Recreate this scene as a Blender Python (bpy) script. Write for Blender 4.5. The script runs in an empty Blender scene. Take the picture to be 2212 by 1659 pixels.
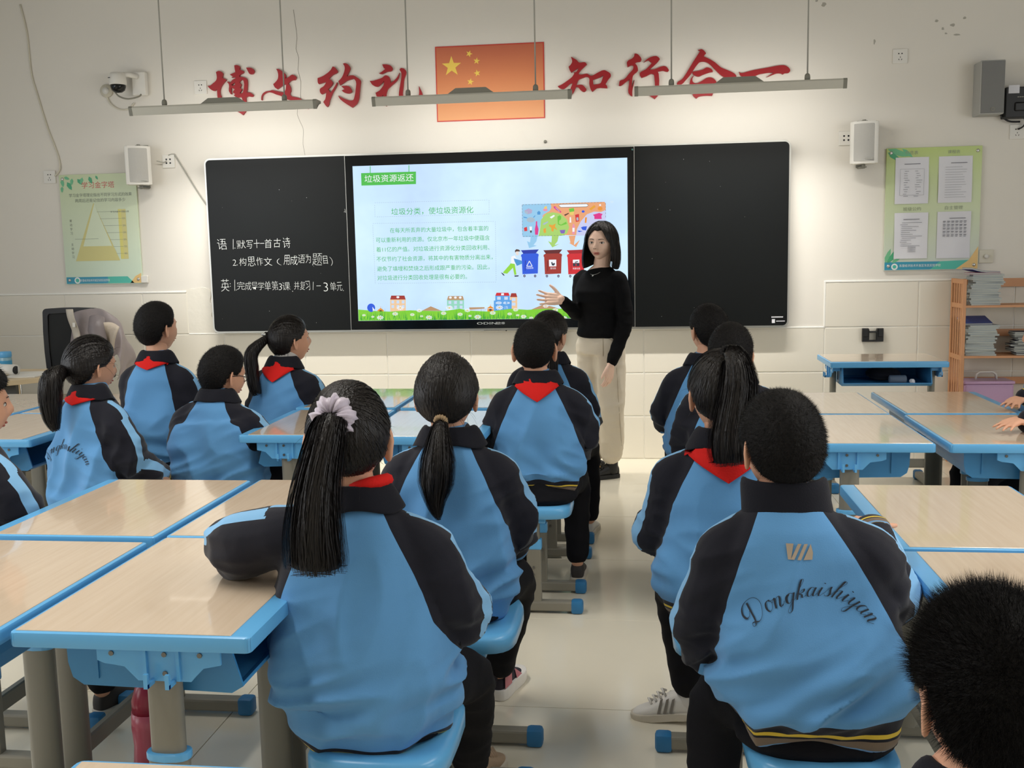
import bpy, bmesh, math, random
import numpy as np
from mathutils import Vector, Matrix, noise
from mathutils.bvhtree import BVHTree
R = math.radians
SC = bpy.context.scene
COL = SC.collection
rng = np.random.default_rng(7)
random.seed(7)

# ------------------------------------------------------------------ camera, world, lights, exposure
cam_data = bpy.data.cameras.new('camera')
cam_data.sensor_width = 36.0
cam_data.lens = 2235.2 / 2212 * 36.0
cam_data.clip_start = 0.05
cam = bpy.data.objects.new('camera', cam_data)
COL.objects.link(cam)
_yaw, _pit, _rol = -0.126205, -0.126698, -0.0201800
_f = Vector((math.sin(_yaw) * math.cos(_pit), math.cos(_yaw) * math.cos(_pit), math.sin(_pit)))
_r = Vector((math.cos(_yaw), -math.sin(_yaw), 0))
_u = _r.cross(_f)
_r2 = _r * math.cos(_rol) + _u * math.sin(_rol)
_u2 = -_r * math.sin(_rol) + _u * math.cos(_rol)
cam.matrix_world = Matrix(((_r2.x, _u2.x, -_f.x, -0.0124), (_r2.y, _u2.y, -_f.y, -7.1272), (_r2.z, _u2.z, -_f.z, 1.4410), (0, 0, 0, 1)))
SC.camera = cam
SC.view_settings.view_transform = 'Standard'
SC.view_settings.look = 'None'
SC.view_settings.gamma = 1
SC.view_settings.use_curve_mapping = False
SC.view_settings.exposure = 0.0
SC.cycles.max_bounces = 6
SC.cycles.diffuse_bounces = 3
SC.cycles.glossy_bounces = 3
SC.cycles.transmission_bounces = 4
SC.cycles.transparent_max_bounces = 6
SC.cycles.caustics_reflective = False
SC.cycles.caustics_refractive = False
SC.cycles.sample_clamp_indirect = 4

W = bpy.data.worlds.new('world'); SC.world = W; W.use_nodes = True
W.node_tree.nodes['Background'].inputs[0].default_value = (0.75, 0.86, 1.0, 1)
W.node_tree.nodes['Background'].inputs[1].default_value = 0.6

def area(name, loc, target, sx, sy, power, color=(1, 1, 1), spread=180):
    l = bpy.data.lights.new(name, 'AREA'); l.shape = 'RECTANGLE'; l.size = sx; l.size_y = sy
    l.energy = power; l.color = color; l.spread = R(spread)
    o = bpy.data.objects.new(name, l); COL.objects.link(o); o.location = loc
    d = Vector(target) - Vector(loc)
    o.rotation_euler = d.to_track_quat('-Z', 'Y').to_euler()
    return o
# daylight through the windows of both long sides, and two added overhead fills that brighten the desk tops
area('window_light', (-5.0, -5.2, 1.95), (0, -4.2, 0.7), 4.4, 1.7, 72, (0.98, 0.99, 1.0), 170)
area('window_light', (4.1, -5.4, 1.95), (0, -4.2, 0.7), 4.0, 1.7, 52, (0.99, 0.99, 0.98), 170)
area('overhead_fill_light', (-1.6, -4.9, 3.3), (-1.6, -4.9, 0), 0.3, 3.4, 30, (1.0, 0.96, 0.9), 115)
area('overhead_fill_light', (1.6, -4.9, 3.3), (1.6, -4.9, 0), 0.3, 3.4, 30, (1.0, 0.96, 0.9), 115)

# ------------------------------------------------------------------ outlines of the wall characters and the writing (metres on the wall)
LETTERS=[[[(-2.9462,2.7241),(-2.9286,2.732),(-2.9104,2.7276),(-2.8967,2.7135),(-2.9036,2.6856),(-2.8728,2.6709),(-2.8937,2.6508),(-2.9136,2.627),(-2.9243,2.6004),(-2.9245,2.5757),(-2.9187,2.5607),(-2.917,2.4767),(-2.9161,2.4693),(-2.926,2.4585),(-2.9346,2.4699),(-2.9367,2.5022),(-2.9451,2.5617),(-2.9449,2.611),(-2.9655,2.5983),(-2.9888,2.6078),(-3.0162,2.6372),(-3.0032,2.6317),(-2.9731,2.649),(-2.9537,2.663),(-2.9436,2.6774),(-2.9421,2.7043)],[(-2.8109,2.7639),(-2.795,2.7669),(-2.777,2.76),(-2.7711,2.7488),(-2.7757,2.7368),(-2.7449,2.7233),(-2.7495,2.7113),(-2.7765,2.6977),(-2.7785,2.6855),(-2.7446,2.6817),(-2.7268,2.6712),(-2.7225,2.6539),(-2.7245,2.6172),(-2.7305,2.5782),(-2.7057,2.5772),(-2.683,2.5592),(-2.6915,2.5485),(-2.7202,2.552),(-2.7389,2.5453),(-2.7413,2.4777),(-2.7451,2.4557),(-2.7678,2.4268),(-2.7842,2.4398),(-2.8098,2.4543),(-2.8403,2.4764),(-2.8246,2.4734),(-2.8041,2.4627),(-2.7829,2.4632),(-2.7708,2.4689),(-2.7663,2.4786),(-2.7637,2.5253),(-2.7715,2.5502),(-2.8047,2.5466),(-2.8249,2.5621),(-2.8164,2.5716),(-2.8329,2.5833),(-2.8173,2.6036),(-2.8416,2.6168),(-2.8431,2.5899),(-2.8401,2.5725),(-2.8481,2.5716),(-2.8599,2.5954),(-2.8562,2.6371),(-2.871,2.6561),(-2.8604,2.6569),(-2.8465,2.6465),(-2.835,2.6632),(-2.8065,2.6793),(-2.8074,2.6854),(-2.8352,2.6829),(-2.8256,2.6898),(-2.8471,2.7042),(-2.8056,2.7184),(-2.8094,2.743)],[(-2.7762,2.656),(-2.7611,2.6677),(-2.7499,2.6574),(-2.7564,2.5865),(-2.7637,2.5733),(-2.7834,2.5741),(-2.7649,2.5991),(-2.7773,2.6119),(-2.7682,2.6336),(-2.7792,2.6488)],[(-2.8405,2.6352),(-2.8107,2.65),(-2.8156,2.633),(-2.8317,2.6287)],[(-2.7267,2.7457),(-2.6966,2.7445),(-2.6762,2.7339),(-2.6678,2.7202),(-2.6779,2.7035),(-2.7028,2.702),(-2.7113,2.7146)]],[[(-2.5118,2.7285),(-2.4932,2.7267),(-2.4761,2.7157),(-2.4592,2.7027),(-2.4447,2.6836),(-2.4492,2.6611),(-2.4256,2.6704),(-2.3985,2.6858),(-2.3813,2.679),(-2.3688,2.6661),(-2.3794,2.65),(-2.3981,2.6487),(-2.4161,2.6412),(-2.4288,2.6273),(-2.4157,2.604),(-2.4137,2.5771),(-2.4201,2.5587),(-2.4132,2.5419),(-2.386,2.5347),(-2.3535,2.5252),(-2.2987,2.4776),(-2.2888,2.4545),(-2.2999,2.4518),(-2.33,2.4643),(-2.3558,2.4777),(-2.3873,2.5078),(-2.4505,2.5226),(-2.489,2.5469),(-2.5237,2.5585),(-2.5497,2.5699),(-2.5737,2.575),(-2.6053,2.5637),(-2.6194,2.5476),(-2.6229,2.5228),(-2.6296,2.5231),(-2.6273,2.5459),(-2.6162,2.5662),(-2.5934,2.5798),(-2.5645,2.5829),(-2.5488,2.5875),(-2.5182,2.5801),(-2.4615,2.5676),(-2.4505,2.5888),(-2.4444,2.6237),(-2.4633,2.6193),(-2.4815,2.6087),(-2.5088,2.5921),(-2.5258,2.6042),(-2.5379,2.6274),(-2.5241,2.6372),(-2.5031,2.6611),(-2.4983,2.6898),(-2.5027,2.7127)]],[[(-2.1096,2.7285),(-2.0989,2.725),(-2.0864,2.7112),(-2.0752,2.6944),(-2.0788,2.6863),(-2.1098,2.6733),(-2.1413,2.6479),(-2.1243,2.639),(-2.1121,2.62),(-2.1216,2.6019),(-2.1487,2.5783),(-2.1323,2.5551),(-2.1139,2.577),(-2.0954,2.603),(-2.0837,2.623),(-2.082,2.6107),(-2.094,2.5844),(-2.1149,2.5544),(-2.1316,2.52),(-2.1413,2.4998),(-2.149,2.4712),(-2.1594,2.4592),(-2.1689,2.4678),(-2.1863,2.4942),(-2.1712,2.5133),(-2.1616,2.5582),(-2.1938,2.5451),(-2.2053,2.5579),(-2.2053,2.5826),(-2.1806,2.5981),(-2.1679,2.612),(-2.1585,2.628),(-2.2125,2.6147),(-2.2187,2.6242),(-2.2194,2.6551),(-2.193,2.6622),(-2.1528,2.6832),(-2.1236,2.7066)],[(-2.0363,2.7439),(-2.0199,2.7473),(-2.0009,2.7363),(-1.9867,2.7132),(-1.9941,2.6911),(-2.0139,2.6571),(-1.9909,2.6634),(-1.9671,2.6634),(-1.9397,2.648),(-1.9167,2.6267),(-1.92,2.6002),(-1.9289,2.5391),(-1.9346,2.5044),(-1.9488,2.4741),(-1.9823,2.4486),(-1.9993,2.4595),(-2.0626,2.5051),(-2.081,2.5336),(-2.0576,2.5203),(-2.0192,2.5035),(-1.9934,2.4963),(-1.9738,2.4997),(-1.9643,2.5199),(-1.9536,2.5687),(-1.9494,2.6218),(-1.9637,2.6418),(-2.0118,2.6304),(-2.034,2.617),(-2.0629,2.6007),(-2.0737,2.6288),(-2.05,2.6504),(-2.0335,2.6804),(-2.0248,2.7087),(-2.0252,2.725)],[(-2.0545,2.5952),(-2.0025,2.5932),(-1.9879,2.5783),(-1.9803,2.5534),(-2.0002,2.5439),(-2.0346,2.5513),(-2.0524,2.5664),(-2.0326,2.5738)]],[[(-1.7618,2.7278),(-1.7292,2.7264),(-1.701,2.7156),(-1.6893,2.6977),(-1.698,2.6825),(-1.7289,2.6779),(-1.7497,2.6691),(-1.7662,2.6639),(-1.7865,2.6696),(-1.772,2.6758),(-1.7425,2.6959),(-1.7524,2.7061)],[(-1.852,2.6226),(-1.8356,2.62),(-1.8149,2.625),(-1.7672,2.6387),(-1.7399,2.6551),(-1.7178,2.6445),(-1.7102,2.6286),(-1.706,2.6032),(-1.6819,2.6178),(-1.6608,2.6383),(-1.6511,2.6534),(-1.6434,2.6686),(-1.6506,2.636),(-1.6657,2.6132),(-1.7036,2.5836),(-1.729,2.5612),(-1.7381,2.5362),(-1.7419,2.5149),(-1.7322,2.4715),(-1.7325,2.4637),(-1.7443,2.4485),(-1.758,2.4686),(-1.761,2.5273),(-1.7759,2.5142),(-1.8086,2.5174),(-1.8149,2.5411),(-1.7867,2.5556),(-1.7674,2.5764),(-1.7566,2.5915),(-1.7515,2.6186),(-1.7748,2.5981),(-1.798,2.5814),(-1.8345,2.5946)],[(-1.6427,2.688),(-1.6322,2.6992),(-1.61,2.6925),(-1.5964,2.6706),(-1.6122,2.6267),(-1.619,2.5764),(-1.6258,2.5261),(-1.6222,2.5123),(-1.6042,2.5019),(-1.5227,2.4969),(-1.5117,2.5237),(-1.5121,2.5742),(-1.4875,2.515),(-1.4883,2.4897),(-1.564,2.4828),(-1.6454,2.4917),(-1.6526,2.5193),(-1.6509,2.5387),(-1.6397,2.5967),(-1.6293,2.6642)]],[[(-0.4753,2.7244),(-0.455,2.7127),(-0.4366,2.7011),(-0.42,2.6842),(-0.3866,2.6855),(-0.3755,2.6806),(-0.3691,2.6695),(-0.4208,2.621),(-0.4246,2.6122),(-0.4172,2.6055),(-0.3688,2.6108),(-0.354,2.6021),(-0.3411,2.5943),(-0.33,2.5975),(-0.3001,2.6125),(-0.2555,2.6288),(-0.2334,2.6189),(-0.2132,2.6036),(-0.2115,2.5873),(-0.2264,2.5699),(-0.2471,2.5382),(-0.2361,2.5251),(-0.2343,2.5106),(-0.3048,2.5133),(-0.3216,2.5013),(-0.3347,2.4918),(-0.3457,2.5076),(-0.3547,2.5442),(-0.3552,2.5804),(-0.3709,2.5901),(-0.3933,2.5847),(-0.4251,2.5724),(-0.4404,2.5385),(-0.4012,2.5388),(-0.3736,2.5105),(-0.3793,2.498),(-0.3924,2.4931),(-0.4128,2.5066),(-0.4257,2.5216),(-0.4424,2.5295),(-0.4539,2.5027),(-0.471,2.4797),(-0.4823,2.4729),(-0.4838,2.5057),(-0.4654,2.5522),(-0.4794,2.5509),(-0.5116,2.5249),(-0.5304,2.5157),(-0.5565,2.5267),(-0.5657,2.5361),(-0.5431,2.5443),(-0.4978,2.5716),(-0.4677,2.594),(-0.4525,2.6169),(-0.4599,2.6208),(-0.4412,2.6237),(-0.4241,2.6501),(-0.4485,2.6366),(-0.4729,2.6213),(-0.483,2.6362),(-0.4911,2.6601),(-0.476,2.6739),(-0.4664,2.6934)],[(-0.3302,2.5686),(-0.2912,2.5797),(-0.2595,2.5947),(-0.2709,2.5626),(-0.2804,2.5449),(-0.3269,2.5368)]],[[(-0.0542,2.7266),(-0.0384,2.7249),(-0.0216,2.7108),(-0.008,2.6876),(-0.0154,2.6735),(-0.0408,2.6704),(-0.0513,2.6637),(-0.0387,2.6497),(-0.0325,2.6309),(-0.0326,2.6165),(-0.0644,2.5867),(-0.071,2.5435),(-0.0733,2.5063),(-0.054,2.5574),(-0.0572,2.5409),(-0.0691,2.4916),(-0.0694,2.4521),(-0.0799,2.4567),(-0.0957,2.4781),(-0.0923,2.5236),(-0.0878,2.5628),(-0.1155,2.5432),(-0.1475,2.5227),(-0.1581,2.5241),(-0.1515,2.555),(-0.1408,2.5598),(-0.1238,2.5643),(-0.0897,2.6002),(-0.0642,2.6281),(-0.0609,2.6465),(-0.0725,2.6522),(-0.1001,2.6419),(-0.1041,2.6731),(-0.0935,2.685),(-0.0723,2.6944),(-0.0574,2.7082)],[(0.0056,2.6675),(0.0352,2.692),(0.0856,2.7053),(0.1045,2.6952),(0.1118,2.6846),(0.0961,2.6647),(0.0412,2.6176),(0.0749,2.6203),(0.138,2.6394),(0.1568,2.6314),(0.1715,2.6102),(0.1621,2.6013),(0.1337,2.6087),(0.098,2.605),(0.1043,2.5882),(0.1019,2.4643),(0.0977,2.45),(0.0776,2.4289),(0.0323,2.4607),(0.0598,2.4659),(0.0756,2.486),(0.0758,2.5687),(0.0727,2.5874),(0.0538,2.5923),(0.0243,2.5791),(-0.0085,2.569),(-0.02,2.587),(-0.0189,2.6014),(0.0202,2.6226),(0.0456,2.6463),(0.0593,2.6611),(0.0351,2.6807)]],[[(0.3595,2.7312),(0.3832,2.7357),(0.3968,2.7273),(0.4115,2.709),(0.3958,2.6897),(0.4308,2.6727),(0.4692,2.6489),(0.5099,2.6139),(0.5482,2.5968),(0.5978,2.5703),(0.6091,2.5543),(0.571,2.538),(0.5395,2.546),(0.5033,2.5697),(0.4581,2.616),(0.4286,2.6439),(0.406,2.6548),(0.3722,2.6551),(0.3541,2.6381),(0.3248,2.5969),(0.3135,2.5795),(0.2863,2.5494),(0.2523,2.5171),(0.2227,2.5183),(0.2249,2.5294),(0.2568,2.5505),(0.2953,2.6048),(0.3224,2.6483),(0.3495,2.6894),(0.3731,2.7239)],[(0.3237,2.5936),(0.3904,2.6054),(0.4175,2.6188),(0.4514,2.6029),(0.4559,2.5883),(0.4356,2.5858),(0.3905,2.572),(0.3634,2.5619),(0.3385,2.5707),(0.3248,2.5836)],[(0.335,2.572),(0.3238,2.5501),(0.3272,2.5298),(0.3454,2.5191),(0.3771,2.529),(0.4177,2.5519),(0.4471,2.553),(0.472,2.5353),(0.4811,2.5171),(0.4587,2.4688),(0.4475,2.4603),(0.4566,2.4488),(0.4521,2.4355),(0.4,2.4375),(0.3637,2.4321),(0.3501,2.4214),(0.3319,2.4378),(0.3205,2.4652),(0.3182,2.4944),(0.3068,2.5195),(0.3136,2.5505)],[(0.3545,2.493),(0.402,2.5068),(0.4427,2.5119),(0.4315,2.4833),(0.3976,2.4689),(0.3625,2.4546),(0.3546,2.4728)]],[[(0.6245,2.5826),(0.6377,2.5734),(0.6761,2.5805),(0.7109,2.5878),(0.7752,2.5972),(0.8237,2.6038),(0.8842,2.6125),(0.9189,2.6102),(0.9485,2.5867),(0.9513,2.5745),(0.942,2.5629),(0.916,2.5605),(0.9049,2.554),(0.8935,2.5605),(0.8658,2.5625),(0.8416,2.5548),(0.8001,2.5401),(0.8467,2.5676),(0.8154,2.5688),(0.7807,2.5651),(0.7494,2.5603),(0.7252,2.5492),(0.7026,2.5397),(0.6589,2.5483),(0.6343,2.558)]]]
CHALK=[('语',-2.9807,-2.9127,1.5,1.5724),('1',-2.8708,-2.8583,1.5013,1.5707),('.',-2.8557,-2.8495,1.504,1.5109),('默',-2.8375,-2.775,1.5051,1.5625),('写',-2.7667,-2.72,1.5038,1.5612),('十',-2.7125,-2.671,1.5047,1.567),('一',-2.6667,-2.6367,1.5316,1.5434),('首',-2.6316,-2.5799,1.503,1.5651),('古',-2.5672,-2.5177,1.5076,1.5687),('诗',-2.5021,-2.4475,1.5033,1.5771),('2',-2.875,-2.8489,1.3847,1.4285),('.',-2.8456,-2.8394,1.3864,1.3923),('构',-2.8277,-2.7734,1.3836,1.4373),('思',-2.765,-2.7088,1.3795,1.444),('作',-2.7004,-2.6536,1.3833,1.4409),('文',-2.6464,-2.5863,1.3822,1.4368),('（',-2.5502,-2.5192,1.3807,1.4302),('用',-2.503,-2.4566,1.3847,1.4509),('成',-2.4535,-2.3999,1.3837,1.4499),('语',-2.3975,-2.3461,1.3956,1.4518),('为',-2.3429,-2.3049,1.3947,1.4558),('题',-2.295,-2.2233,1.3757,1.4594),('目',-2.2173,-2.1826,1.3845,1.4416),('）',-2.1697,-2.1493,1.3739,1.4329),('英',-2.9712,-2.9102,1.2058,1.2931),(':',-2.9049,-2.8975,1.2373,1.2624),('1',-2.8745,-2.864,1.2088,1.2869),('.',-2.8618,-2.8555,1.2106,1.2166),('完',-2.8506,-2.7951,1.2161,1.2711),('成',-2.793,-2.746,1.2132,1.2722),('导',-2.743,-2.7013,1.2095,1.2695),('学',-2.697,-2.6522,1.2118,1.2687),('单',-2.649,-2.6033,1.208,1.2729),('第',-2.5969,-2.5513,1.2102,1.272),('3',-2.5475,-2.5226,1.2096,1.2564),('课',-2.5194,-2.4624,1.2059,1.2627),(',',-2.4515,-2.4432,1.1953,1.2102),('并',-2.4332,-2.396,1.2098,1.2674),('复',-2.3919,-2.3548,1.2071,1.2687),('习',-2.3517,-2.3208,1.2066,1.2681),('1',-2.3024,-2.2921,1.206,1.2625),('—',-2.2725,-2.2417,1.2311,1.2371),('3',-2.2215,-2.1908,1.1946,1.2561),('单',-2.1721,-2.1291,1.1977,1.2601),('元',-2.1272,-2.0883,1.1971,1.2564),('.',-2.0834,-2.0762,1.1947,1.2026)]
SLIDE_TEXT=[('white','垃圾资源返还',-1.8982,-1.5547,1.9354,1.9852),('green','垃圾分类，使垃圾资源化',-1.7183,-1.1473,1.7088,1.7568),('green','在每天所丢弃的大量垃圾中，包含着丰富的',-1.7328,-1.0475,1.5884,1.6231),('green','可以重新利用的资源。仅北京市一年垃圾中便蕴含',-1.8336,-1.0392,1.5246,1.5594),('green','着11亿的产值。对垃圾进行资源化分类回收利用、',-1.8341,-1.0427,1.4597,1.4946),('green','不仅节约了社会资源，将其中的有害物质分离出来，',-1.8345,-1.0226,1.3935,1.4285),('green','避免了填埋和焚烧之后形成跟严重的污染。因此，',-1.833,-1.0457,1.3266,1.3616),('green','对垃圾进行分类回收处理是很有必要的。',-1.8334,-1.2031,1.2645,1.2996),('white','可回收物',-0.7937,-0.7445,1.325,1.3379),('white','湿垃圾',-0.6295,-0.59,1.3204,1.3333),('white','有害垃圾',-0.4756,-0.4258,1.3164,1.3292)]
LOGO=[('ODIN',-1.1419,-1.0051,0.9506,0.9662),('欧帝',-1.0011,-0.9478,0.9494,0.9671)]
# ------------------------------------------------------------------ materials
def lin(r, g, b):
    f = lambda v: (v / 255 / 12.92) if v / 255 <= 0.04045 else ((v / 255 + 0.055) / 1.055) ** 2.4
    return (f(r), f(g), f(b), 1)
def N(nt, typ, loc=(0, 0)):
    n = nt.nodes.new(typ); n.location = loc; return n
def mat(name, rgb, rough=0.5, metal=0.0, spec=0.5, var=0.0, vscale=8.0, bump=0.0, bscale=60.0, bstretch=None, coat=0.0, emit=None, estr=1.0, sheen=0.0, trans=0.0):
    m = bpy.data.materials.new(name); m.use_nodes = True; nt = m.node_tree
    b = nt.nodes['Principled BSDF']; c = lin(*rgb)
    b.inputs['Base Color'].default_value = c
    b.inputs['Roughness'].default_value = rough
    b.inputs['Metallic'].default_value = metal
    b.inputs['Specular IOR Level'].default_value = spec
    b.inputs['Coat Weight'].default_value = coat
    b.inputs['Sheen Weight'].default_value = sheen
    b.inputs['Transmission Weight'].default_value = trans
    if emit is not None:
        b.inputs['Emission Color'].default_value = lin(*emit); b.inputs['Emission Strength'].default_value = estr
    m.diffuse_color = c
    if var or bump:
        tc = N(nt, 'ShaderNodeTexCoord', (-900, 0))
    if var:
        n = N(nt, 'ShaderNodeTexNoise', (-700, 100)); n.inputs['Scale'].default_value = vscale; n.inputs['Detail'].default_value = 5
        nt.links.new(tc.outputs['Object'], n.inputs['Vector'])
        mx = N(nt, 'ShaderNodeMix', (-300, 100)); mx.data_type = 'RGBA'
        mx.inputs['A'].default_value = tuple(v * (1 - var) for v in c[:3]) + (1,)
        mx.inputs['B'].default_value = tuple(min(1, v * (1 + var)) for v in c[:3]) + (1,)
        nt.links.new(n.outputs['Fac'], mx.inputs['Factor']); nt.links.new(mx.outputs['Result'], b.inputs['Base Color'])
    if bump:
        n = N(nt, 'ShaderNodeTexNoise', (-700, -200)); n.inputs['Scale'].default_value = bscale; n.inputs['Detail'].default_value = 3
        if bstretch:
            mp = N(nt, 'ShaderNodeMapping', (-850, -200)); mp.inputs['Scale'].default_value = bstretch
            nt.links.new(tc.outputs['Object'], mp.inputs['Vector']); nt.links.new(mp.outputs['Vector'], n.inputs['Vector'])
        else:
            nt.links.new(tc.outputs['Object'], n.inputs['Vector'])
        bp = N(nt, 'ShaderNodeBump', (-300, -200)); bp.inputs['Strength'].default_value = bump; bp.inputs['Distance'].default_value = 0.01
        nt.links.new(n.outputs['Fac'], bp.inputs['Height']); nt.links.new(bp.outputs['Normal'], b.inputs['Normal'])
    return m
def emitm(name, rgb, s=1.0):
    m = bpy.data.materials.new(name); m.use_nodes = True; nt = m.node_tree
    b = nt.nodes['Principled BSDF']; b.inputs['Base Color'].default_value = (0.01, 0.01, 0.01, 1); b.inputs['Roughness'].default_value = 0.35
    b.inputs['Emission Color'].default_value = lin(*rgb); b.inputs['Emission Strength'].default_value = s
    return m

M = {}
M['paint'] = mat('wall_paint', (237, 232, 222), 0.85, spec=0.2, var=0.025, vscale=1.3, bump=0.06, bscale=25)
M['tile'] = mat('wall_tile_glaze', (236, 230, 216), 0.28, spec=0.4, var=0.02, vscale=3)
M['tile_white'] = mat('white_tile_trim', (252, 250, 243), 0.35, spec=0.4)
M['plaster'] = mat('plaster_patch', (238, 233, 220), 0.8, var=0.04, vscale=9, bump=0.25, bscale=18)
M['floor_tile'] = mat('polished_floor_tile', (232, 224, 204), 0.13, spec=0.5, var=0.03, vscale=5)
M['grout'] = mat('grout', (120, 110, 95), 0.9)
M['ceil'] = mat('ceiling_paint', (190, 187, 178), 0.9)
M['blk'] = mat('blackboard_enamel', (13, 16, 17), 0.42, spec=0.25, var=0.25, vscale=3)
M['bezel'] = mat('black_glass_bezel', (10, 13, 16), 0.12, spec=0.4)
M['silver'] = mat('brushed_aluminium', (205, 205, 200), 0.35, metal=0.8)
M['lampgrey'] = mat('grey_lamp_body', (206, 203, 190), 0.5, spec=0.4)
M['lampdk'] = mat('dark_grey_plastic', (140, 138, 126), 0.55)
M['cablegrey'] = mat('grey_cable', (170, 168, 158), 0.6)
M['white_pl'] = mat('white_plastic', (235, 232, 224), 0.45)
M['white_pl2'] = mat('off_white_plastic', (220, 214, 196), 0.5)
M['grille'] = mat('speaker_grille', (196, 194, 188), 0.6, bump=0.3, bscale=400)
M['greybox'] = mat('grey_speaker_front', (128, 128, 126), 0.7)
M['blackpl'] = mat('black_plastic', (22, 22, 24), 0.45)
M['red'] = mat('red_acrylic', (162, 24, 34), 0.4)
M['flag_edge'] = mat('flag_red_edge', (205, 60, 48), 0.5)
M['star'] = mat('yellow_star', (250, 215, 95), 0.5)
M['blue'] = mat('blue_desk_plastic', (104, 182, 236), 0.28, spec=0.5, var=0.04, vscale=6)
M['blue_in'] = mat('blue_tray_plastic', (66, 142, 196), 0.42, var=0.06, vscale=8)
M['steel'] = mat('grey_painted_steel', (134, 130, 118), 0.42, spec=0.5, var=0.04)
M['screw'] = mat('steel_screw', (120, 120, 118), 0.35, metal=0.9)
M['bluecap'] = mat('blue_rubber_cap', (42, 116, 168), 0.5, var=0.12, vscale=25)
M['skin'] = mat('skin', (226, 172, 142), 0.55, spec=0.35, var=0.04, vscale=20)
M['skin_t'] = mat('fair_skin', (246, 208, 186), 0.5, spec=0.35, var=0.03, vscale=25)
M['lips'] = mat('lips', (190, 112, 100), 0.45)
M['eye_w'] = mat('eye_white', (225, 220, 212), 0.3)
M['eye_b'] = mat('eye_iris', (28, 18, 14), 0.15)
M['hair'] = mat('black_hair', (24, 20, 19), 0.42, spec=0.35, bump=0.5, bscale=120, bstretch=(1, 1, 0.12))
M['hair_d'] = mat('black_hair_base', (17, 15, 15), 0.6, spec=0.2, bump=0.5, bscale=150)
M['hair_b'] = mat('dark_brown_hair', (36, 26, 23), 0.42, spec=0.4)
M['navy'] = mat('navy_knit_cloth', (24, 25, 34), 0.85, spec=0.2, sheen=0.1, bump=0.12, bscale=300)
M['trouser'] = mat('black_track_cloth', (22, 22, 27), 0.85, spec=0.2, bump=0.1, bscale=250)
M['scarf'] = mat('red_scarf_cotton', (222, 36, 32), 0.8, spec=0.2, bump=0.15, bscale=200)
M['sweater'] = mat('black_sweater_knit', (15, 15, 17), 0.9, spec=0.15, bump=0.2, bscale=350)
M['cream'] = mat('cream_trouser_cotton', (226, 214, 194), 0.85, spec=0.2, var=0.03, bump=0.08, bscale=200)
M['seam'] = mat('cream_seam', (190, 176, 152), 0.9)
M['leather'] = mat('black_shoe_leather', (20, 19, 20), 0.4)
M['gold'] = mat('gold_ball', (225, 180, 120), 0.2, metal=0.9)
M['shoe_w'] = mat('white_shoe_leather', (232, 228, 222), 0.5)
M['shoe_sole'] = mat('cream_rubber_sole', (205, 196, 180), 0.65)
M['shoe_g'] = mat('grey_stripe', (128, 122, 114), 0.6)
M['shoe_bg'] = mat('beige_mesh', (176, 150, 124), 0.8, bump=0.4, bscale=300)
M['shoe_pk'] = mat('dusty_pink_panel', (196, 120, 128), 0.6)
M['shoe_nv'] = mat('dark_navy_panel', (38, 32, 46), 0.7)
M['shoe_dk'] = mat('dark_sneaker', (60, 56, 54), 0.7)
M['sock'] = mat('cream_ribbed_sock', (232, 226, 178), 0.9, bump=0.3, bscale=150, bstretch=(1, 1, 0.05))
M['sock_w'] = mat('white_sock', (232, 228, 224), 0.9)
M['print_blk'] = mat('black_print', (34, 44, 58), 0.8)
M['print_tan'] = mat('beige_print', (176, 160, 140), 0.6)
M['paper'] = mat('white_paper', (232, 232, 238), 0.75)
M['ink'] = mat('grey_ink', (120, 120, 128), 0.8)
M['inkdk'] = mat('dark_ink', (90, 88, 80), 0.8)
M['wood'] = mat('bamboo_wood', (214, 156, 112), 0.5, var=0.15, vscale=6)
M['maple'] = mat('light_maple_board', (222, 200, 164), 0.5, var=0.05)
M['scr_lav'] = mat('lavender_satin', (206, 196, 212), 0.42, sheen=0.4, bump=0.25, bscale=60)
M['beige_tie'] = mat('beige_hair_tie', (168, 142, 108), 0.8)
M['chalk'] = mat('chalk', (226, 229, 227), 0.95)
M['crack'] = mat('crack_dark', (120, 112, 98), 0.95)  # dark tone of the crack lines

# laminate desk top: wood grain, glossy
def laminate():
    m = mat('wood_laminate', (222, 196, 168), 0.1, spec=0.5, coat=0.6); m.node_tree.nodes['Principled BSDF'].inputs['Coat Roughness'].default_value = 0.04
    nt = m.node_tree; b = nt.nodes['Principled BSDF']
    tc = N(nt, 'ShaderNodeTexCoord'); mp = N(nt, 'ShaderNodeMapping'); mp.inputs['Scale'].default_value = (60, 3, 1)
    oi = N(nt, 'ShaderNodeObjectInfo')
    n = N(nt, 'ShaderNodeTexNoise'); n.noise_dimensions = '4D'; n.inputs['Scale'].default_value = 1.5; n.inputs['Detail'].default_value = 8
    cr = N(nt, 'ShaderNodeValToRGB'); cr.color_ramp.elements[0].position = 0.3; cr.color_ramp.elements[0].color = lin(219, 197, 171)
    cr.color_ramp.elements[1].position = 0.75; cr.color_ramp.elements[1].color = lin(228, 208, 184)
    nt.links.new(tc.outputs['Object'], mp.inputs[0]); nt.links.new(mp.outputs[0], n.inputs['Vector']); nt.links.new(oi.outputs['Random'], n.inputs['W'])
    nt.links.new(n.outputs['Fac'], cr.inputs[0]); nt.links.new(cr.outputs[0], b.inputs['Base Color'])
    n2 = N(nt, 'ShaderNodeTexNoise'); n2.inputs['Scale'].default_value = 7; n2.inputs['Detail'].default_value = 3
    mr = N(nt, 'ShaderNodeMapRange'); mr.inputs['To Min'].default_value = 0.07; mr.inputs['To Max'].default_value = 0.2
    nt.links.new(tc.outputs['Object'], n2.inputs['Vector']); nt.links.new(n2.outputs['Fac'], mr.inputs[0]); nt.links.new(mr.outputs[0], b.inputs['Roughness'])
    return m
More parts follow.
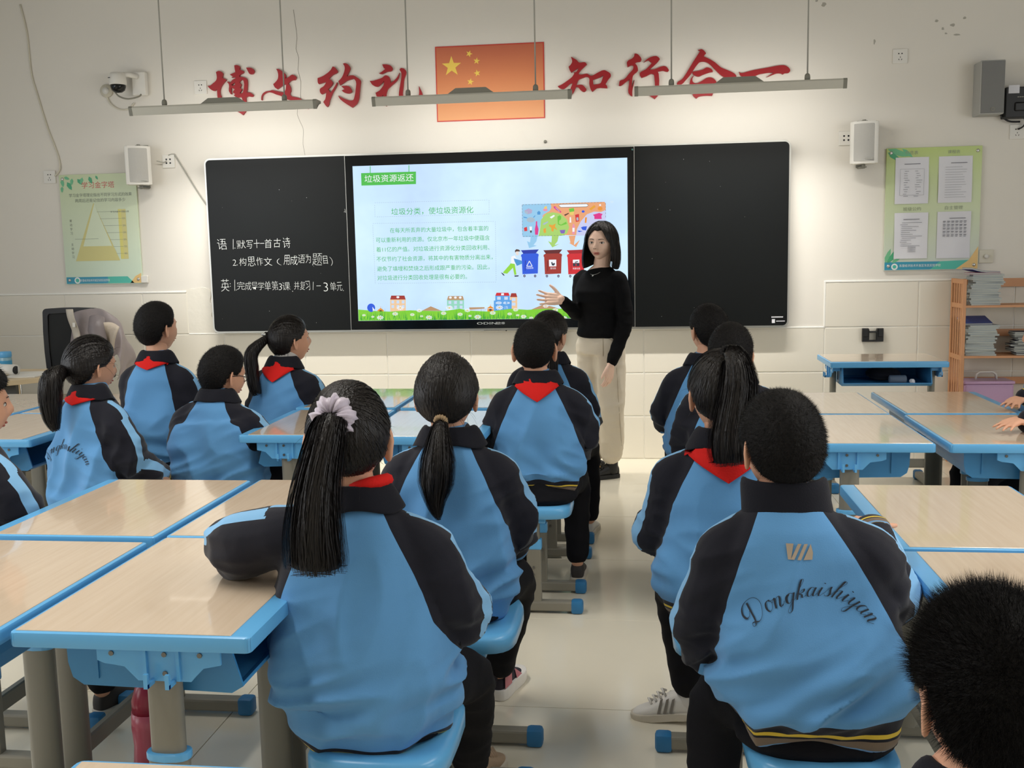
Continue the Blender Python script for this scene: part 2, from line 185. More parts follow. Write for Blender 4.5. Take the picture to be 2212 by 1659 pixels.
M['laminate'] = laminate()

def flagmat():
    m = mat('faded_flag_print', (222, 150, 95), 0.45)
    nt = m.node_tree; b = nt.nodes['Principled BSDF']
    tc = N(nt, 'ShaderNodeTexCoord'); sp = N(nt, 'ShaderNodeSeparateXYZ'); nz = N(nt, 'ShaderNodeTexNoise'); nz.inputs['Scale'].default_value = 3
    nt.links.new(tc.outputs['Object'], nz.inputs['Vector']); nt.links.new(tc.outputs['Object'], sp.inputs[0])
    ma = N(nt, 'ShaderNodeMath'); ma.operation = 'MULTIPLY_ADD'; ma.inputs[1].default_value = 0.08
    nt.links.new(nz.outputs['Fac'], ma.inputs[0]); nt.links.new(sp.outputs['Z'], ma.inputs[2])
    cr = N(nt, 'ShaderNodeValToRGB'); e = cr.color_ramp.elements
    e[0].position = 0.0; e[0].color = lin(236, 168, 110); e[1].position = 1.0; e[1].color = lin(196, 100, 76)
    x = cr.color_ramp.elements.new(0.55); x.color = lin(222, 136, 90)
    mr = N(nt, 'ShaderNodeMapRange'); mr.inputs['From Min'].default_value = -0.24; mr.inputs['From Max'].default_value = 0.33
    nt.links.new(ma.outputs[0], mr.inputs[0]); nt.links.new(mr.outputs[0], cr.inputs[0]); nt.links.new(cr.outputs[0], b.inputs['Base Color'])
    return m
M['flag'] = flagmat()

def screenmat():
    m = emitm('screen_slide_background', (180, 215, 245), 1.06)
    nt = m.node_tree; b = nt.nodes['Principled BSDF']
    tc = N(nt, 'ShaderNodeTexCoord'); n = N(nt, 'ShaderNodeTexNoise'); n.inputs['Scale'].default_value = 1.6; n.inputs['Detail'].default_value = 4
    cr = N(nt, 'ShaderNodeValToRGB'); e = cr.color_ramp.elements
    e[0].position = 0.3; e[0].color = lin(186, 212, 252); e[1].position = 0.7; e[1].color = lin(216, 244, 252)
    x = cr.color_ramp.elements.new(0.5); x.color = lin(198, 228, 252)
    nt.links.new(tc.outputs['Object'], n.inputs['Vector']); nt.links.new(n.outputs['Fac'], cr.inputs[0]); nt.links.new(cr.outputs[0], b.inputs['Emission Color'])
    return m
M['screen'] = screenmat()

def postermat(top, mid, low):
    m = mat('poster_print', (200, 215, 160), 0.28)
    nt = m.node_tree; b = nt.nodes['Principled BSDF']
    tc = N(nt, 'ShaderNodeTexCoord'); sp = N(nt, 'ShaderNodeSeparateXYZ'); nt.links.new(tc.outputs['Object'], sp.inputs[0])
    nz = N(nt, 'ShaderNodeTexNoise'); nz.inputs['Scale'].default_value = 2.5; nz.inputs['Detail'].default_value = 3; nt.links.new(tc.outputs['Object'], nz.inputs['Vector'])
    ma = N(nt, 'ShaderNodeMath'); ma.operation = 'MULTIPLY_ADD'; ma.inputs[1].default_value = 0.25
    nt.links.new(nz.outputs['Fac'], ma.inputs[0]); nt.links.new(sp.outputs['Z'], ma.inputs[2])
    mr = N(nt, 'ShaderNodeMapRange'); mr.inputs['From Min'].default_value = -0.28; mr.inputs['From Max'].default_value = 0.52
    cr = N(nt, 'ShaderNodeValToRGB'); e = cr.color_ramp.elements; e[0].color = lin(*low); e[1].color = lin(*top)
    x = e.new(0.5); x.color = lin(*mid)
    nt.links.new(ma.outputs[0], mr.inputs[0]); nt.links.new(mr.outputs[0], cr.inputs[0]); nt.links.new(cr.outputs[0], b.inputs['Base Color'])
    return m

# jacket cloth: the seams are where the cut pieces meet, held as point attributes
def jacketmat():
    m = mat('school_jacket_cloth', (92, 152, 206), 0.85, spec=0.2, sheen=0.15)
    nt = m.node_tree; b = nt.nodes['Principled BSDF']; L = nt.links.new
    def attr(n):
        a = N(nt, 'ShaderNodeAttribute'); a.attribute_name = n; return a
    def step(src, thr):
        g = N(nt, 'ShaderNodeMath'); g.operation = 'GREATER_THAN'; g.inputs[1].default_value = thr; L(src, g.inputs[0]); return g.outputs[0]
    def mix(f, a, c):
        x = N(nt, 'ShaderNodeMix'); x.data_type = 'RGBA'
        if isinstance(a, tuple): x.inputs['A'].default_value = a
        else: L(a, x.inputs['A'])
        if isinstance(c, tuple): x.inputs['B'].default_value = c
        else: L(c, x.inputs['B'])
        L(f, x.inputs['Factor']); return x.outputs['Result']
    blue, navy, pale = lin(99, 158, 211), lin(28, 29, 39), lin(134, 188, 231)
    base = mix(step(attr('dark').outputs['Fac'], 0.0), blue, navy)
    base = mix(step(attr('stripe').outputs['Fac'], 0.0), base, pale)
    hm = attr('hem'); cr = N(nt, 'ShaderNodeValToRGB'); cr.color_ramp.interpolation = 'CONSTANT'; e = cr.color_ramp.elements
    e[0].position = 0.0; e[0].color = lin(110, 160, 208); e[1].position = 0.18; e[1].color = lin(122, 106, 90)
    for p_, c_ in ((0.42, navy), (0.50, lin(228, 196, 70)), (0.62, navy)): x = e.new(p_); x.color = c_
    L(hm.outputs['Fac'], cr.inputs[0])
    inh = N(nt, 'ShaderNodeMath'); inh.operation = 'LESS_THAN'; inh.inputs[1].default_value = 1.0; L(hm.outputs['Fac'], inh.inputs[0])
    base = mix(inh.outputs[0], base, cr.outputs[0])
    L(base, b.inputs['Base Color'])
    tc = N(nt, 'ShaderNodeTexCoord'); n = N(nt, 'ShaderNodeTexNoise'); n.inputs['Scale'].default_value = 420; L(tc.outputs['Object'], n.inputs['Vector'])
    bp = N(nt, 'ShaderNodeBump'); bp.inputs['Strength'].default_value = 0.1; bp.inputs['Distance'].default_value = 0.004; L(n.outputs['Fac'], bp.inputs['Height']); L(bp.outputs['Normal'], b.inputs['Normal'])
    return m
M['jacket'] = jacketmat()

# ------------------------------------------------------------------ mesh helpers
def link(o, parent=None):
    COL.objects.link(o)
    if parent is not None: o.parent = parent
    return o
def mk(name, verts, faces, mats, parent=None, smooth=False, fm=None):
    me = bpy.data.meshes.new(name); me.from_pydata([tuple(v) for v in verts], [], [tuple(f) for f in faces]); 
    if not isinstance(mats, (list, tuple)): mats = [mats]
    for m in mats: me.materials.append(m)
    if fm is not None: me.polygons.foreach_set('material_index', np.asarray(fm, dtype=np.int32))
    if smooth: me.polygons.foreach_set('use_smooth', np.ones(len(me.polygons), dtype=bool))
    me.update()
    return link(bpy.data.objects.new(name, me), parent)
def empty(name, loc=(0, 0, 0), rz=0.0):
    o = bpy.data.objects.new(name, None); o.empty_display_size = 0.1; COL.objects.link(o); o.location = loc; o.rotation_euler = (0, 0, rz); return o
def tag(o, label, cat, group=None):
    o['label'] = label; o['category'] = cat
    if group: o['group'] = group
    return o
def structure(o): o['kind'] = 'structure'; return o
def copy_tree(o, parent=None):
    c = o.copy(); COL.objects.link(c); c.parent = parent
    for ch in list(o.children): copy_tree(ch, c)
    return c

class MB:
    def __init__(s): s.v = []; s.f = []; s.m = []
    def add(s, v, f, mi=0, T=None):
        n = len(s.v)
        if T is not None: v = [T @ Vector(p) for p in v]
        s.v += [tuple(p) for p in v]; s.f += [tuple(i + n for i in q) for q in f]; s.m += [mi] * len(f); return s
    def box(s, a, b, bev=0.0, mi=0, T=None, seg=1):
        x0, y0, z0 = a; x1, y1, z1 = b
        if not bev:
            v = [(x, y, z) for z in (z0, z1) for y in (y0, y1) for x in (x0, x1)]
            f = [(0, 2, 3, 1), (4, 5, 7, 6), (0, 1, 5, 4), (2, 6, 7, 3), (0, 4, 6, 2), (1, 3, 7, 5)]
            return s.add(v, f, mi, T)
        bm = bmesh.new(); bmesh.ops.create_cube(bm, size=1)
        for w in bm.verts: w.co = Vector(((x0 + x1) / 2 + w.co.x * (x1 - x0), (y0 + y1) / 2 + w.co.y * (y1 - y0), (z0 + z1) / 2 + w.co.z * (z1 - z0)))
        bmesh.ops.bevel(bm, geom=bm.edges[:], offset=bev, segments=seg, affect='EDGES', profile=0.5)
        s.addbm(bm, mi, T); return s
    def addbm(s, bm, mi=0, T=None):
        bm.verts.index_update(); s.add([w.co.copy() for w in bm.verts], [[w.index for w in q.verts] for q in bm.faces], mi, T); bm.free()
    def tube(s, pts, r, n=8, mi=0, cap=True, T=None, flat=1.0):
        P = [Vector(p) for p in pts]; k = len(P); rr = r if isinstance(r, (list, tuple)) else [r] * k
        v = []; f = []; up = Vector((0, 0, 1)); prev = None
        for i in range(k):
            t = (P[min(i + 1, k - 1)] - P[max(i - 1, 0)]).normalized()
            if prev is None:
                a = t.cross(up)
                if a.length < 0.05: a = t.cross(Vector((0, 1, 0)))
                a.normalize()
            else:
                a = (prev - t * prev.dot(t)).normalized()
            prev = a; b = t.cross(a)
            for j in range(n):
                q = 2 * math.pi * j / n; v.append(P[i] + (a * math.cos(q) + b * math.sin(q) * flat) * rr[i])
        for i in range(k - 1):
            for j in range(n):
                j2 = (j + 1) % n; f.append((i * n + j, i * n + j2, (i + 1) * n + j2, (i + 1) * n + j))
        if cap: f.append(tuple(range(n - 1, -1, -1))); f.append(tuple((k - 1) * n + j for j in range(n)))
        return s.add(v, f, mi, T)
    def prism(s, poly, a, b, axis='y', mi=0, T=None, bev=0.0):
        # polygon in the plane across AXIS, from a to b along it
        def p3(u, w, t): return {'y': (u, t, w), 'x': (t, u, w), 'z': (u, w, t)}[axis]
        n = len(poly); v = [p3(u, w, a) for u, w in poly] + [p3(u, w, b) for u, w in poly]
        f = [tuple(range(n)), tuple(range(2 * n - 1, n - 1, -1))] + [(i, i + n, (i + 1) % n + n, (i + 1) % n) for i in range(n)]
        bm = bmesh.new(); vs = [bm.verts.new(p) for p in v]
        for q in f: bm.faces.new([vs[i] for i in q])
        if bev: bmesh.ops.bevel(bm, geom=bm.edges[:], offset=bev, segments=2, affect='EDGES', profile=0.5)
        big = [q for q in bm.faces if len(q.verts) > 4]
        if big: bmesh.ops.triangulate(bm, faces=big)
        bmesh.ops.recalc_face_normals(bm, faces=bm.faces[:])
        s.addbm(bm, mi, T); return s
    def grid(s, pts, nu, nv, mi=0, closed=False, T=None):
        f = []
        for i in range(nv - 1):
            for j in range(nu if closed else nu - 1):
                j2 = (j + 1) % nu; f.append((i * nu + j, i * nu + j2, (i + 1) * nu + j2, (i + 1) * nu + j))
        return s.add(pts, f, mi, T)
    def ball(s, c, r, n=10, mi=0, T=None):
        r = r if isinstance(r, (list, tuple)) else (r, r, r); v = []; f = []; m_ = n // 2 + 1
        for i in range(m_ + 1):
            a = math.pi * i / m_
            for j in range(n):
                b = 2 * math.pi * j / n; v.append((c[0] + r[0] * math.sin(a) * math.cos(b), c[1] + r[1] * math.sin(a) * math.sin(b), c[2] + r[2] * math.cos(a)))
        for i in range(m_):
            for j in range(n): f.append((i * n + j, (i + 1) * n + j, (i + 1) * n + (j + 1) % n, i * n + (j + 1) % n))
        return s.add(v, f, mi, T)
    def lathe(s, prof, c=(0, 0, 0), n=16, mi=0, T=None, cap=True):
        v = []; f = []; k = len(prof)
        for r, z in prof:
            for j in range(n): a = 2 * math.pi * j / n; v.append((c[0] + r * math.cos(a), c[1] + r * math.sin(a), c[2] + z))
        for i in range(k - 1):
            for j in range(n): f.append((i * n + j, i * n + (j + 1) % n, (i + 1) * n + (j + 1) % n, (i + 1) * n + j))
        if cap: f.append(tuple(range(n - 1, -1, -1))); f.append(tuple((k - 1) * n + j for j in range(n)))
        return s.add(v, f, mi, T)
    def obj(s, name, mats, parent=None, smooth=False):
        return mk(name, s.v, s.f, mats, parent, smooth, s.m)
def smooth_by_angle(o, deg=40):
    me = o.data; me.polygons.foreach_set('use_smooth', np.ones(len(me.polygons), dtype=bool))
    bm = bmesh.new(); bm.from_mesh(me)
    for e in bm.edges:
        if len(e.link_faces) == 2 and e.calc_face_angle(0) > R(deg): e.smooth = False
    bm.to_mesh(me); bm.free(); return o
def evalmesh(o, drop=True):
    dg = bpy.context.evaluated_depsgraph_get(); me = bpy.data.meshes.new_from_object(o.evaluated_get(dg))
    if drop:
        d = o.data; bpy.data.objects.remove(o)
        (bpy.data.meshes if isinstance(d, bpy.types.Mesh) else bpy.data.curves).remove(d)
    return me
_tcache = {}
def glyphs(body, thin=0.0, shear=0.0):
    # text as flat geometry: (Nx2 array, faces), fitted to the unit box
    k = (body, thin, shear)
    if k in _tcache: return _tcache[k]
    c = bpy.data.curves.new('writing', 'FONT'); c.body = body; c.size = 1; c.resolution_u = 3; c.offset = thin; c.shear = shear
    o = bpy.data.objects.new('writing', c); COL.objects.link(o); me = evalmesh(o)
    v = np.array([q.co[:2] for q in me.vertices]); f = [tuple(q.vertices) for q in me.polygons]; bpy.data.meshes.remove(me)
    v = (v - v.min(0)) / np.maximum(v.max(0) - v.min(0), 1e-6)
    _tcache[k] = (v, f); return v, f
def write(mb, body, x0, x1, z0, z1, y, mi=0, thin=0.0, rot=0.0, shear=0.0):
    v, f = glyphs(body, thin, shear); cx, cz = (x0 + x1) / 2, (z0 + z1) / 2; c, s_ = math.cos(rot), math.sin(rot)
    P = [((a - .5) * (x1 - x0), (b - .5) * (z1 - z0)) for a, b in v]
    mb.add([(cx + a * c - b * s_, y, cz + a * s_ + b * c) for a, b in P], f, mi)
def flatpoly(mb, pts, y, mi=0):
    # polygon on a plane facing -Y (fan from earclip)
    from mathutils.geometry import tessellate_polygon
    P = [Vector((a, b, 0)) for a, b in pts]; t = tessellate_polygon([P])
    mb.add([(a, y, b) for a, b in pts], [tuple(q) for q in t], mi)
def holed(loops, y0, y1, name, m, parent=None):
    # extruded flat shape with holes, through a 2-D curve
    c = bpy.data.curves.new(name, 'CURVE'); c.dimensions = '2D'; c.fill_mode = 'BOTH'; c.extrude = abs(y1 - y0) / 2; c.bevel_depth = 0.0
    for L_ in loops:
        s = c.splines.new('BEZIER'); s.bezier_points.add(len(L_) - 1); s.use_cyclic_u = True; s.resolution_u = 3
        n = len(L_)
        for i, (a, b) in enumerate(L_):
            pa = Vector((*L_[i - 1], 0)); pc = Vector((*L_[(i + 1) % n], 0)); p = Vector((a, b, 0)); bp = s.bezier_points[i]; bp.co = p
            d1, d2 = (p - pa), (pc - p); ang = d1.angle(d2, 0)
            bp.handle_left_type = bp.handle_right_type = 'FREE'
            if ang < R(60):
                t = (d1.normalized() + d2.normalized()).normalized(); bp.handle_left = p - t * d1.length * .3; bp.handle_right = p + t * d2.length * .3
            else: bp.handle_left = p - d1 * .3; bp.handle_right = p + d2 * .3
    o = bpy.data.objects.new(name, c); COL.objects.link(o); me = evalmesh(o)
    me.transform(Matrix.Translation((0, (y0 + y1) / 2, 0)) @ Matrix.Rotation(R(90), 4, 'X')); me.materials.clear(); me.materials.append(m); me.name = name
    return link(bpy.data.objects.new(name, me), parent)
def recenter(o):
    # put the object's origin at its own middle
    me = o.data; n = len(me.vertices); a = np.empty(n * 3); me.vertices.foreach_get('co', a); a = a.reshape(-1, 3); c = (a.max(0) + a.min(0)) / 2
    me.transform(Matrix.Translation(-Vector(c))); o.location = Vector(o.location) + Vector(c); return o
def cable(name, pts, r, m, parent=None, n=6, sub=6):
    P = [Vector(p) for p in pts]; Q = []
    for i in range(len(P) - 1):
        a, b, c, d = P[max(i - 1, 0)], P[i], P[i + 1], P[min(i + 2, len(P) - 1)]
        for k in range(sub):
            t = k / sub; Q.append(0.5 * ((2 * b) + (c - a) * t + (2 * a - 5 * b + 4 * c - d) * t * t + (3 * b - a - 3 * c + d) * t ** 3))
    Q.append(P[-1]); mb = MB(); mb.tube(Q, r, n); return mb.obj(name, m, parent, True)
# ------------------------------------------------------------------ the room
XL, XR, YB, ZC = -5.4, 4.4, -8.2, 3.45
wf = MB(); wf.box((XL, 0.0, 0), (XR, 0.2, ZC)); wall_front = structure(wf.obj('wall_front', M['paint']))
mb = MB(); mb.box((XL - .2, YB, 0), (XL, 0.2, .95)); mb.box((XL - .2, YB, 2.85), (XL, 0.2, ZC)); mb.box((XL - .2, -.9, .95), (XL, .2, 2.85)); mb.box((XL - .2, YB, .95), (XL, -6.6, 2.85)); structure(mb.obj('wall_left', M['paint']))
mb = MB(); mb.box((XR, YB, 0), (XR + .2, 0.2, .95)); mb.box((XR, YB, 2.85), (XR + .2, 0.2, ZC)); mb.box((XR, -1.6, .95), (XR + .2, .2, 2.85)); mb.box((XR, YB, .95), (XR + .2, -6.8, 2.85)); structure(mb.obj('wall_right', M['paint']))
mb = MB(); mb.box((XL - .2, YB - .2, 0), (XR + .2, YB, ZC)); structure(mb.obj('wall_back', M['paint']))
mb = MB(); mb.box((XL - .2, YB - .2, ZC), (XR + .2, .2, ZC + .15)); structure(mb.obj('ceiling', M['ceil']))
mb = MB(); mb.box((XL - .2, YB - .2, -.12), (XR + .2, .2, -.006)); floor = structure(mb.obj('floor', M['grout']))
# floor tiles 0.8 m, joints on x = -0.517 + 0.8 k and y = -0.8 k
T = .8; g = .0012
def tile_mesh(w, h, t, bev, m, name, plane):
    mb = MB()
    if plane == 'z': mb.box((-w / 2, -h / 2, -.006), (w / 2, h / 2, 0), bev)
    else: mb.box((-w / 2, -t, -h / 2), (w / 2, 0, h / 2), bev, seg=2)
    me = bpy.data.meshes.new(name); me.from_pydata(mb.v, [], mb.f); me.materials.append(m); return me
fm_ = tile_mesh(T - 2 * g, T - 2 * g, .006, .0008, M['floor_tile'], 'floor_tile', 'z')
for i in range(-6, 6):
    for j in range(0, 10):
        x = -.517 + T * (i + .5); y = -T * (j + .5)
        if x - T / 2 < XL or x + T / 2 > XR + .35: continue
        o = link(bpy.data.objects.new('floor_tile', fm_), floor); o.location = (x, y, 0)
# wall tiles 0.6 x 0.3, standing 8 mm proud; upper row only beside the board
wm = tile_mesh(.6 - .005, .3 - .005, .009, .0045, M['tile'], 'wall_tile', 'y')
mb = MB(); mb.box((XL, -.0045, 0), (-3.262, 0, 1.2)); mb.box((-3.262, -.0045, 0), (1.2, 0, .9)); mb.box((1.2, -.0045, 0), (XR, 0, 1.2)); mb.obj('tile_grout', M['tile_white'], wall_front)
for r in range(4):
    for k in range(-9, 7):
        x0, x1 = k * .6, k * .6 + .6
        if r == 3:
            if x0 >= -3.05 and x1 <= 1.15: continue
            if k == -6:
                mb = MB(); mb.box((-3.6 + .003, -.009, .903), (-3.262, 0, 1.197), .004, seg=2); mb.obj('wall_tile', M['tile'], wall_front); continue
            if x0 > -3.3 and x1 < 1.25: continue
        if x1 > XR + .3 or x0 < XL - .1: continue
        o = link(bpy.data.objects.new('wall_tile', wm), wall_front); o.location = (x0 + .3, -.0005, r * .3 + .15)
mb = MB(); mb.box((XL, -.012, 1.198), (-3.262, 0, 1.212), .003); mb.obj('tile_cap', M['tile_white'], wall_front)
mb = MB(); mb.box((1.2, -.012, 1.198), (XR, 0, 1.212), .003); mb.box((1.19, -.012, .902), (1.204, 0, 1.21), .003); mb.obj('tile_cap', M['tile_white'], wall_front)
mb = MB(); mb.box((-3.262, -.011, .897), (1.2, 0, .906), .002); mb.obj('tile_cap', M['tile_white'], wall_front)
# plaster patch left of the board, torn edges
pp = [(-3.262, .905), (-3.262, 1.215), (-3.24, 1.228), (-3.19, 1.226), (-3.17, 1.236), (-3.12, 1.232), (-3.095, 1.22), (-3.08, 1.19), (-3.09, 1.13), (-3.07, 1.09), (-3.085, 1.03), (-3.06, .99), (-3.06, .905)]
holed([pp], -.006, 0, 'plaster_patch', M['plaster'], wall_front)
holed([[(-3.085, 1.12), (-3.06, 1.15), (-3.05, 1.08), (-3.055, 1.0), (-3.08, 1.04), (-3.072, 1.08)]], -.0075, -.001, 'plaster_patch', M['paint'], wall_front)
# cracks in the paint
def crack(pts, r=.0012): cable('wall_crack', [(x, -.0005, z) for x, z in pts], r, M['crack'], wall_front, n=5, sub=2)
crack([(-2.375, 3.12), (-2.365, 3.02), (-2.358, 2.93), (-2.37, 2.86), (-2.352, 2.8), (-2.362, 2.72), (-2.345, 2.64), (-2.352, 2.55), (-2.346, 2.5)])
crack([(-2.37, 2.49), (-2.382, 2.42), (-2.35, 2.34), (-2.342, 2.3), (-2.35, 2.22), (-2.338, 2.14)], .0009)
# scuffs where posters were peeled off
def scuff(x, z, w, h, seed):
    rr = random.Random(seed); n = 9
    pts = [(x + w * math.cos(2 * math.pi * i / n) * rr.uniform(.5, 1), z + h * math.sin(2 * math.pi * i / n) * rr.uniform(.5, 1)) for i in range(n)]
    holed([pts], -.0012, 0, 'paint_scuff', M['scuff'], wall_front)
M['scuff'] = mat('scuffed_plaster', (182, 178, 166), 0.9)
for q in [(1.115, 3.01, .012, .009), (1.16, 2.985, .022, .014), (1.27, 3.04, .012, .01), (1.31, 3.07, .012, .008), (1.37, 3.03, .01, .007), (1.48, 2.74, .008, .02), (1.86, 2.85, .014, .012), (1.9, 2.8, .012, .01), (1.96, 2.82, .02, .012), (2.03, 2.86, .012, .01), (1.99, 2.76, .028, .008), (1.92, 2.77, .012, .006)]: scuff(*q, int(q[0] * 1000))

# ------------------------------------------------------------------ blackboard with the display in its middle
BX0, BX1, BZ0, BZ1, BT = -3.035, .945, .922, 2.12, .078
board = empty('blackboard', (-1.045, 0, BZ0)); tag(board, 'black sliding blackboard with a lit recycling slide on its middle screen', 'blackboard')
def par(o, root): 
    o.parent = root; o.matrix_parent_inverse = Matrix.Translation(-Vector(root.location)); return o
def rr(x0, z0, x1, z1, r=.03, n=5):
    pts = []
    for cx, cz, a0 in ((x1 - r, z0 + r, -90), (x1 - r, z1 - r, 0), (x0 + r, z1 - r, 90), (x0 + r, z0 + r, 180)):
        for i in range(n + 1): a = R(a0 + 90 * i / n); pts.append((cx + r * math.cos(a), cz + r * math.sin(a)))
    return pts
def plate(name, pts, y0, y1, m, root=None, holes=None):
    mb = MB()
    if holes is None: mb.prism(pts, y0, y1, 'y'); o = mb.obj(name, m)
    if root is not None: par(o, root)
    return o
def halfround(x0, z0, x1, z1, left, right, r=.03):
    p = rr(x0, z0, x1, z1, r); 
    out = []
    for x, z in p:
        if not right and x > x1 - r - 1e-6: 
            out.append((x1, z0 if z < (z0 + z1) / 2 else z1))
        elif not left and x < x0 + r + 1e-6:
            out.append((x0, z0 if z < (z0 + z1) / 2 else z1))
        else: out.append((x, z))
    q = []
    for a in out:
        if not q or (abs(a[0] - q[-1][0]) + abs(a[1] - q[-1][1])) > 1e-5: q.append(a)
    if abs(q[0][0] - q[-1][0]) + abs(q[0][1] - q[-1][1]) < 1e-5: q.pop()
    return q
plate('frame', rr(BX0 - .012, BZ0 - .012, BX1 + .012, BZ1 + .012, .04), -BT + .004, -.001, M['silver'], board)
plate('left_panel', halfround(BX0, BZ0, -2.036, BZ1, True, False), -BT, -.05, M['blk'], board)
plate('right_panel', halfround(-.058, BZ0, BX1, BZ1, False, True), -BT, -.05, M['blk'], board)
mb = MB(); mb.box((-2.033, -BT - .001, BZ0 + .001), (-.061, -.05, BZ1 - .001), .002); par(mb.obj('display_bezel', M['bezel']), board)
mb = MB(); mb.box((-.105 - 1.875, -BT - .0016, .985), (-.105, -BT - .0008, 2.048)); scr = par(mb.obj('screen', M['screen']), board)
mb = MB()
for x in (-2.0345, -.0595): mb.box((x - .0015, -BT - .0012, BZ0), (x + .0015, -BT + .002, BZ1))
par(mb.obj('panel_joint', M['silver']), board)
mb = MB(); mb.box((-1.10, -.05, BZ0 - .016), (-.86, -.03, BZ0 - .010)); 
for i in range(7): mb.box((-1.08 + i * .016, -.074, BZ0 - .0135), (-1.07 + i * .016, -.07, BZ0 - .011))
mb.ball((-.94, -.068, BZ0 - .014), .006); par(mb.obj('port_strip', M['blackpl']), board)
mb = MB(); mb.tube([(-.071, -BT - .002, 2.1), (-.071, -BT + .002, 2.1)], .006, 12); par(mb.obj('sensor', mat('green_sensor', (70, 120, 110), 0.3)), board)
# chalk writing
mb = MB(); rr_ = random.Random(3)
def chalk_done():
    global mb
    par(mb.obj('chalk_character', M['chalk']), board); mb = MB()
for t, x0, x1, z0, z1 in CHALK:
    j = lambda a: rr_.uniform(-a, a)
    if t in '一—': mb.box((x0, -BT - .0014, (z0 + z1) / 2 - .0015), (x1, -BT - .0004, (z0 + z1) / 2 + .0015)); chalk_done(); continue
    if t in '.:,1':
        if t == '1': mb.tube([((x0 + x1) / 2 + .003, -BT - .0008, z1), ((x0 + x1) / 2 - .001, -BT - .0008, z0)], .0016, 5); chalk_done(); continue
        zs = [z0 + .004] if t in '.,' else [z0 + .004, z1 - .003]
        for z in zs: mb.ball(((x0 + x1) / 2, -BT - .0006, z), (.0028, .001, .0028), 6)
        chalk_done(); continue
    write(mb, t, x0 + j(.001), x1 + j(.001), z0 + j(.0015), z1 + j(.0015), -BT - .0008, thin=-.017 if t not in '23（）' else -.022, rot=j(.06), shear=j(.12)); chalk_done()
for _ in range(46):
    x = rr_.uniform(-2.98, .9); z = rr_.uniform(.95, 2.08)
    if -2.05 < x < -.04: continue
    q = rr_.uniform(.0008, .002); mb.ball((x, -BT - .0002, z), (q, .0005, q), 5)
mb.tube([(-2.046, -BT - .0006, 1.76), (-2.043, -BT - .0006, 1.735)], .0012, 5); mb.tube([(-2.05, -BT - .0006, 1.745), (-2.053, -BT - .0006, 1.738)], .001, 5)
ck = par(mb.obj('chalk_specks', M['chalk']), board); ck['kind'] = 'stuff'
# slide artwork: flat layers on the glass
SLC = dict(tag=(70, 190, 70), green=(64, 186, 84), white=(246, 250, 255), grey=(170, 190, 205), dgrey=(120, 120, 120), pblue=(150, 205, 240), porange=(238, 168, 120), plime=(170, 215, 110), plilac=(205, 210, 246), navy=(44, 52, 70), lav=(180, 170, 205), pblue2=(70, 150, 215), pink=(235, 150, 180), yellow=(240, 205, 110), magenta=(225, 45, 140), red=(215, 40, 50), green2=(110, 200, 60), amber=(235, 165, 50), purple=(130, 100, 190), brown=(80, 50, 40), blue=(35, 90, 225), bluedk=(20, 50, 170), orange=(238, 150, 50), maroon=(100, 30, 35), brick=(165, 50, 42), reddk=(170, 30, 42), skin=(240, 225, 215), lime=(150, 220, 60), bg2=(210, 235, 252), peach=(245, 205, 160), winp=(205, 225, 250), mint=(150, 220, 195), tan=(190, 150, 110), sky2=(90, 165, 235), grass=(130, 212, 50), grass2=(60, 175, 50), grass3=(30, 150, 60))
keys = list(SLC); smats = [emitm('slide_' + k, SLC[k], 0.95) for k in keys]
art = MB(); Y0 = -BT - .0018
AF = dict(a=((.00099286, -2.903e-5, -3.0146), (-2.09e-5, -.00096696, 2.253)), b=((.00058435, -7.534e-6, -.90005), (-1.2353e-5, -.0005785, 1.8275)), c=((.00055158, -1.2353e-5, -1.9466), (-7.4535e-6, -.00054532, 1.1877)))
def sp(c, l, pts, o):
    A = AF[o]; q = [(A[0][0] * u + A[0][1] * v + A[0][2], A[1][0] * u + A[1][1] * v + A[1][2]) for u, v in pts]
    q = [(min(max(x, -1.979), -.106), min(max(z, .986), 2.047)) for x, z in q]
    flatpoly(art, q, Y0 - l * .00012, keys.index(c))
def dash(c, l, pts, o, w=2.2, d=9, g=6):
    for (x0, y0), (x1, y1) in zip(pts, pts[1:]):
        L_ = math.hypot(x1 - x0, y1 - y0); ux, uy = (x1 - x0) / L_, (y1 - y0) / L_
        for i in range(int(L_ / (d + g))):
            s = i * (d + g); a = (x0 + ux * s, y0 + uy * s); b = (x0 + ux * (s + d), y0 + uy * (s + d)); nx, ny = -uy * w / 2, ux * w / 2
            sp(c, l, [(a[0] + nx, a[1] + ny), (b[0] + nx, b[1] + ny), (b[0] - nx, b[1] - ny), (a[0] - nx, a[1] - ny)], o)
def el(cx, cy, rx, ry, n=12): return [(cx + rx * math.cos(2 * math.pi * i / n), cy + ry * math.sin(2 * math.pi * i / n)) for i in range(n)]
def ring(c, pts, o, w=4):
    for (x0, y0), (x1, y1) in zip(pts, pts[1:] + pts[:1]):
        L_ = math.hypot(x1 - x0, y1 - y0); nx, ny = -(y1 - y0) / L_ * w / 2, (x1 - x0) / L_ * w / 2
        sp(c, 6, [(x0 + nx, y0 + ny), (x1 + nx, y1 + ny), (x1 - nx, y1 - ny), (x0 - nx, y0 - ny)], o)
sp('tag',1,[(1108,238),(1495,230),(1495,317),(1110,325)],'a')
sp('tag',1,[(1171,190),(1176,190),(1176,240),(1171,240)],'a');sp('tag',1,[(1443,186),(1448,186),(1448,236),(1443,236)],'a')
dash('grey',1,[(1203,446),(2003,430),(2006,528),(1205,545),(1203,446)],'a')
dash('grey',1,[(1188,592),(2048,578),(2057,1003),(1203,1017),(1188,592)],'a')
